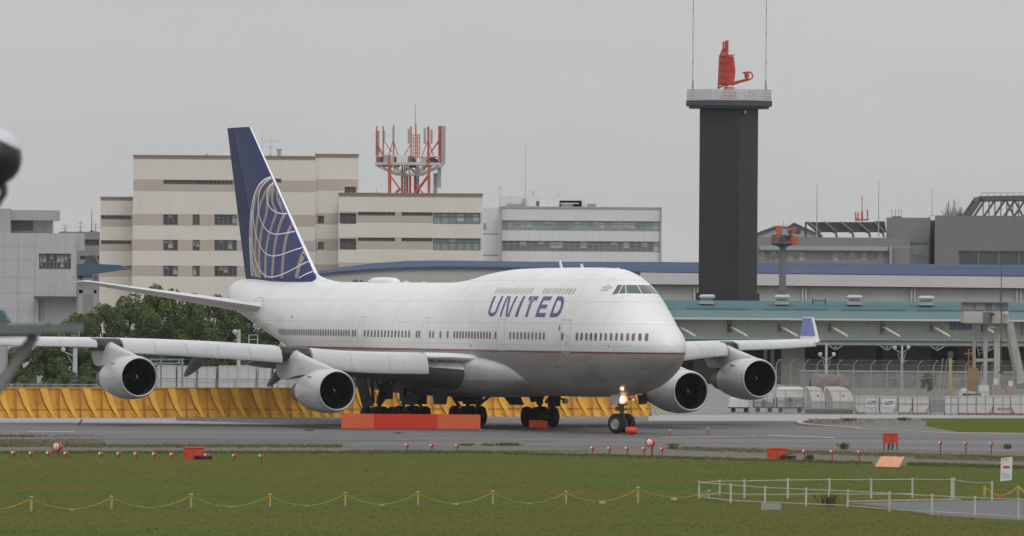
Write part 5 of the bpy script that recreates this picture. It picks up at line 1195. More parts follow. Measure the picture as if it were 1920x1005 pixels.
mb = MB(); mb.prism([W(a, b, YR + 60) for a, b in ((1400, 450), (1425, 437), (1453, 427), (1478, 428), (1488, 420), (1542, 444), (1560, 470), (1400, 470))], lambda u, v, t: (u, YR + 60 + t, v), 0, 20); mb.build('gable', M_offgr, gh)
mb = MB()
for a, b in (((1400, 449), (1425, 436)), ((1425, 436), (1453, 426)), ((1453, 426), (1478, 427)), ((1478, 427), (1488, 419)), ((1488, 419), (1542, 443))): p, q = W(*a, YR + 60), W(*b, YR + 60); mb.bar((p[0], YR + 59.9, p[1]), (q[0], YR + 59.9, q[1]), .45, .3)
mb.build('roof_edge', M_dkst, gh)
g1 = thing('grey_block', 'plain grey block with a glazed bay, left of the widest grey building on the right', 'building', (W(1725, 450, YR)[0], YR + 5, 0))
x0, x1, _, zt = rect(1661.5, 408, 1743, 500, YR + 5); h_ = rect(1707, 455, 1741, 499, YR + 5)
facade(g1, x0, x1, 0, zt, YR + 5, [], [h_], 25, M_rg); window(g1, *h_, YR + 5, 4, M_glg, MATS['pale_frame'], tr=.5, w=.22)
g2_ = thing('grey_block', 'wide dark grey block with a long dark window at the right edge', 'building', (W(1850, 450, YR)[0], YR, 0))
x0, x1, _, zt = rect(1752.5, 405, 2100, 500, YR); h_ = rect(1797, 471, 2100, 501, YR)
facade(g2_, x0, x1, 0, zt, YR, [(W(1850, 470.5, YR)[1], W(1850, 466, YR)[1], M_rg2)], [h_], 30, M_rg2); window(g2_, *h_, YR, 8, mat('dark_wide_glass', (.06, .075, .075), .2, .3, .2, spec=.6), M_fr, w=.2)
gd = thing('drain_shaft', 'narrow dark shaft with a pale pipe between the two grey blocks', 'shaft', (W(1748, 450, YR + 8)[0], YR + 8, 0))
c_ = rect(1738, 412, 1762, 500, YR + 8); mb = MB(); mb.box(c_[0], c_[1], YR + 12, YR + 20, 0, c_[3]); mb.build('wall', M_dkst, gd)
x_ = W(1749.5, 450, YR)[0]; mb = MB(); mb.tube([(x_, YR + 9, 0), (x_, YR + 9, W(1749.5, 405, YR)[1])], .18, 8); mb.build('pipe', M_offgr, gd)
# solar canopy
YS = YR + 8
def SP(a, b, dy=0): x, z = W(1500 + a / 8.373, 340 + b / 8.373, YS); return Vector((x, YS + dy, z))
so = thing('rooftop_canopy', 'dark slanted steel canopy on thin struts on the low grey roof', 'canopy', SP(700, 880))
mb = MB(); mb.prism([(0, 0), (1, 0), (1, 1), (0, 1)], lambda u, v, t: SP(110 + u * 1220 if v < .5 else 240 + u * 1090, 640 + v * 165, v * -4 + t * .3) , 0, 1); mb.build('canopy_sheet', mat('canopy_dark', (.030, .030, .038), .9, .3, .3, spec=.05), so, fix=True)
mb = MB()
for a in (270, 530, 790, 1050, 1265): mb.bar(SP(a, 800, -5), SP(a + 30, 880, -5), .22); mb.bar(SP(a - 45, 800, -5), SP(a + 25, 840, -5), .2); mb.bar(SP(a + 10, 760, -4.6), SP(a + 10, 880, -5), .2)
mb.bar(SP(90, 640, 0), SP(90, 880, 0), .25); mb.bar(SP(100, 645, -.5), SP(290, 840, -5), .22)
for k in range(5): mb.bar(SP(120 + k * 260, 645, -.6), SP(300 + k * 250, 800, -5), .25)
mb.bar(SP(1180, 640), SP(1330, 640), .25); mb.bar(SP(1310, 640), SP(1310, 720), .2); mb.build('strut', M_dkst, so)
for a, t_, lab in ((262, 30, 'tall pale whip antenna at the left end of the rooftop canopy'), (1232, 0, 'tall pale whip antenna at the right end of the rooftop canopy')): antenna(1500 + a / 8.373, 443, 340 + t_ / 8.373, YS - 6, 'whip_antenna', lab, r=.09, group=None)
rc = thing('red_antenna_cluster', 'small red antenna frame standing above the rooftop canopy', 'antenna', SP(985, 630, 2)); mb = MB()
mb.bar(SP(875, 605, 2), SP(1090, 600, 2), .22); mb.bar(SP(985, 640, 2), SP(985, 225, 2), .12)
for a, t_ in ((885, 480), (925, 480), (1070, 440), (985, 470)): mb.bar(SP(a, 605, 2), SP(a, t_, 2), .2 if a != 985 else .3)
mb.bar(SP(885, 540, 2), SP(905, 600, 2), .14); mb.build('frame', M_red, rc)
an = thing('roof_antenna_group', 'cluster of thin rods on a dark base on top of the right-hand grey block', 'antenna', SP(1540, 570, 3)); mb = MB(); mb.box(SP(1465, 0).x, SP(1615, 0).x, YS + 2, YS + 4, SP(0, 565).z, SP(0, 535).z)
for a in (1460, 1520, 1565, 1605): mb.bar(SP(a, 550, 3), SP(a, 430, 3), .07)
mb.build('rods', M_dkst, an)
antenna(1747.5, 405, 350, YR + 10, 'whip_antenna', 'faint thin whip antenna above the gap between the grey blocks', r=.06)
# truss roof at the right edge
YTr = 1040
def QP(a, b, dy=0): x, z = W(1700 + a / 5.582, 340 + b / 5.582, YTr); return Vector((x, YTr + dy, z))
tr = thing('truss_roof', 'dark steel truss roof structure rising behind the grey block at the right edge', 'roof structure', QP(900, 400))
M_trs = mat('truss_brown', (.10, .09, .09), .6)
mb = MB()
for dy in (0, 12):
    mb.bar(QP(640, 375, dy), QP(775, 180, dy), .7); mb.bar(QP(765, 178, dy), QP(1700, 165, dy), .7, .7)
    if dy: continue
    mb.bar(QP(640, 398, dy), QP(1700, 398, dy), .3); mb.bar(QP(640, 400, dy), QP(1700, 400, dy), .6)
    for k in range(9): mb.bar(QP(700 + k * 105, 375, dy), QP(830 + k * 105, 178, dy), .34); 
    for k in range(8): mb.bar(QP(1030 + k * 90, 178, dy), QP(1130 + k * 90, 375, dy), .3)
    for k in range(12): mb.bar(QP(800 + k * 62, 190, dy), QP(800 + k * 62, 375, dy), .16)
for a in (775, 1030, 1250): mb.bar(QP(a, 178, 0), QP(a, 178, 12), .6)
mb.build('truss', M_trs, tr)
mb = MB(); mb.bar(QP(780, 122), QP(1700, 120), .1)
for k in range(14): mb.bar(QP(780 + k * 68, 175), QP(780 + k * 68, 120), .1)
mb.build('handrail', M_offgr, tr)

tw2 = thing('bare_treetop', 'faint bare twigs showing above the grey block beside the truss roof', 'tree', QP(480, 375)); mb = MB(); rnd = random.Random(4)
for k in range(60): a = rnd.uniform(400, 600); p = QP(a, 375, 4); mb.bar(p, p + Vector((rnd.gauss(0, .5), 0, rnd.uniform(.6, 3.2) * (1 - abs(a - 480) / 200))), .08)
mb.build('twigs', M_offgr, tw2)

# ---- slim lamp/beacon tower with orange equipment
YL = 735
def BP(a, b, dy=0): x, z = W(1430 + a / 14.36, 410 + b / 14.36, YL); return Vector((x, YL + dy, z))
bt = thing('equipment_tower', 'slim grey round tower carrying a platform of orange-red equipment', 'tower', (W(1468, 560, YL)[0], YL, 0))
mb = MB(); xx = BP(545, 0).x; mb.lathe([(0, .42), (BP(0, 790).z, .36), (BP(0, 740).z, .5)], (xx, YL, 0), (0, 0, 1), 16); mb.build('column', mat('column_grey', (.15, .15, .17), .6, .1, 1), bt)
mb = MB(); mb.lathe([(0, .6), (.18, 1.15), (.32, 1.25), (.42, 1.2)], (xx, YL, BP(0, 745).z), (0, 0, 1), 12); mb.build('platform', M_dkst, bt)
mb = MB(); z0 = BP(0, 685).z; z1 = BP(0, 450).z
for k in range(12): a = 2 * math.pi * k / 12; p = Vector((xx + math.cos(a) * 1.18, YL + math.sin(a) * 1.18, 0)); a2 = 2 * math.pi * (k + 1) / 12; q = Vector((xx + math.cos(a2) * 1.18, YL + math.sin(a2) * 1.18, 0)); mb.bar((p.x, p.y, z0), (p.x, p.y, z1), .05); mb.bar((p.x, p.y, z1), (q.x, q.y, z1), .06); mb.bar((p.x, p.y, (z0 + z1) / 2), (q.x, q.y, (z0 + z1) / 2), .04)
mb.build('railing', M_dkst, bt)
M_orr = mat('equipment_orange', (.36, .13, .075), .6, .15, 3)
for a, b, w_, h_, m_ in ((410, 540, .62, .50, M_orr), (560, 560, .35, .6, M_dkst), (700, 560, .55, .55, M_orr), (830, 580, .40, .55, M_red), (435, 300, .28, .5, M_red), (780, 320, 1.0, .30, M_orr), (900, 350, .4, .25, M_orr), (520, 380, .55, .5, M_offgr), (700, 480, .3, .3, M_mwhite), (740, 400, .12, .5, M_dkst), (960, 310, .2, .25, M_dkst)):
    p = BP(a, b); kq = (a % 97) / 97; mb = MB(); mb.box(p.x - w_, p.x + w_, YL - .35 - kq * .5, YL + .30 - kq * .3, p.z - h_, p.z + h_ * .8); mb.build('equipment_box', m_, bt)
mb = MB(); mb.bar(BP(560, 300), BP(560, 40), .05); mb.bar(BP(240, 195), BP(700, 185), .05); mb.build('mast', M_steel, bt)

# ---- cargo building with teal roof
YC = 700
M_teal = mat('roof_teal', (.072, .145, .162), .85, .12, .25, stretch=(.12, 1, 1), dirt=((.085, .15, .165), .2, .5, .8), spec=.1)
M_tealf = mat('fascia_teal', (.19, .295, .31), .55, .07, .3, stretch=(.2, 1, 1))
M_cbeige = mat('cargo_beige', (.42, .40, .325), .8, .05, .2, streak=.12)
cg = thing('cargo_building', 'long beige cargo shed with a teal roof and a truck canopy on the right', 'warehouse', (W(1600, 600, YC)[0], YC, 0))
xL, xR = W(1120, 600, YC)[0], W(2120, 600, YC)[0]; zf = lambda r_: W(1600, r_ , YC)[1]
z_top, z_mid, z_eave, z_bot = zf(570.5), zf(584), zf(597.5), zf(601)
mb = MB(); mb.prism([(YC + 4, z_top), (YC - 1.2, z_mid), (YC - 1.2, z_mid - .05), (YC + 4, z_top - .1)], lambda u, v, t: (t, u, v), xL, xR); mb.face([(xL, YC + 4.02, z_top), (xR, YC + 4.02, z_top), (xR, YC + 30, z_top + .35), (xL, YC + 30, z_top + .35)]); mb.build('roof', M_teal, cg, fix=False)
mb = MB(); mb.box(xL, xR, YC - 1.5, YC - 1.22, z_eave, z_mid); mb.build('fascia', M_tealf, cg)
mb = MB(); mb.box(xL, xR, YC - 1.6, YC - 1.22, z_bot, z_eave - .003); mb.build('gutter', M_fascia, cg)
mb = MB()                                             # rows of snow guards on the roof
for i in range(0, 640):
    px_ = 1248 + i * 1.6
    if px_ > 1925: break
    if ((px_ - 1285) % 145) > 122: continue
    x = W(px_, 580, YC)[0]; mb.box(x - .022, x + .022, YC - .6, YC - .5, z_mid + .10, z_mid + .24)
mb.build('snow_guard', M_dkst, cg)
z_c1, z_c0 = zf(637), zf(641.5)
mb = MB(); mb.face([(xL, YC, 0), (xR, YC, 0), (xR, YC, z_bot + .1), (xL, YC, z_bot + .1)]); 
mb = MB(); mb.box(xL, xR, YC + .0, YC + .3, z_c0 - .4, z_bot + .25); mb.build('upper_wall', M_cbeige, cg)
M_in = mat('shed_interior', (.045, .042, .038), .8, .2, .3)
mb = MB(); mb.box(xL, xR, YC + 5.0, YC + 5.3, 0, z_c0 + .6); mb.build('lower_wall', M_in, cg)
for px0, px1, m_ in ((1432, 1438.5, M_cbeige), (1465, 1509, mat('door_cream', (.46, .44, .36), .7, .05, .4)), (1445, 1452, M_offgr), (1575, 1646, mat('door_khaki', (.11, .105, .085), .7, .1, .4)), (1658, 1750, MATS['door_khaki']), (1800, 1830, MATS['door_khaki']), (1860, 1925, MATS['door_khaki']), (1300, 1345, MATS['door_khaki'])):
    a, b = W(px0, 670, YC)[0], W(px1, 670, YC)[0]; mb = MB(); yy = YC + (.2 if px1 < 1520 else 3.5); mb.box(a, b, yy, yy + .12, 0, z_c0 - (.35 if px1 > 1460 and px1 < 1520 else -.1)); mb.build('loading_door', m_, cg)
# canopy over the truck docks
mb = MB(); mb.prism([(YC - .05, z_c1 + .12), (YC - 6, z_c1), (YC - 6, z_c1 - .12), (YC - .05, z_c1 + .0)], lambda u, v, t: (t, u, v), xL, xR); mb.build('canopy', M_tealf, cg)
mb = MB(); n_ = 0; px_ = 1285
while px_ < 1925: x = W(px_, 640, YC - 6)[0]; mb.box(x - .07, x + .07, YC - 6.06, YC - 6.01, z_c1 - .16, z_c1 + .04); px_ += 4.4
mb.build('canopy_corrugation', mat('teal_dark', (.035, .075, .08), .6), cg)
mb = MB(); mb.box(xL, xR, YC - 5.9, YC - 5.6, z_c1 - .5, z_c1 - .14)
for px_ in (1435, 1566, 1662, 1757, 1853): x = W(px_, 650, YC - 5)[0]; mb.bar((x, YC - 5.8, z_c1 - .7), (x, YC, z_c1 - .2), .2); mb.bar((x - .8, YC - 5.8, z_c1 - .5), (x, YC - 5.8, z_c1 - 1.0), .1); mb.bar((x + .8, YC - 5.8, z_c1 - .5), (x, YC - 5.8, z_c1 - 1.0), .1)
mb.build('canopy_beam', M_offgr, cg)
for px_ in (1272, 1369, 1463, 1557, 1654, 1748, 1843, 1938):
    a = W(px_, 612, YC); b = W(px_ + 32, 632, YC - 5); mb = MB(); mb.tube([(a[0], YC - .1, a[1]), (b[0], YC - 5.2, b[1] + .1)], .11, 8); mb.build('stay_rod', M_fascia, cg)
    mb = MB(); mb.box(a[0] - .16, a[0] - .02, YC - .35, YC - .02, a[1] - .55, a[1] + .2); mb.build('stay_bracket', M_dkst, cg)
for px_ in (1365, 1652, 1916): mb = MB(); x = W(px_, 600, YC)[0]; mb.box(x - .1, x + .08, YC - .12, YC - .02, z_c1 + .6, z_bot); mb.box(x + .28, x + .36, YC - .12, YC - .02, z_c1 + .6, z_bot); mb.build('downpipe', mat('pipe_brown', (.20, .185, .16), .7), cg)
mb = MB(); rnd = random.Random(11); x_ = W(1781, 609, YC)[0]; zc_ = W(1800, 609, YC)[1]
M_sgb = mat('sign_blue_letter', (.10, .12, .22), .6)
for i in range(6): a = x_ + i * .42; mb.box(a, a + .28, YC - .14, YC - .04, zc_ - .5, zc_ + .45)
mb.build('sign_letters', M_sgb, cg)
M_hood = mat('hood_offwhite', (.44, .44, .43), .6, .1, 2)
for px_, m_, r0, r1, lab in ((1326.5, M_hood, 552, 570, 'roof ventilator at the foot of the black tower'), (1468, M_hood, 552.5, 571, 'roof ventilator at the foot of the slim equipment tower'), (1604, M_hood, 553, 571.5, 'roof ventilator on the teal roof just left of the middle'), (1739.5, M_hood, 554.5, 572.5, 'rightmost roof ventilator on the teal roof')):
    x, z = W(px_, r1, YC); zt_ = W(px_, r0, YC)[1]; h_ = zt_ - z; t = thing('roof_ventilator', lab, 'ventilator', (x, YC + 3, z), 'white-topped ventilators along the teal roof')
    mb = MB(); mb.rings([[(x - .75, YC + 2.4, z), (x + .75, YC + 2.4, z), (x + .75, YC + 3.6, z), (x - .75, YC + 3.6, z)], [(x - .55, YC + 2.5, z + h_ * .55), (x + .55, YC + 2.5, z + h_ * .55), (x + .55, YC + 3.5, z + h_ * .55), (x - .55, YC + 3.5, z + h_ * .55)]]); mb.build('base', M_offgr, t)
    mb = MB(); mb.rings([[(x - .62, YC + 2.3, z + h_ * .56), (x + .75, YC + 2.3, z + h_ * .56), (x + .75, YC + 3.7, z + h_ * .56), (x - .62, YC + 3.7, z + h_ * .56)], [(x - .78, YC + 2.2, z + h_ * .78), (x + .85, YC + 2.2, z + h_ * .78), (x + .85, YC + 3.8, z + h_ * .78), (x - .78, YC + 3.8, z + h_ * .78)], [(x - .55, YC + 2.4, z + h_), (x + .7, YC + 2.4, z + h_), (x + .7, YC + 3.6, z + h_), (x - .55, YC + 3.6, z + h_)]]); mb.build('hood', m_, t)
x, z = W(1538, 569, YC); t = thing('pipe_rack', 'small dark dumbbell-shaped pipe rack on the teal roof between two ventilators', 'pipe', (x, YC + 3, z)); mb = MB(); mb.tube([(x - .65, YC + 3, z + .3), (x + .65, YC + 3, z + .3)], .06, 8)
for s_ in (-1, 1): mb.lathe([(-.05, .24), (.05, .24)], (x + s_ * .65, YC + 3, z + .3), (1, 0, 0), 12); mb.bar((x + s_ * .65, YC + 3, z - .1), (x + s_ * .65, YC + 3, z + .3), .12)
mb.build('rack', M_dkst, t)

# ================================================================== trees and shrubs behind the left wing
M_trunk = mat('bark', (.07, .055, .04), .9, .25, 2)
LEAF = [mat('leaf_green', (.070, .105, .030), .85, .45, .5, spec=.2), mat('leaf_light', (.115, .150, .045), .85, .35, .5, spec=.2), mat('leaf_dark', (.030, .052, .020), .85, .4, .5, spec=.2)]
def crown_mesh(seed, n=9000, lump=26, leaf=.22, pal=(5, 3, 3), squash=.8):
    """unit crown (radius 1 wide, about 2*squash tall, base at z = 0) made of leaf clumps spread through its volume"""
    r = random.Random(seed); mb = MB()
    for m_ in LEAF: mb.use(m_)
    cl = []
    for k in range(lump):
        a = r.uniform(0, 2 * math.pi); q = r.uniform(.15, .80); z = r.uniform(.25, 1.75) * squash; w = math.sqrt(max(.05, 1 - ((z - squash * .85) / (squash * 1.05)) ** 2))
        cl.append((math.cos(a) * q * w, math.sin(a) * q * w, z, r.uniform(.17, .36), r.choices([0, 1, 2], pal)[0]))
    for k in range(n):
        c = r.choice(cl)
        d = Vector((r.gauss(0, 1), r.gauss(0, 1), r.gauss(0, 1))).normalized() * c[3] * r.uniform(.55, 1.05) ** .5
        p = Vector(c[:3]) + Vector((d.x, d.y, d.z * .75)); nrm_ = (d.normalized() + Vector((r.gauss(0, .5), r.gauss(0, .5), r.gauss(.3, .5)))).normalized()
        t = nrm_.cross(Vector((0, 0, 1))); t = t.normalized() if t.length > .01 else Vector((1, 0, 0)); b = nrm_.cross(t); s = leaf * r.uniform(.10, .24)
        mb.use(LEAF[c[4] if r.random() < .72 else r.choice([0, 1, 2])])
        mb.face([p - t * s, p - b * s * .6, p + t * s, p + b * s * .6])
    me_o = mb.build('crown', None, None, fix=False); me = me_o.data; bpy.data.objects.remove(me_o); return me
CR = [crown_mesh(s_, pal=p_) for s_, p_ in ((1, (5, 4, 2)), (2, (4, 5, 2)), (3, (5, 1, 5)), (4, (3, 5, 2)))]
def tree(px, Y, top, wpx, ci, label, base=0.0, cat='tree', cb=.28):
    x, zt = W(px, top, Y); t = thing('broadleaf_tree', label, cat, (x, Y, 0), 'trees behind the right wing'); R_ = wpx / 2 * Y / F
    o = bpy.data.objects.new('crown', CR[ci]); COL.objects.link(o); o.parent = t; hz = zt * (1 - cb); o.location = (0, 0, zt * cb - .1); o.scale = (R_, R_, hz / 1.72); o.rotation_euler = (0, 0, px * .37)
    mb = MB(); r = random.Random(px); mb.tube([(x, Y, 0), (x + .1, Y, zt * .3), (x - .05, Y + .1, zt * .62)], .22, 8, .09)
    for k in range(5): a = r.uniform(0, 6.28); z = zt * r.uniform(.22, .5); mb.tube([(x, Y, z), (x + math.cos(a) * R_ * .35, Y + math.sin(a) * R_ * .35, z + zt * .16), (x + math.cos(a) * R_ * .6, Y + math.sin(a) * R_ * .6, z + zt * .3)], .08, 6, .03)
    mb.build('trunk', M_trunk, t, smooth=True); return t
for a in [(300, 600, 516, 118, 0, 'tall green tree with the highest rounded top left of the jet tail'), (352, 606, 520, 104, 1, 'bushy bright green tree just right of the highest treetop'), (408, 600, 522, 100, 1, 'bright green tree directly beside the tail cone of the jet'), (244, 596, 533, 104, 0, 'green tree left of the highest treetop, crossed by the tailplane'),
          (196, 590, 556, 96, 3, 'light green tree sloping down behind the tip of the tailplane'), (146, 586, 574, 84, 3, 'small light green tree in front of the tiled building'), (98, 580, 592, 70, 0, 'lowest green tree at the left end of the row, beside the tiled building'),
          (455, 604, 548, 96, 2, 'dark tree in the shade under the jet tail'), (505, 610, 590, 92, 2, 'dark tree hidden behind the rear fuselage'), (330, 575, 590, 110, 2, 'dark lower tree above the outer engine gap'), (272, 570, 585, 96, 2, 'dark lower tree above the outboard engine'), (388, 572, 585, 84, 3, 'pale olive tree with a round crown in front of the dark ones'),
          (214, 568, 610, 90, 2, 'dark low tree above the outboard engine pylon'), (158, 566, 622, 90, 0, 'low green tree behind the wing left of the outboard engine'), (100, 566, 630, 90, 2, 'low dark tree behind the grey blurred brace'), (40, 566, 636, 96, 0, 'low green tree at the far left behind the wingtip'), (-14, 570, 640, 96, 1, 'low light green tree cut by the left edge'),
          (440, 575, 620, 90, 2, 'dark low tree behind the pale lamp post'), (490, 574, 632, 80, 2, 'dark low tree right of the pale lamp post')]:
    tree(*a, cb=.12 if a[2] > 580 else .22)
tree(668, 640, 514, 44, 3, 'single small treetop showing above the jet fuselage behind the tail', cb=.5)
tree(1742, 640, 692, 40, 0, 'small round green tree standing in the yard beside the yellow post', cb=.1)
# reeds and bushes on the verge
def shrub(px, Y, top, wpx, ci, label):
    x, zt = W(px, top, Y); t = thing('shrub', label, 'shrub', (x, Y, 0), 'shrubs behind the yellow fence'); R_ = wpx / 2 * Y / F
    o = bpy.data.objects.new('leaves', CR[ci]); COL.objects.link(o); o.parent = t; o.scale = (R_, R_, max(.4, zt) / 1.7); o.rotation_euler = (0, 0, px)
for i, (px, lab) in enumerate([(14, 'leftmost low shrub above the yellow fence'), (52, 'low shrub left of the foot of the blurred brace'), (92, 'low shrub above the yellow fence left of the camera post'), (128, 'low shrub around the foot of the camera post'), (160, 'low shrub just left of the outboard engine')]): shrub(px, 545, 694 + (i % 3) * 4, 56, (3, 0, 1)[i % 3], lab)
def vergept(): return (GX(random.uniform(-30, 180), 520), 0)
vb = MB(); rnd = random.Random(8)
for k in range(9000):
    px = rnd.uniform(-40, 188); Y = rnd.uniform(482, 540); x = GX(px, Y); hh = rnd.uniform(.5, 1.9) * (.6 + .4 * math.sin(px * .13) ** 2); a = rnd.uniform(0, 3.14); w_ = .035
    vb.face([(x - math.cos(a) * w_, Y - math.sin(a) * w_, 0), (x + math.cos(a) * w_, Y + math.sin(a) * w_, 0), (x + rnd.gauss(0, .18), Y + rnd.gauss(0, .1), hh)])
tag(vb.build('reeds', mat('reed_grey_green', (.17, .185, .12), .9, .3, .3, spec=.1), None, fix=False), 'tall grey-green reeds behind the yellow fence at the left', 'reeds', kind='stuff')

# ================================================================== yellow blast fence
M_yel = mat('fence_yellow', (.60, .29, .03), .75, .14, .7, dirt=((.36, .15, .025), .8, .5, .75), streak=.22)
M_yel2 = mat('fence_yellow_rib', (.66, .35, .035), .7, .12, .9, streak=.12)
FP0, FP1 = Vector((GX(-60, 449), 449, 0)), Vector((GX(1210, 477), 477, 0))
bf = thing('blast_fence', 'long low yellow-orange steel jet blast fence with sloping ribs behind the jet', 'fence', FP0)
d_ = (FP1 - FP0); Ln = d_.length; d_.normalize(); nv = Vector((d_.y, -d_.x, 0)); HF = 1.98
def FPt(u, v, z): return FP0 + d_ * u + nv * v + Vector((0, 0, z))       # v > 0 = towards the camera
npan = int(Ln / 1.58); pw = Ln / npan
def fprof(z): return .12 + .75 * (1 - z / HF) ** 2.0                          # curved face: foot stands forward
for i in range(min(npan, 50)):
    mb = MB(); u0, u1 = i * pw + .01, (i + 1) * pw - .01; K = 8
    fr_ = [[FPt(u0, fprof(HF * k / K), HF * k / K), FPt(u1, fprof(HF * k / K), HF * k / K)] for k in range(K + 1)]; bk = [[FPt(u0, fprof(HF * k / K) - .04, HF * k / K), FPt(u1, fprof(HF * k / K) - .04, HF * k / K)] for k in range(K + 1)]
    for k in range(K): mb.face([fr_[k][0], fr_[k][1], fr_[k + 1][1], fr_[k + 1][0]]); mb.face([bk[k][1], bk[k][0], bk[k + 1][0], bk[k + 1][1]])
    mb.face([fr_[K][0], fr_[K][1], bk[K][1], bk[K][0]])
    for z in (.55, 1.93): mb.obox(FPt((u0 + u1) / 2, fprof(z) + .03, z), d_ * (pw / 2 - .02), nv * .04, Vector((0, 0, .035)))
    mb.build('panel', M_yel, bf, fix=False)
    mb = MB(); c_ = (i + .5) * pw; sk = .20                    # a sloping T-shaped rib in front of each panel, and its lower strut
    mb.bar(FPt(c_ - .38, .33, .55), FPt(c_ + .02, 1.05, .02), .07, .08)
    T_ = [FPt(c_ - .42, .20, 1.90), FPt(c_ + .06, .36, 1.90), FPt(c_ + .14, .62, .95), FPt(c_ + .30, 1.12, .02), FPt(c_ + .14, 1.02, .02), FPt(c_ - .20, .50, .95)]
    mb.face(T_); mb.build('rib', M_yel2, bf, fix=False)
mb = MB()
for i in range(npan + 1): mb.bar(FPt(i * pw + .20, .24, 1.9), FPt(i * pw - .16, .98, .0), .15, .06)
o = mb.build('seam_rib', mat('fence_yellow_dark', (.26, .105, .018), .7, .1, 1), bf); o['kind'] = 'stuff'
mb = MB(); mb.bar(FPt(Ln + .15, .5, 1.1), FPt(Ln + .75, .5, 0), .08); mb.bar(FPt(Ln + .15, .5, 1.1), FPt(Ln - .1, .5, 0), .08); mb.bar(FPt(Ln + .1, .3, 1.4), FPt(Ln + .1, .3, 0), .1); mb.build('end_brace', mat('end_yellow', (.62, .45, .03), .6), bf)

# ================================================================== yard behind: fences, lamps, containers
M_chain = bpy.data.materials.new('chain_link'); M_chain.use_nodes = True; t_ = M_chain.node_tree; pb = t_.nodes['Principled BSDF']; pb.inputs['Base Color'].default_value = (.42, .43, .42, 1); pb.inputs['Roughness'].default_value = .6
n_ = t_.nodes.new; tc_ = n_('ShaderNodeTexCoord'); mp_ = n_('ShaderNodeMapping'); mp_.inputs['Rotation'].default_value = (0, R(45), 0); mp_.inputs['Scale'].default_value = (9, 9, 9); ck = n_('ShaderNodeTexWave'); ck.inputs['Scale'].default_value = 1.0; ck2 = n_('ShaderNodeTexWave'); ck2.bands_direction = 'Z'; ck2.inputs['Scale'].default_value = 1.0
mx_ = n_('ShaderNodeMath'); mx_.operation = 'MAXIMUM'; mr2 = n_('ShaderNodeMapRange'); mr2.inputs['From Min'].default_value = .965; mr2.inputs['From Max'].default_value = 1.0
t_.links.new(tc_.outputs['Object'], mp_.inputs[0]); t_.links.new(mp_.outputs[0], ck.inputs['Vector']); t_.links.new(mp_.outputs[0], ck2.inputs['Vector']); t_.links.new(ck.outputs['Fac'], mx_.inputs[0]); t_.links.new(ck2.outputs['Fac'], mx_.inputs[1]); t_.links.new(mx_.outputs[0], mr2.inputs['Value']); t_.links.new(mr2.outputs[0], pb.inputs['Alpha'])
def yard_fence(pxs, Y, hh, label, name='wire_fence', crank=0.0, m=None, w=.07, rails=(1.0,)):
    t = thing(name, label, 'fence', (GX(pxs[0], Y), Y, 0))
    for p_ in pxs:
        x = GX(p_, Y); mb = MB(); mb.tube([(x, Y, 0), (x, Y, hh)], w / 2, 6)
        if crank: mb.tube([(x, Y, hh), (x + crank, Y - crank, hh + crank * 1.2)], w / 2, 6)
        mb.build('post', m or M_steel, t)
    mb = MB(); a, b = GX(pxs[0], Y), GX(pxs[-1], Y)
    for r_ in rails: mb.bar((a, Y - .03, hh * r_), (b, Y - .03, hh * r_), .045)
    if crank:
        for k in range(3): mb.bar((a, Y - crank * (k + 1) / 3, hh + crank * 1.2 * (k + 1) / 3), (b, Y - crank * (k + 1) / 3, hh + crank * 1.2 * (k + 1) / 3), .018)
    mb.build('rail', m or M_steel, t)
    mb = MB(); mb.face([(a, Y + .02, .05), (b, Y + .02, .05), (b, Y + .02, hh), (a, Y + .02, hh)]); mb.build('mesh', M_chain, t, fix=False); return t
yard_fence([1404, 1438, 1473, 1506, 1541, 1575, 1609, 1642, 1685, 1720, 1752, 1783, 1813, 1848, 1881, 1914, 1950], 487, 1.72, 'thin low wire fence directly in front of the white containers', w=.055, rails=(1.0, .5), m=mat('post_grey', (.24, .24, .235), .6))
yard_fence([1455, 1482, 1508, 1532, 1570, 1600, 1633, 1663, 1691, 1721, 1750, 1781, 1810, 1840, 1870, 1900, 1930], 620, 2.6, 'tall grey security fence with cranked post tops in front of the cargo shed', 'security_fence', crank=.35, w=.11, rails=(1.0, .55), m=mat('post_pale', (.29, .30, .29), .6))
yard_fence([-20, 10, 40, 70, 100, 130, 160, 190, 220], 478, 1.9, 'thin wire fence just behind the yellow fence at the left', w=.06, rails=(1.0,))
yard_fence([285, 330, 365, 403, 440, 478, 505, 520, 540, 560, 600], 478, 2.35, 'thin blue-grey wire fence behind the yellow fence between the engines', w=.06, m=mat('post_blue', (.19, .21, .26), .6), rails=(1.0,))
def lamp_post(px, Y, top, heads, label, z0=0, pw_=.13, extra=None, rise=None):
    x, zt = W(px, top, Y); t = thing('floodlight_post', label, 'lamp post', (x, Y, 0))
    mb = MB(); mb.tube([(x, Y, 0), (x, Y, zt)], pw_, 10, pw_ * .8)
    for (hx, hr) in heads: p = W(hx, hr, Y); mb.bar((x, Y, p[1] - .55), (p[0], Y - .1, p[1] - .15), .06); mb.bar((x, Y, p[1] - 1.6), (p[0] * .6 + x * .4, Y - .05, p[1] - .5), .04)
    mb.build('pole', mat('lamp_pole', (.42, .44, .43), .5, .1, 1), t)
    for k, (hx, hr) in enumerate(heads):
        p = W(hx, hr, Y); sgn = 1 if p[0] > x else -1; mb = MB(); mb.lathe([(-.16, .08), (-.06, .15), (.08, .18), (.11, .15)], (p[0], Y - .1, p[1]), (sgn * .45, -.8, -.35), 14); mb.build('lamp_head', mat('lamp_white', (.62, .64, .65), .3, .05, 3), t)
    return t
lamp_post(1549.5, 610, 643, [(1538, 664), (1563, 664)], 'grey floodlight post with two round white heads below the winglet')
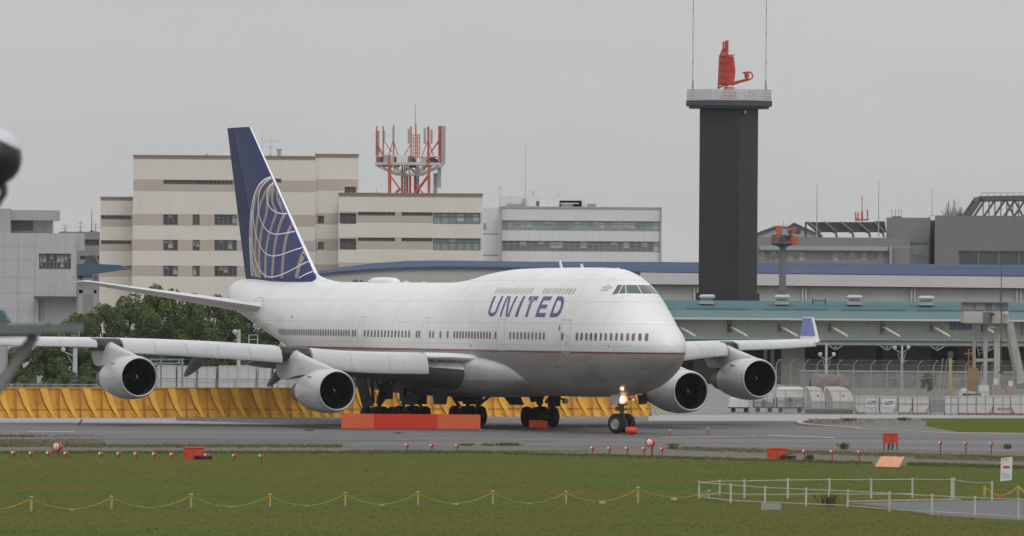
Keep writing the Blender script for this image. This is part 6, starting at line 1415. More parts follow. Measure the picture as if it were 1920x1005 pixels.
lamp_post(1691.5, 640, 648, [(1678, 652), (1703, 651)], 'twin-headed white floodlight post in front of the dark shed doors')
antenna(1876.5, 700, 492, 580, 'thin_pole', 'thin dark pole rising in front of the concrete lookout', ((.62, .3),), r=.07, m=M_dkst, cat='pole')
lamp_post(448, 520, 618, [(441, 622)], 'thick pale lamp post below the jet tail', pw_=.16)
lamp_post(141, 560, 648, [(119, 655)], 'blue-grey camera mast with one white head left of the outboard engine', pw_=.22)
px_ = 475; x, zt = W(px_, 628, 545); t = thing('ladder_frame', 'small pale tubular ladder frame right of the pale lamp post', 'frame', (x, 545, 0)); mb = MB()
for dx in (-.35, .35): mb.bar((x + dx, 545, 0), (x + dx, 545, zt), .07)
for k in range(14): mb.bar((x - .35, 545, zt * (k + 1) / 14), (x + .35, 545, zt * (k + 1) / 14), .05)
mb.build('frame', MATS['lamp_pole'], t)
# signs on low stakes seen over the fence
M_cw = mat('container_white', (.50, .495, .49), .6, .06, .5, streak=.2, dirt=((.33, .32, .30), .9, .55, .8))
M_cg = mat('container_grey', (.19, .185, .205), .6, .08, .6, streak=.15)
M_cr = mat('pallet_red', (.20, .085, .07), .7, .2, 1)
def container(px0, px1, top, Y, label, kind='box', m=None, text=None, dep=1.5, bottom=None, group='air cargo containers along the yard fence'):
    x0, x1 = W(px0, 760, Y)[0], W(px1, 760, Y)[0]; zt = W((px0 + px1) / 2, top, Y)[1]; z0 = .16; w = x1 - x0; h = zt - z0
    t = thing('cargo_container', label, 'cargo container', ((x0 + x1) / 2, Y, 0), group)
    mb = MB()
    if kind == 'box': pr = [(x0, z0), (x1, z0), (x1, zt), (x0, zt)]
    elif kind == 'cut': pr = [(x0, z0 + h * .0), (x0 + w * .72, z0), (x1, z0 + h * .42), (x1, zt), (x0, zt)]
    elif kind == 'cutl': pr = [(x0 + w * .25, z0), (x1, z0), (x1, zt), (x0, zt), (x0, z0 + h * .4)]
    mb.prism(pr, lambda u, v, tt: (u, Y + tt, v), 0, dep); mb.build('shell', m or M_cw, t)
    mb = MB(); mb.box(x0 + w * .04, x1 - w * .04, Y - .03, Y + dep, .02, z0 - .003); mb.build('base', M_cr if random.random() < .6 else M_steel, t)
    mb = MB(); e_ = .035
    for x in (x0 + .0, x0 + w * .5, x1 - e_): mb.box(x, x + e_, Y - .02, Y - .003, z0 + (h * .45 if kind != 'box' else 0), zt - .01)
    mb.box(x0, x1, Y - .024, Y - .003, zt - .06, zt - .02); mb.box(x0, x1, Y - .022, Y - .003, z0 + h * .52, z0 + h * .54); mb.build('edge_frame', M_offgr, t)
    if text:
        mb = MB(); mb.box(x0 + w * .12, x1 - w * .12, Y - .045, Y - .026, z0 + h * .32, z0 + h * .86); mb.build('door_panel', mat('panel_white', (.60, .60, .60), .6, .04, 1), t)
        text_mesh(text, .34, 'lettering', mat('lettering_blue', (.035, .045, .19), .6), t, ((x0 + x1) / 2, Y - .055, z0 + h * .50), bold=.055, shear=.25, sx=.95)
    return t
random.seed(21)
for a in [(1604, 1620, 744, 'narrow white container left of the first lettered one', 'cutl', None, None), (1620, 1648, 743, 'white box container with dark blue letters, left one of the two', 'box', None, 'LOT'), (1650, 1682, 744, 'white container with dark blue letters, right one of the two', 'cut', None, 'LOT'),
          (1685, 1710, 744.5, 'white container with a slanted corner right of the two lettered ones', 'cut', None, None), (1712, 1742, 744.5, 'dirty white container with a red base left of the grey box', 'cut', None, None), (1745, 1769.5, 748, 'plain dark grey square container', 'box', M_cg, None), (1771, 1796, 744, 'white container just right of the dark grey one', 'box', None, None),
          (1797, 1830, 743, 'white container second to the right of the dark grey one', 'box', None, None), (1831, 1862, 742.5, 'white container with slanted lower edge in the right-hand row', 'cut', None, None), (1863, 1894, 742.5, 'white container with orange strap near the right edge', 'box', None, None), (1895, 1926, 742.5, 'white container cut by the right edge of the view', 'cutl', None, None)]:
    container(a[0], a[1], a[2], 492, a[3], a[4], a[5], a[6])
mb = MB(); c_ = rect(1870, 765, 1894, 767.5, 491.9); mb.box(c_[0], c_[1], 491.93, 491.96, c_[2], c_[3]); o = mb.build('strap', M_orr, None); tag(o, 'thin orange strap across a white container near the right edge', 'strap')
# rounded igloo containers
M_ig = mat('igloo_cream', (.60, .59, .55), .5, .05, .8, streak=.12); M_igd = mat('igloo_grey', (.25, .24, .235), .6, .08, 1)
def igloo(px0, px1, label, flip=False):
    Y = 494; x0, x1 = W(px0, 760, Y)[0], W(px1, 760, Y)[0]; w = x1 - x0; zt = W(px0, 725.5, Y)[1]; t = thing('igloo_container', label, 'cargo container', ((x0 + x1) / 2, Y, 0), 'rounded cream igloo containers')
    P_ = [(0, .2), (1, .2), (1, .55), (.97, .66), (.90, .80), (.80, .92), (.68, .98), (.55, 1), (0, 1)]
    mb = MB(); mb.prism([(x0 + u * w, .1 + v * (zt - .1)) for u, v in P_], lambda u, v, tt: (u, Y + tt, v), 0, 2.2); mb.build('shell', M_ig, t)
    mb = MB(); mb.box(x0 + .03, x1 - .03, Y - .04, Y - .003, .42, .1 + .46 * (zt - .1)); mb.build('lower_panel', mat('igloo_lower', (.36, .35, .345), .6, .08, 1), t)
    q = [(.0, .2), (.26, .2), (.24, .55), (.16, .80), (.04, .98), (0, .98)]
    mb = MB(); mb.prism([(x0 + u * w, .1 + v * (zt - .1)) for u, v in q], lambda u, v, tt: (u, Y - .07 + tt, v), 0, .028); mb.build('end_shade_panel', M_igd, t)
    mb = MB(); mb.box(x0, x1, Y - .05, Y + 2.2, .03, .28); mb.build('base', M_dkst, t)
    mb = MB(); c_ = ((x0 + x1) / 2 + w * .12, .1 + .66 * (zt - .1)); mb.lathe([(0, .09), (.01, .09)], (c_[0], Y - .02, c_[1]), (0, -1, 0), 12); mb.build('round_mark', mat('mark_orange', (.50, .16, .05), .6), t)
igloo(1548, 1600, 'rounded cream igloo container, right one of the pair'); igloo(1512, 1547, 'rounded cream igloo container, left one of the pair')
# flat roofed dolly trailers to the left
def trailer(px0, px1, top, Y, label):
    x0, x1, _, zt = rect(px0, top, px1, 778, Y); t = thing('baggage_trailer', label, 'trailer', ((x0 + x1) / 2, Y, 0), 'covered baggage trailers')
    mb = MB(); mb.rings([[(x0, Y - .1, zt - .75), (x1, Y - .1, zt - .75), (x1, Y + 1.7, zt - .75), (x0, Y + 1.7, zt - .75)], [(x0 + .04, Y, zt - .15), (x1 - .04, Y, zt - .15), (x1 - .04, Y + 1.6, zt - .15), (x0 + .04, Y + 1.6, zt - .15)], [(x0 + .4, Y + .15, zt), (x1 - .2, Y + .15, zt), (x1 - .2, Y + 1.45, zt), (x0 + .4, Y + 1.45, zt)]]); mb.build('cover', M_cw, t)
    mb = MB(); mb.box(x0, x1, Y, Y + 1.5, .32, .42)
    for x in (x0 + .06, (x0 + x1) / 2, x1 - .06): mb.box(x - .03, x + .03, Y, Y + .06, .42, zt - .74); mb.box(x - .03, x + .03, Y + 1.44, Y + 1.5, .42, zt - .74)
    mb.build('frame', M_dkst, t)
    n = 3; r = random.Random(px0)
    for k in range(n): a = x0 + (x1 - x0) * (k + .12) / n; b = x0 + (x1 - x0) * (k + .86) / n; mb = MB(); mb.box(a, b, Y + .2, Y + 1.3, .425, .425 + (zt - 1.3) * r.uniform(.6, .95)); mb.build('load', r.choice([M_cw, M_offgr, M_cg]), t)
    for x in (x0 + .35, x1 - .35): MB().lathe([(-.06, .18), (.06, .18)], (x, Y + .1, .19), (0, 1, 0), 12).build('wheel', M_rub, t)
trailer(1455, 1508, 725.5, 497, 'covered trailer with a white roof right of the outboard left engine'); trailer(1412, 1453, 729, 498, 'covered trailer half hidden by the outboard left engine'); trailer(1366, 1408, 744, 496, 'low grey trailer under the outboard left engine')
# white wrapped freight seen over the yellow fence on the left
for i, (p0, p1, tp) in enumerate([(294, 330, 685), (332, 368, 686), (371, 405, 688), (409, 445, 686), (449, 480, 685), (484, 508, 688), (512, 535, 690)]):
    container(p0, p1, tp, 536, ['white wrapped freight right beside the outboard engine', 'white wrapped freight second from the outboard engine', 'white freight behind the hanging flap fairing', 'white freight just right of the flap fairing', 'white freight in the middle between both engines', 'white freight second from the inboard pylon', 'small white freight under the inboard pylon'][i], 'box', M_cw, None, 2.0, group='white freight behind the yellow fence')
fb = thing('blue_gantry', 'blue steel frame standing behind the yellow fence right of the outboard engine', 'frame', (W(310, 700, 530)[0], 530, 0)); mb = MB()
for px_ in (283, 302, 342): x, z = W(px_, 672, 530); mb.bar((x, 530, 0), (x, 530, z), .14)
for r_ in (674, 681): a, b = W(278, r_, 530), W(345, r_, 530); mb.bar((a[0], 530, a[1]), (b[0], 530, b[1]), .12)
mb.build('frame', mat('gantry_blue', (.17, .21, .27), .6, .1, 1), fb)
# low wall, covered heap and clutter in front of the shed
lw = thing('yard_wall', 'low mottled grey concrete wall running in front of the cargo shed', 'wall', (W(1700, 715, 668)[0], 668, 0)); a, b = W(1500, 700, 668), W(2050, 700, 668)
mb = MB(); mb.box(a[0], b[0], 668, 668.4, 0, 1.55); mb.build('wall', mat('yard_wall_grey', (.19, .185, .175), .85, .25, .7, streak=.25), lw); mb = MB(); mb.box(a[0] - .05, b[0] + .05, 667.9, 668.5, 1.553, 1.68); mb.build('coping', M_offgr, lw)
hp = thing('covered_heap', 'faded pink tarpaulin heap behind the igloo containers', 'heap', (W(1555, 730, 560)[0], 560, 0)); mb = MB(); rs = []; rnd = random.Random(2)
for i in range(15):
    u = i / 14; x = W(1520 + 74 * u, 715, 560)[0]; hh = W(1555, 698 + 6 * rnd.random() + (10 * (abs(u - .45) * 2) ** 4), 560)[1]; rs.append([(x, 560 + 1.2 - 1.6 * math.cos(math.pi * k / 8), max(0, hh * math.sin(math.pi * k / 8) ** .5 + rnd.gauss(0, .06))) for k in range(9)])
mb.rings(rs, close=False, cap=False).build('tarpaulin', mat('tarp_pink', (.165, .135, .13), .8, .25, .8, streak=.4), hp, smooth=True, fix=False)
sheet('yard_gravel', [(GX(1470, 508), 508), (GX(2200, 508), 508), (GX(2200, 690), 690), (GX(1470, 690), 690)], .012, mat('yard_gravel_mix', (.125, .12, .105), .95, .25, .6, dirt=((.075, .08, .05), .12, .45, .65), stretch=(.5, 1, 1)))
# concrete lookout on legs
YK = 600
lk = thing('lookout_hut', 'grey concrete lookout cabin on tall leaning legs at the right', 'watch tower', (W(1848, 700, YK)[0], YK, 0))
M_conc = mat('lookout_concrete', (.42, .405, .375), .85, .10, .8, streak=.25); M_concd = mat('lookout_dark', (.16, .155, .155), .8, .15, 1)
def KR(a, b, c, d, dy0, dy1, nm, m, par=lk): p, q = W(1760 + a / 5.913, 550 + b / 5.913, YK), W(1760 + c / 5.913, 550 + d / 5.913, YK); mb = MB(); mb.box(p[0], q[0], YK + dy0, YK + dy1, q[1], p[1]); return mb.build(nm, m, par)
KR(255, 92, 780, 104, -.3, 3.3, 'roof', M_concd); KR(262, 105, 772, 196, .1, 2.9, 'cabin', mat('cabin_grey', (.22, .225, .225), .6, .15, .6)); KR(275, 198, 775, 330, -.3, 3.3, 'parapet', M_conc); KR(310, 331, 775, 343, -.2, 3.2, 'floor_slab', M_conc)
for a, c, m_ in ((262, 382, mat('cab_glass', (.20, .22, .22), .2, .2, .6)), (410, 520, mat('cab_glass_green', (.24, .28, .26), .2, .2, .6)), (530, 580, M_concd), (588, 632, MATS['cab_glass_green']), (690, 765, mat('cab_glass_blue', (.13, .18, .20), .2, .2, .6))): KR(a, 112, c, 186, .02, .09, 'window', m_)
KR(490, 205, 585, 325, -.36, -.303, 'parapet_panel', M_concd)
mb = MB(); P = lambda a, b, dy=0: Vector((W(1760 + a / 5.913, 550 + b / 5.913, YK)[0], YK + dy, W(1760 + a / 5.913, 550 + b / 5.913, YK)[1]))
for a0, a1, w_ in ((400, 400, .28), (530, 525, .34), (655, 655, .5)):
    q = P(a1, 900, 1); q.z = 0; mb = MB(); mb.bar(P(a0, 340, 1), q, w_); mb.build('leg', M_conc, lk)
mb = MB(); q = P(930, 1000, 1.4); mb.bar(P(790, 330, 1.4), q, .75); q2 = P(925, 1100, 1.4); mb.build('leg', M_conc, lk); mb = MB(); mb.bar(P(740, 340, 1.2), P(870, 950, 1.2), .22); mb.bar(P(765, 340, .8), P(885, 900, .8), .1); mb.build('stair_rail', M_steel, lk)
mb = MB(); mb.bar(P(400, 742, 1), P(640, 738, 1), .26); mb.bar(P(550, 375, 0), P(640, 375, 0), .12); mb.build('cross_beam', M_conc, lk)
mb = MB()
for s_ in (0, 60): mb.bar(P(378 + s_, 350, -.2), P(450 + s_ * .8, 700, -.2), .1)
for k in range(9): f_ = k / 9; mb.bar(P(378 + 72 * f_, 350 + 350 * f_, -.2), P(438 + 60 * f_, 350 + 350 * f_, -.2), .08)
mb.build('ladder', M_concd, lk)
mb = MB(); mb.bar(P(690, 92, 1), P(690, -20, 1), .06); mb.build('aerial', M_dkst, lk)
mb = MB(); mb.box(P(570, 0).x, P(615, 0).x, YK - .9, YK - .5, P(0, 240).z, P(0, 215).z); mb.build('camera_box', M_black, lk); mb = MB(); mb.box(P(720, 0).x, P(765, 0).x, YK - .9, YK - .5, P(0, 225).z, P(0, 195).z); mb.build('camera_box', M_mwhite, lk)
ye = thing('yellow_post', 'yellow post with a dark top box in the yard', 'post', (P(133, 900).x, YK - 10, 0)); mb = MB(); a_, zt = W(1782, 670, YK - 10); mb.tube([(a_, YK - 10, 0), (a_, YK - 10, zt)], .15, 10); mb.bar((a_, YK - 10, 1.4), (a_ - .9, YK - 10, 0), .06); mb.bar((a_, YK - 10, 1.4), (a_ + .7, YK - 10, 0), .06); mb.build('post', mat('post_yellow', (.36, .32, .15), .6, .15, 1), ye)
mb = MB(); mb.box(a_ - .22, a_ + .22, YK - 10.2, YK - 9.8, zt, zt + .5); mb.build('top_box', M_dkst, ye)
mb = MB()
for p_ in (1762, 1770, 1776): x0_, z0_ = W(p_ + 6, 672, YK - 9); mb.bar((x0_, YK - 9, z0_), (x0_ - .4, YK - 9, 0), .06)
mb.build('tripod_leg', M_steel, ye)
orr = thing('orange_mast', 'orange ladder mast and orange box at the legs of the concrete lookout', 'mast', (P(380, 900).x, YK - 4, 0)); mb = MB(); L0, L1 = W(1816, 655, YK - 4), W(1824, 655, YK - 4)
for x in (L0[0], L1[0]): mb.bar((x, YK - 4, 0), (x, YK - 4, L0[1]), .09)
for k in range(7): z = L0[1] - .5 * k; mb.bar((L0[0], YK - 4, z), (L1[0], YK - 4, z), .06)
mb.bar((L0[0] - .4, YK - 4, L0[1] - .4), (L1[0], YK - 4, L0[1] - .3), .1); mb.build('ladder', mat('mast_orange', (.26, .14, .08), .7, .15, 1), orr)
c_ = rect(1816, 690, 1834, 726, YK - 5); mb = MB(); mb.box(c_[0], c_[1], YK - 5, YK - 4.2, 0, c_[3]); mb.build('box', mat('box_ochre', (.27, .18, .09), .7, .2, 1), orr)
rnd = random.Random(17)
for i, (px, r0, r1, w_, m_, nm, lab) in enumerate([(1845, 712, 738, .42, M_mwhite, 'pump_unit', 'white machine unit beside the orange box in the yard'), (1868, 710, 738, .42, mat('unit_pink', (.33, .26, .26), .7, .2, 1), 'pump_unit', 'pinkish machine unit under the lookout'), (1896, 714, 738, .4, MATS['unit_pink'], 'pump_unit', 'small pinkish unit right of the lookout legs'), (1808, 728, 740, .45, M_mwhite, 'pump_unit', 'low white unit at the foot of the yellow post'), (1822, 734, 742, .8, M_dkst, 'pipe_stack', 'dark low stack of pipes behind the white containers'), (1443, 705, 728, .5, M_mwhite, 'pump_unit', 'small white unit with a dark lid behind the trailers')]):
    x, z1 = W(px, r0, 590); t = thing(nm, lab, 'machine', (x, 590, 0)); mb = MB(); mb.box(x - w_, x + w_, 590, 591, .25, z1 * .7); mb.build('body', m_, t); mb = MB(); mb.box(x - w_ * .5, x + w_ * .4, 590.2, 590.8, z1 * .7 + .003, z1); mb.build('top', rnd.choice([M_dkst, M_mwhite, M_steel]), t); mb = MB()
    for s_ in (-1, 1): mb.box(x + s_ * w_ * .7 - .05, x + s_ * w_ * .7 + .05, 590.1, 590.9, 0, .247)
    mb.build('feet', M_dkst, t)

# ================================================================== small airfield objects in front
M_or1 = mat('board_orange', (.62, .125, .055), .7, .07, .8, spec=.2)
M_or2 = mat('board_red', (.56, .030, .010), .7, .10, .8)
M_or3 = mat('box_orange_red', (.58, .055, .018), .6, .12, 1.5, dirt=((.30, .05, .03), 1.5, .55, .8))
M_redl = mat('light_red', (.50, .06, .045), .5, .15, 4)
M_rstake = mat('stake_red', (.26, .045, .03), .7, .2, 4)
M_lens = mat('lens_white', (.72, .73, .72), .15, .05, 4, coat=.5); M_lensb = mat('lens_cyan', (.45, .72, .78), .15, .08, 4, coat=.5)
# long marker board
Yb = 411; a, b = W(640, 790, Yb)[0], W(901, 790, Yb)[0]; zt, zb = W(770, 776.5, Yb)[1], W(770, 804, Yb)[1]
bd = thing('marker_board', 'long low orange-red marker board on short stakes in front of the main wheels', 'sign', ((a + b) / 2, Yb, 0))
for x0, x1, m_ in ((a, W(701, 790, Yb)[0], M_or1), (W(701, 790, Yb)[0], W(820, 790, Yb)[0], M_or2), (W(820, 790, Yb)[0], b, M_or1)):
    mb = MB(); mb.box(x0 + .004, x1 - .004, Yb, Yb + .12, zb, zt); mb.build('panel', m_, bd)
mb = MB(); mb.box(a, b, Yb + .02, Yb + .10, zb - .05, zb - .003); mb.build('bottom_rail', M_rstake, bd)
for k in range(13): x = a + (b - a) * (k + .5) / 13; mb = MB(); mb.box(x - .025, x + .025, Yb + .03, Yb + .08, 0, zb - .052); mb.build('stake', M_rstake, bd)
# small equipment boxes
def boxer(px0, px1, r0, rb, legs, label, name='equipment_box', lid=None, m=None, dep=.7, leg_w=.05, extra=()):
    Y = GY((px0 + px1) / 2, rb); x0, x1, _, zt = rect(px0, r0, px1, rb, Y); t = thing(name, label, 'equipment box', ((x0 + x1) / 2, Y, 0)); z0 = legs
    mb = MB(); mb.box(x0, x1, Y, Y + dep, z0, zt - .04); mb.build('cabinet', m or M_or3, t)
    mb = MB(); mb.box(x0 - .03, x1 + .03, Y - .03, Y + dep + .03, zt - .037, zt + .01); mb.build('lid', lid or M_or3, t)
    if legs > .05:
        for x in (x0 + .06, x1 - .06):
            for y in (Y + .06, Y + dep - .06): mb = MB(); mb.box(x - leg_w / 2, x + leg_w / 2, y - leg_w / 2, y + leg_w / 2, 0, z0 - .003); mb.build('leg', M_rstake, t)
    mb = MB(); mb.box((x0 + x1) / 2 - .02, (x0 + x1) / 2 + .02, Y - .02, Y - .003, z0 + .05, zt - .08); mb.box(x0 + .08, x0 + .14, Y - .03, Y - .003, (z0 + zt) / 2 - .05, (z0 + zt) / 2 + .05); mb.build('door_seam', M_rstake, t); return t, x0, x1, Y, zt
t, x0, x1, Y, zt = boxer(1656, 1684.5, 812.5, 844, .36, 'orange-red box on thin legs at the right of the taxiway', dep=.5)
mb = MB(); mb.box(x0 + .25, x0 + .36, Y + .1, Y + .3, 0, .35); mb.box(x0 + .45, x0 + .55, Y + .1, Y + .3, 0, .35); mb.build('cable_duct', M_dkst, t)
mb = MB(); mb.box(x0 + (x1 - x0) * .66, x0 + (x1 - x0) * .72, Y - .035, Y - .003, .5, zt - .1); mb.build('hinge', M_rstake, t)
t, x0, x1, Y, zt = boxer(1439, 1473, 840.5, 863, 0.0, 'orange-red equipment box sitting on the gravel with dark cables at its foot')
mb = MB(); rnd = random.Random(9)
for k in range(7): p = [Vector((x1 - .3 + j * .16, Y - .15 + rnd.uniform(-.15, .1), .06 + .18 * math.sin(j * .8 + k) ** 2)) for j in range(6)]; mb.tube(p, .03, 6)
mb.build('cable', M_black, t)
mb = MB(); mb.bar((x1 - .1, Y - .05, .25), (x1 + .55, Y - .05, .42), .1); mb.build('side_arm', M_rstake, t)
t, x0, x1, Y, zt = boxer(344.5, 381, 839, 862.5, 0.0, 'faded orange-red equipment box on the grass edge beside the left row of lights')
mb = MB()
for k in range(7): p = [Vector((x1 - .4 + j * .17, Y - .15 + rnd.uniform(-.15, .1), .06 + .16 * math.sin(j * .9 + k) ** 2)) for j in range(6)]; mb.tube(p, .03, 6)
mb.build('cable', M_black, t)
t, x0, x1, Y, zt = boxer(992, 1018, 788.5, 808, .22, 'small orange box on legs in front of the inner main wheels', dep=.4)
mb = MB(); mb.box(x1 - .05, x1 + .27, Y - .1, Y + .3, zt - .42, zt - .02); mb.build('side_box', M_or3, t); mb = MB(); mb.bar((x1 + .0, Y - .05, .0), (x1 + .14, Y - .05, zt - .42), .07); mb.bar((x1 + .24, Y, .0), (x1 + .1, Y, zt - .42), .06); mb.bar((x1 - .2, Y - .1, .0), (x1 - .05, Y - .05, zt - .5), .08); mb.build('side_leg', M_or3, t)
# capsule float at the nose wheel
Y = 402; x, z = W(1184, 807.5, Y); cp = thing('marker_capsule', 'glossy red capsule-shaped marker beside the nose wheel', 'marker', (x, Y, 0)); mb = MB(); rs_ = .23; L_ = .36
mb.lathe([(-L_ * 1.0, .03), (-L_ * .97, .10), (-L_ * .85, .17), (-L_ * .62, rs_ - .01), (-L_ * .3, rs_), (L_ * .3, rs_), (L_ * .62, rs_ - .01), (L_ * .85, .17), (L_ * .97, .10), (L_ * 1.0, .03)], (x, Y, z), (1, 0, 0), 20); mb.build('body', M_or3, cp, smooth=60); mb = MB(); mb.box(x - .05, x + .05, Y - .05, Y + .05, 0, z - rs_ + .02); mb.build('stem', M_rstake, cp)
# edge lights. kinds: red approach lights, cyan-lens edge lights on stakes
def small_light(px, row_c, row_b, label, kind, group):
    Y = GY(px, row_b); x, zc = W(px, row_c, Y); t = thing('runway_light', label, 'airfield light', (x, Y, 0), group); r_ = .105 if kind == 'red' else .105
    MB().tube([(x, Y, 0), (x, Y, zc - r_ * .5)], .028, 8).build('stake', M_rstake if kind != 'dark' else M_dkst, t)
    MB().lathe([(-.16, .03), (-.12, r_ * .75), (0, r_), (.09, r_ * .95)], (x, Y, zc), (-.35, -1, .1), 16).build('housing', M_redl, t, smooth=50)
    MB().lathe([(.093, r_ * .62), (.12, r_ * .45), (.13, .01)], (x - .02, Y, zc), (-.75, -1, .15), 14).build('lens', M_lensb if kind != 'red' else M_lens, t, smooth=True)
    return t
for i, (px, rc_, rb_) in enumerate([(26, 849, 858), (59, 849.5, 858), (91, 849.5, 858), (124, 850, 858.5), (189.5, 850.5, 860), (223, 850.5, 860), (255.5, 851, 860), (289.5, 851.5, 860.5), (323, 852, 861)]):
    small_light(px, rc_, rb_, ['leftmost small red light on the grass edge', 'second small red light from the left edge', 'small red light just left of the big red lamp at the left', 'small red light just right of the big red lamp at the left', 'first small red light after the gap right of the big lamp', 'second small red light after the gap at the left', 'middle small red light between the big lamp and the orange box', 'second small red light left of the faded orange box', 'small red light nearest the faded orange box'][i], 'red', 'small red approach lights on the grass edge')
for i, (px, rc_, rb_) in enumerate([(1111, 840, 854), (1143, 840.5, 854), (1176, 840.5, 854.5), (1208, 841, 855), (1241.5, 841.5, 855)]):
    small_light(px, rc_, rb_, ['leftmost small red light below the nose wheel', 'second small red light below the nose wheel', 'third small red light below the nose wheel', 'small red light touching the big red lamp below the nose', 'small red light right of the big red lamp below the nose'][i], 'red', 'small red approach lights below the nose wheel')
for i, (px, rc_, rb_, k_) in enumerate([(388, 853.5, 863, 'c'), (440, 854, 866, 'c'), (490, 855, 868, 'c'), (763.5, 834.5, 847, 'c'), (810, 835, 848, 'c'), (857.5, 835.5, 848, 'c'), (1508.5, 845.5, 866, 'c'), (1560.5, 846.5, 869, 'c'), (1611.5, 847, 873, 'c'), (1763.5, 830, 851, 'dark'), (1811, 831, 852, 'dark'), (1859, 831.5, 853, 'dark')]):
    small_light(px, rc_, rb_, ['pale blue lensed light touching the faded orange box', 'pale blue lensed light right of the faded orange box', 'pale blue lensed light farthest right of the faded orange box', 'leftmost of three pale blue lights below the inboard engine sign', 'middle of three pale blue lights below the long orange board', 'rightmost of three pale blue lights below the long orange board', 'pale blue light on a stake just right of the gravel box', 'pale blue light on a stake in the middle of its trio', 'pale blue light on a stake left of the painted orange panel', 'leftmost pale blue light on a dark stake at the far right', 'middle pale blue light on a dark stake at the far right', 'rightmost pale blue light on a dark stake'][i], k_, 'pale blue edge lights')
def big_light(px, rc_, rb_, label):
    Y = GY(px, rb_); x, zc = W(px, rc_, Y); t = thing('approach_lamp', label, 'airfield light', (x, Y, 0), 'large red approach lamps')
    mb = MB(); mb.tube([(x + .1, Y, 0), (x + .1, Y, zc - .15)], .05, 8); mb.bar((x + .08, Y - .1, zc - .3), (x + .08, Y + .3, zc - .12), .06); mb.build('stake', M_rstake, t)
    MB().lathe([(-.42, .05), (-.35, .12), (-.17, .20), (0, .24), (.06, .24)], (x, Y, zc), (-.75, -1, .05), 22).build('housing', M_redl, t, smooth=50)
    MB().lathe([(.065, .18), (.09, .165), (.12, .10), (.13, .01)], (x, Y, zc), (-.75, -1, .05), 20).build('lens', M_lens, t, smooth=True)
    mb = MB(); mb.tube([Vector((x - .12, Y - .16, zc)) + Vector((.0, .0, .0)) + Vector((.18 * math.cos(R(a)) * .8, -.14 * math.cos(R(a)) * .8, .24 * math.sin(R(a)))) for a in range(-90, 271, 45)], .012, 5); mb.build('lens_guard', M_rstake, t)
big_light(106.5, 837.5, 857, 'big red lamp with a white face standing above the left row of small lights'); big_light(1219, 829.5, 856, 'big red lamp with a white face below the nose wheel')
for px, row, lab, dx in ((146, 798, 'small tilted red stake on the pale concrete strip at the left', .25), (1256, 818, 'tiny red and white stub light on the taxiway right of the capsule marker', 0), (1328, 815, 'tiny orange-red stub on the taxiway right of the nose gear', 0)):
    p = G(px, row); t = thing('marker_stub', lab, 'marker', p, 'small red marker stubs'); mb = MB(); mb.bar(p, p + Vector((dx, 0, .34)), .10, .10); mb.build('stub', M_rstake if dx else M_redl, t); mb = MB(); mb.box(p.x + dx - .06, p.x + dx + .06, p.y - .06, p.y + .06, .345, .40); mb.build('cap', M_redl if dx else M_lens, t)

# ================================================================== white rail fence in the grass
M_wf = mat('rail_white', (.47, .47, .42), .6, .10, 2, dirt=((.36, .36, .32), 2.5, .55, .8))
def Z2(a, b): return 1280 + a / 3.0, 760 + b / 3.0
near = [(92, 427, 530), (270, 440, 553), (463, 455, 560), (694, 465, 570), (928, 475, 580), (1163, 487, 602), (1402, 500, 618), (1644, 512, 628), (1889, 520, 648), (2140, 533, 668)]
far = [(208, 420, 514), (347, 418, 524), (591, 412, 526), (825, 410, 522), (1060, 410, 526), (1292, 408, 522), (1518, 410, 526), (1740, 428, 545)]
wf = thing('white_rail_fence', 'low white two-rail fence enclosing a corner of the grass at lower right', 'fence', G(*Z2(92, 530)))
def fpost(a, t0, b0, w=.07):
    px, rb = Z2(a, b0); Y = GY(px, rb); x = GX(px, Y); zt = W(px, Z2(a, t0)[1], Y)[1]
    mb = MB(); mb.box(x - w / 2, x + w / 2, Y - w / 2, Y + w / 2, 0, zt - .05); mb.build('post', M_wf, wf); mb = MB(); mb.box(x - w * .62, x + w * .62, Y - w * .62, Y + w * .62, zt - .047, zt + .01); mb.build('cap', M_wf, wf); return Vector((x, Y, 0)), zt
def posts(L_, w=.07): return [fpost(*p, w) for p in L_]
pn = posts(near); pf = posts(far[:6] ) + [fpost(*far[6], .15)] + [fpost(*far[7])]
def rails(P_, hs, r=.017, sag=0):
    for (a, za), (b, zb_) in zip(P_, P_[1:]):
        for k, h_ in enumerate(hs):
            mb = MB(); A = Vector((a.x, a.y, za * h_)); B = Vector((b.x, b.y, zb_ * h_)); mb.tube([A, A.lerp(B, .5) - Vector((0, 0, sag)), B], r, 6); mb.build('rail', M_wf, wf)
rails(pn, (.93, .16)); rails([pn[0]] + pf[:1] + pf[1:6], (.93, .22)); rails(pf[5:7], (.93,), .014); rails(pf[6:8], (.93,), .012, .05)
mb = MB(); p0, p1 = G(*Z2(940, 557)), G(*Z2(1570, 544))
for k in range(40): q = p0.lerp(p1, k / 40); mb.box(q.x - .035, q.x + .035, q.y - .02, q.y + .02, .10, .14)
mb.bar(p0 + Vector((0, 0, .11)), p1 + Vector((0, 0, .11)), .02); o = mb.build('barrier_chain', M_wf, None); tag(o, 'pale beaded chain lying low inside the white rail fence', 'chain')
p = G(*Z2(498, 590)); mb = MB(); mb.box(p.x - .36, p.x + .36, p.y, p.y + .3, 0, .24); o = mb.build('concrete_block', mat('block_grey', (.30, .30, .29), .9, .15, 3), None); tag(o, 'grey concrete block at the foot of the white fence', 'block')
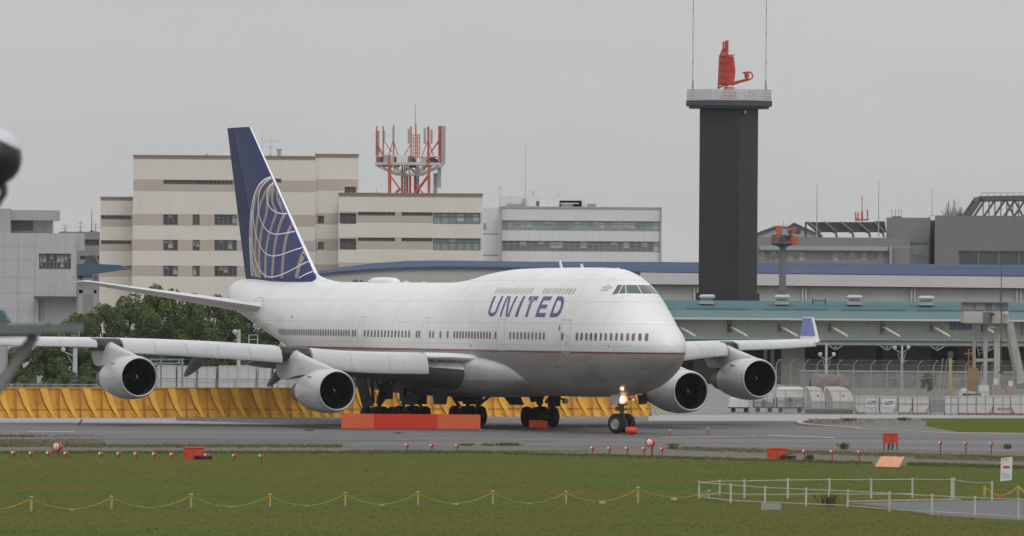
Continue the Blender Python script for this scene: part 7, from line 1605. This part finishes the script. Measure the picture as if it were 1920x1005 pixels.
# ================================================================== yellow chain posts
M_yp = mat('post_yellow_plastic', (.55, .33, .035), .5, .15, 3); M_yg = mat('post_cap_grey', (.33, .33, .34), .5, .1, 3); M_ych = mat('chain_yellow', (.42, .36, .08), .5, .15, 4)
PX = [(-92, 934, 964), (58.5, 932, 960), (209, 931, 955), (358, 927, 952), (506, 927, 951), (647, 924, 949), (783.5, 922.5, 948), (924, 921, 946), (1061, 922, 945), (1196, 914, 944), (1329, 920, 936)]
labs = ['chain post beyond the left edge', 'leftmost yellow chain post in the grass', 'second yellow chain post from the left', 'third yellow chain post from the left', 'fourth yellow chain post, below the inboard engine', 'yellow chain post below the left end of the long orange board', 'yellow chain post below the middle of the long orange board', 'yellow chain post left of the one below the small orange box', 'yellow chain post below the inner main wheels', 'tallest yellow chain post, below the big red lamp', 'small yellow post at the corner of the white fence']
tops = []
for (px, rt_, rb_), lab in zip(PX, labs):
    Y = GY(px, rb_); x = GX(px, Y); zt = W(px, rt_, Y)[1]; t = thing('chain_post', lab, 'post', (x, Y, 0), 'yellow chain posts across the grass')
    MB().tube([(x, Y, 0), (x, Y, zt * .42)], .038, 10).build('base_sleeve', M_yg, t); MB().tube([(x, Y, zt * .42), (x, Y, zt - .05)], .04, 10).build('pole', M_yp, t); MB().lathe([(-.05, .055), (-.03, .07), (.0, .08), (.025, .04)], (x, Y, zt), (0, 0, 1), 12).build('cap', M_yg, t); tops.append(Vector((x, Y, zt - .03)))
for i, (a, b) in enumerate(zip(tops, tops[1:])):
    sag = .40 if i < 9 else .28; n_ = 46; mb = MB(); P_ = [a.lerp(b, k / n_) - Vector((0, 0, sag * 4 * (k / n_) * (1 - k / n_))) for k in range(n_ + 1)]
    for k in range(n_): q = P_[k + 1] - P_[k]; mb.bar(P_[k] - q * .12, P_[k + 1] + q * .12, .019 if k % 2 else .010, .010 if k % 2 else .019)
    o = mb.build('yellow_chain', M_ych, None); c_ = P_[n_ // 2]; o2 = MB().box(c_.x - .11, c_.x + .11, c_.y - .012, c_.y + .012, c_.z - .11, c_.z - .015).build('tag_plate', mat('tag_pale', (.55, .45, .28), .6), o)
    tag(o, ['sagging yellow chain at the left edge', 'sagging yellow chain between the first two posts in the grass', 'yellow chain between the second and third posts', 'yellow chain between the third and fourth posts', 'yellow chain below the inboard engine', 'yellow chain below the left half of the long orange board', 'yellow chain below the right half of the long orange board', 'yellow chain left of the post below the inner main wheels', 'yellow chain rising to the tallest post', 'yellow chain running from the tallest post to the white fence'][i], 'chain', 'yellow chains across the grass')
rt_p = []
for px, r0, r1, lab in ((1846, 912, 932, 'yellow chain post behind the white fence, left of the white notice'), (1908.5, 911, 932, 'yellow chain post at the right edge beside the white notice'), (1975, 918, 940, 'yellow chain post just beyond the right edge')):
    Y = GY(px, r1); x = GX(px, Y); zt = W(px, r0, Y)[1]; t = thing('chain_post', lab, 'post', (x, Y, 0), 'yellow chain posts behind the white fence'); MB().tube([(x, Y, 0), (x, Y, zt * .4)], .05, 8).build('base_sleeve', M_yg, t); MB().tube([(x, Y, zt * .4), (x, Y, zt)], .052, 8).build('pole', M_yp, t); rt_p.append(Vector((x, Y, zt)))
for i, (a, b) in enumerate(zip(rt_p, rt_p[1:])):
    P_ = [a.lerp(b, k / 20) - Vector((0, 0, .36 * 4 * (k / 20) * (1 - k / 20))) for k in range(21)]; mb = MB()
    for k in range(20): mb.bar(P_[k], P_[k + 1], .03)
    tag(mb.build('yellow_chain', M_ych, None), ['yellow chain sagging behind the white notice', 'yellow chain leaving the view at the right edge'][i], 'chain', 'yellow chains behind the white fence')
# notice board
Y = GY(1887, 938); x, zt = W(1887, 858.5, Y); zb = W(1887, 902, Y)[1]; ns = thing('notice_board', 'white upright notice with a red mark on a thin pole behind the white fence', 'sign', (x, Y, 0)); w_ = 11 * Y / F
mb = MB(); mb.prism([(x - w_ * 1.03, zb - .01), (x + w_ * .93, zb + .04), (x + w_ * 1.05, zt + .05), (x - w_ * .93, zt - .02)], lambda u, v, t: (u, Y - .03 + t, v), 0, .03); mb.build('panel', mat('notice_white', (.62, .62, .62), .6, .06, 3), ns)
MB().tube([(x - .02, Y + .03, 0), (x - .02, Y + .03, zt - .1)], .025, 8).build('pole', mat('pole_dark', (.16, .17, .15), .7), ns)
mb = MB(); zc = zb + (zt - zb) * .60
mb.face([(x + math.cos(a) * w_ * .66, Y - .035, zc + math.sin(a) * .055) for a in [2 * math.pi * k / 20 for k in range(20)]]); mb.build('red_mark', mat('notice_red', (.55, .05, .035), .6), ns, fix=False)
mb = MB(); rnd = random.Random(1)
for z, n_ in ((.93, 4), (.88, 3), (.34, 3), (.27, 5), (.20, 4), (.12, 5)):
    xs_ = x - w_ * .7
    for k in range(n_): l_ = rnd.uniform(.12, .3) * w_; mb.box(xs_, xs_ + l_, Y - .036, Y - .033, zb + (zt - zb) * z, zb + (zt - zb) * z + .022); xs_ += l_ + w_ * .1
mb.build('text_lines', mat('notice_grey', (.22, .23, .27), .6), ns)
t = thing('ground_box', 'small orange junction box in the grass left of the white notice pole', 'box', G(1876, 934)); p = G(1876, 934); mb = MB(); mb.box(p.x - .09, p.x + .09, p.y, p.y + .1, 0, .1); mb.build('box', M_or1, t); mb = MB(); mb.box(p.x - .1, p.x + .1, p.y - .01, p.y + .11, .103, .12); mb.build('lid', M_or1, t)

# ================================================================== close, out-of-focus things at the left edge (near the viewing hill)
YF = 62.0
def NP(px, row, dy=0): x, z = W(px, row, YF); return Vector((x, YF + dy, z))
mx = W(-150, 600, YF)[0]
ca = thing('shelter_edge', 'blurred grey-green canopy edge with dark red underside and grey brace at the left', 'canopy', (mx, YF, 0))
mb = MB(); mb.prism([(NP(-260, 606).x, NP(0, 613).z), (NP(60, 0).x, NP(60, 607).z), (NP(157, 0).x, NP(157, 606).z), (NP(157, 0).x, NP(157, 622).z), (NP(60, 0).x, NP(60, 626).z), (NP(-260, 0).x, NP(0, 632).z)], lambda u, v, t: (u, YF + t, v), -.25, .25); mb.build('canopy_board', mat('canopy_greygreen', (.125, .145, .135), .6, .10, 2), ca)
mb = MB(); mb.prism([(NP(-260, 0).x, NP(0, 632.4).z), (NP(60, 0).x, NP(60, 626.5).z), (NP(112, 0).x, NP(112, 624.5).z), (NP(60, 0).x, NP(60, 632).z), (NP(-260, 0).x, NP(0, 641).z)], lambda u, v, t: (u, YF + t, v), -.2, .2); mb.build('underside_trim', mat('trim_dark_red', (.085, .02, .02), .7), ca)
mb = MB(); P_ = [NP(66, 629), NP(52, 648), NP(30, 680), NP(2, 722), NP(-150, 900)]; mb.tube(P_, .046, 12, .056); mb.build('brace', mat('brace_grey', (.21, .21, .205), .6), ca, smooth=True)
mb = MB(); mb.tube([(mx, YF, 0), (mx, YF, NP(0, 620).z)], .07, 12); mb.build('mast', MATS['brace_grey'], ca)
# domed lamp with a pale hood, hung from the same mast side
c = NP(-14, 292); rr = 57 / F * YF * .96
dl = thing('domed_lamp', 'blurred black round lamp with a pale hood cut by the left edge', 'lamp', (mx, YF, 0))
mb = MB(); prof = [(rr * math.cos(R(180 - k * 7.5)) , rr * math.sin(R(180 - k * 7.5))) for k in range(1, 18)]
def tilt(u, v): return u, v
axv = Vector((.42, 0, .9)).normalized()
mb.lathe([(d, r_) for d, r_ in [(-rr * 1.0, .01), (-rr * .96, rr * .3), (-rr * .82, rr * .57), (-rr * .6, rr * .8), (-rr * .3, rr * .96), (0, rr * 1.02), (rr * .3, rr * .97), (rr * .55, rr * .85), (rr * .66, rr * .765), (rr * .67, rr * .6)]], c + Vector((0, 0, -.02)), axv, 28); mb.build('lens_bowl', mat('bowl_black', (.012, .012, .012), .35, .1, 4), dl, smooth=50)
mb = MB(); mb.lathe([(rr * .665, rr * .80), (rr * .80, rr * .70), (rr * .96, rr * .48), (rr * 1.04, .01)], c + Vector((0, 0, -.02)), axv, 28, cap=False); mb.build('hood', mat('hood_pale', (.55, .56, .60), .4, .05, 3), dl, smooth=50)
mb = MB(); mb.tube([c + Vector((.05, 0, -rr * .85)), c + Vector((.10, 0, -rr * 1.2)), NP(8, 362), NP(-10, 392)], .03, 10); mb.box(NP(2, 0).x, NP(16, 0).x, YF - .05, YF + .05, NP(0, 365).z, NP(0, 346).z); mb.tube([NP(-10, 392), NP(-150, 470)], .03, 8); mb.build('bracket', mat('bracket_dark', (.05, .04, .04), .6), dl)
mb = MB(); mb.tube([(mx - .02, YF + .3, 0), (mx - .02, YF + .3, NP(0, 440).z)], .06, 10); mb.bar((mx - .02, YF + .3, NP(0, 470).z), NP(-150, 470), .05); mb.build('mast', MATS['brace_grey'], dl)

# thin damp air over the whole airfield
mb = MB(); mb.box(-3050, 3050, -250, 4050, -1.0, 70.0); hz = mb.build('haze', None, None); hz['kind'] = 'stuff'; hz['label'] = 'thin pale haze over the airfield'; hz['category'] = 'haze'
hm = bpy.data.materials.new('haze'); hm.use_nodes = True; t_ = hm.node_tree; t_.nodes.clear(); o_ = t_.nodes.new('ShaderNodeOutputMaterial'); v_ = t_.nodes.new('ShaderNodeVolumePrincipled'); v_.inputs['Color'].default_value = (.88, .90, .92, 1); v_.inputs['Density'].default_value = .00005; v_.inputs['Anisotropy'].default_value = .2
t_.links.new(v_.outputs[0], o_.inputs['Volume']); hz.data.materials.clear(); hz.data.materials.append(hm)
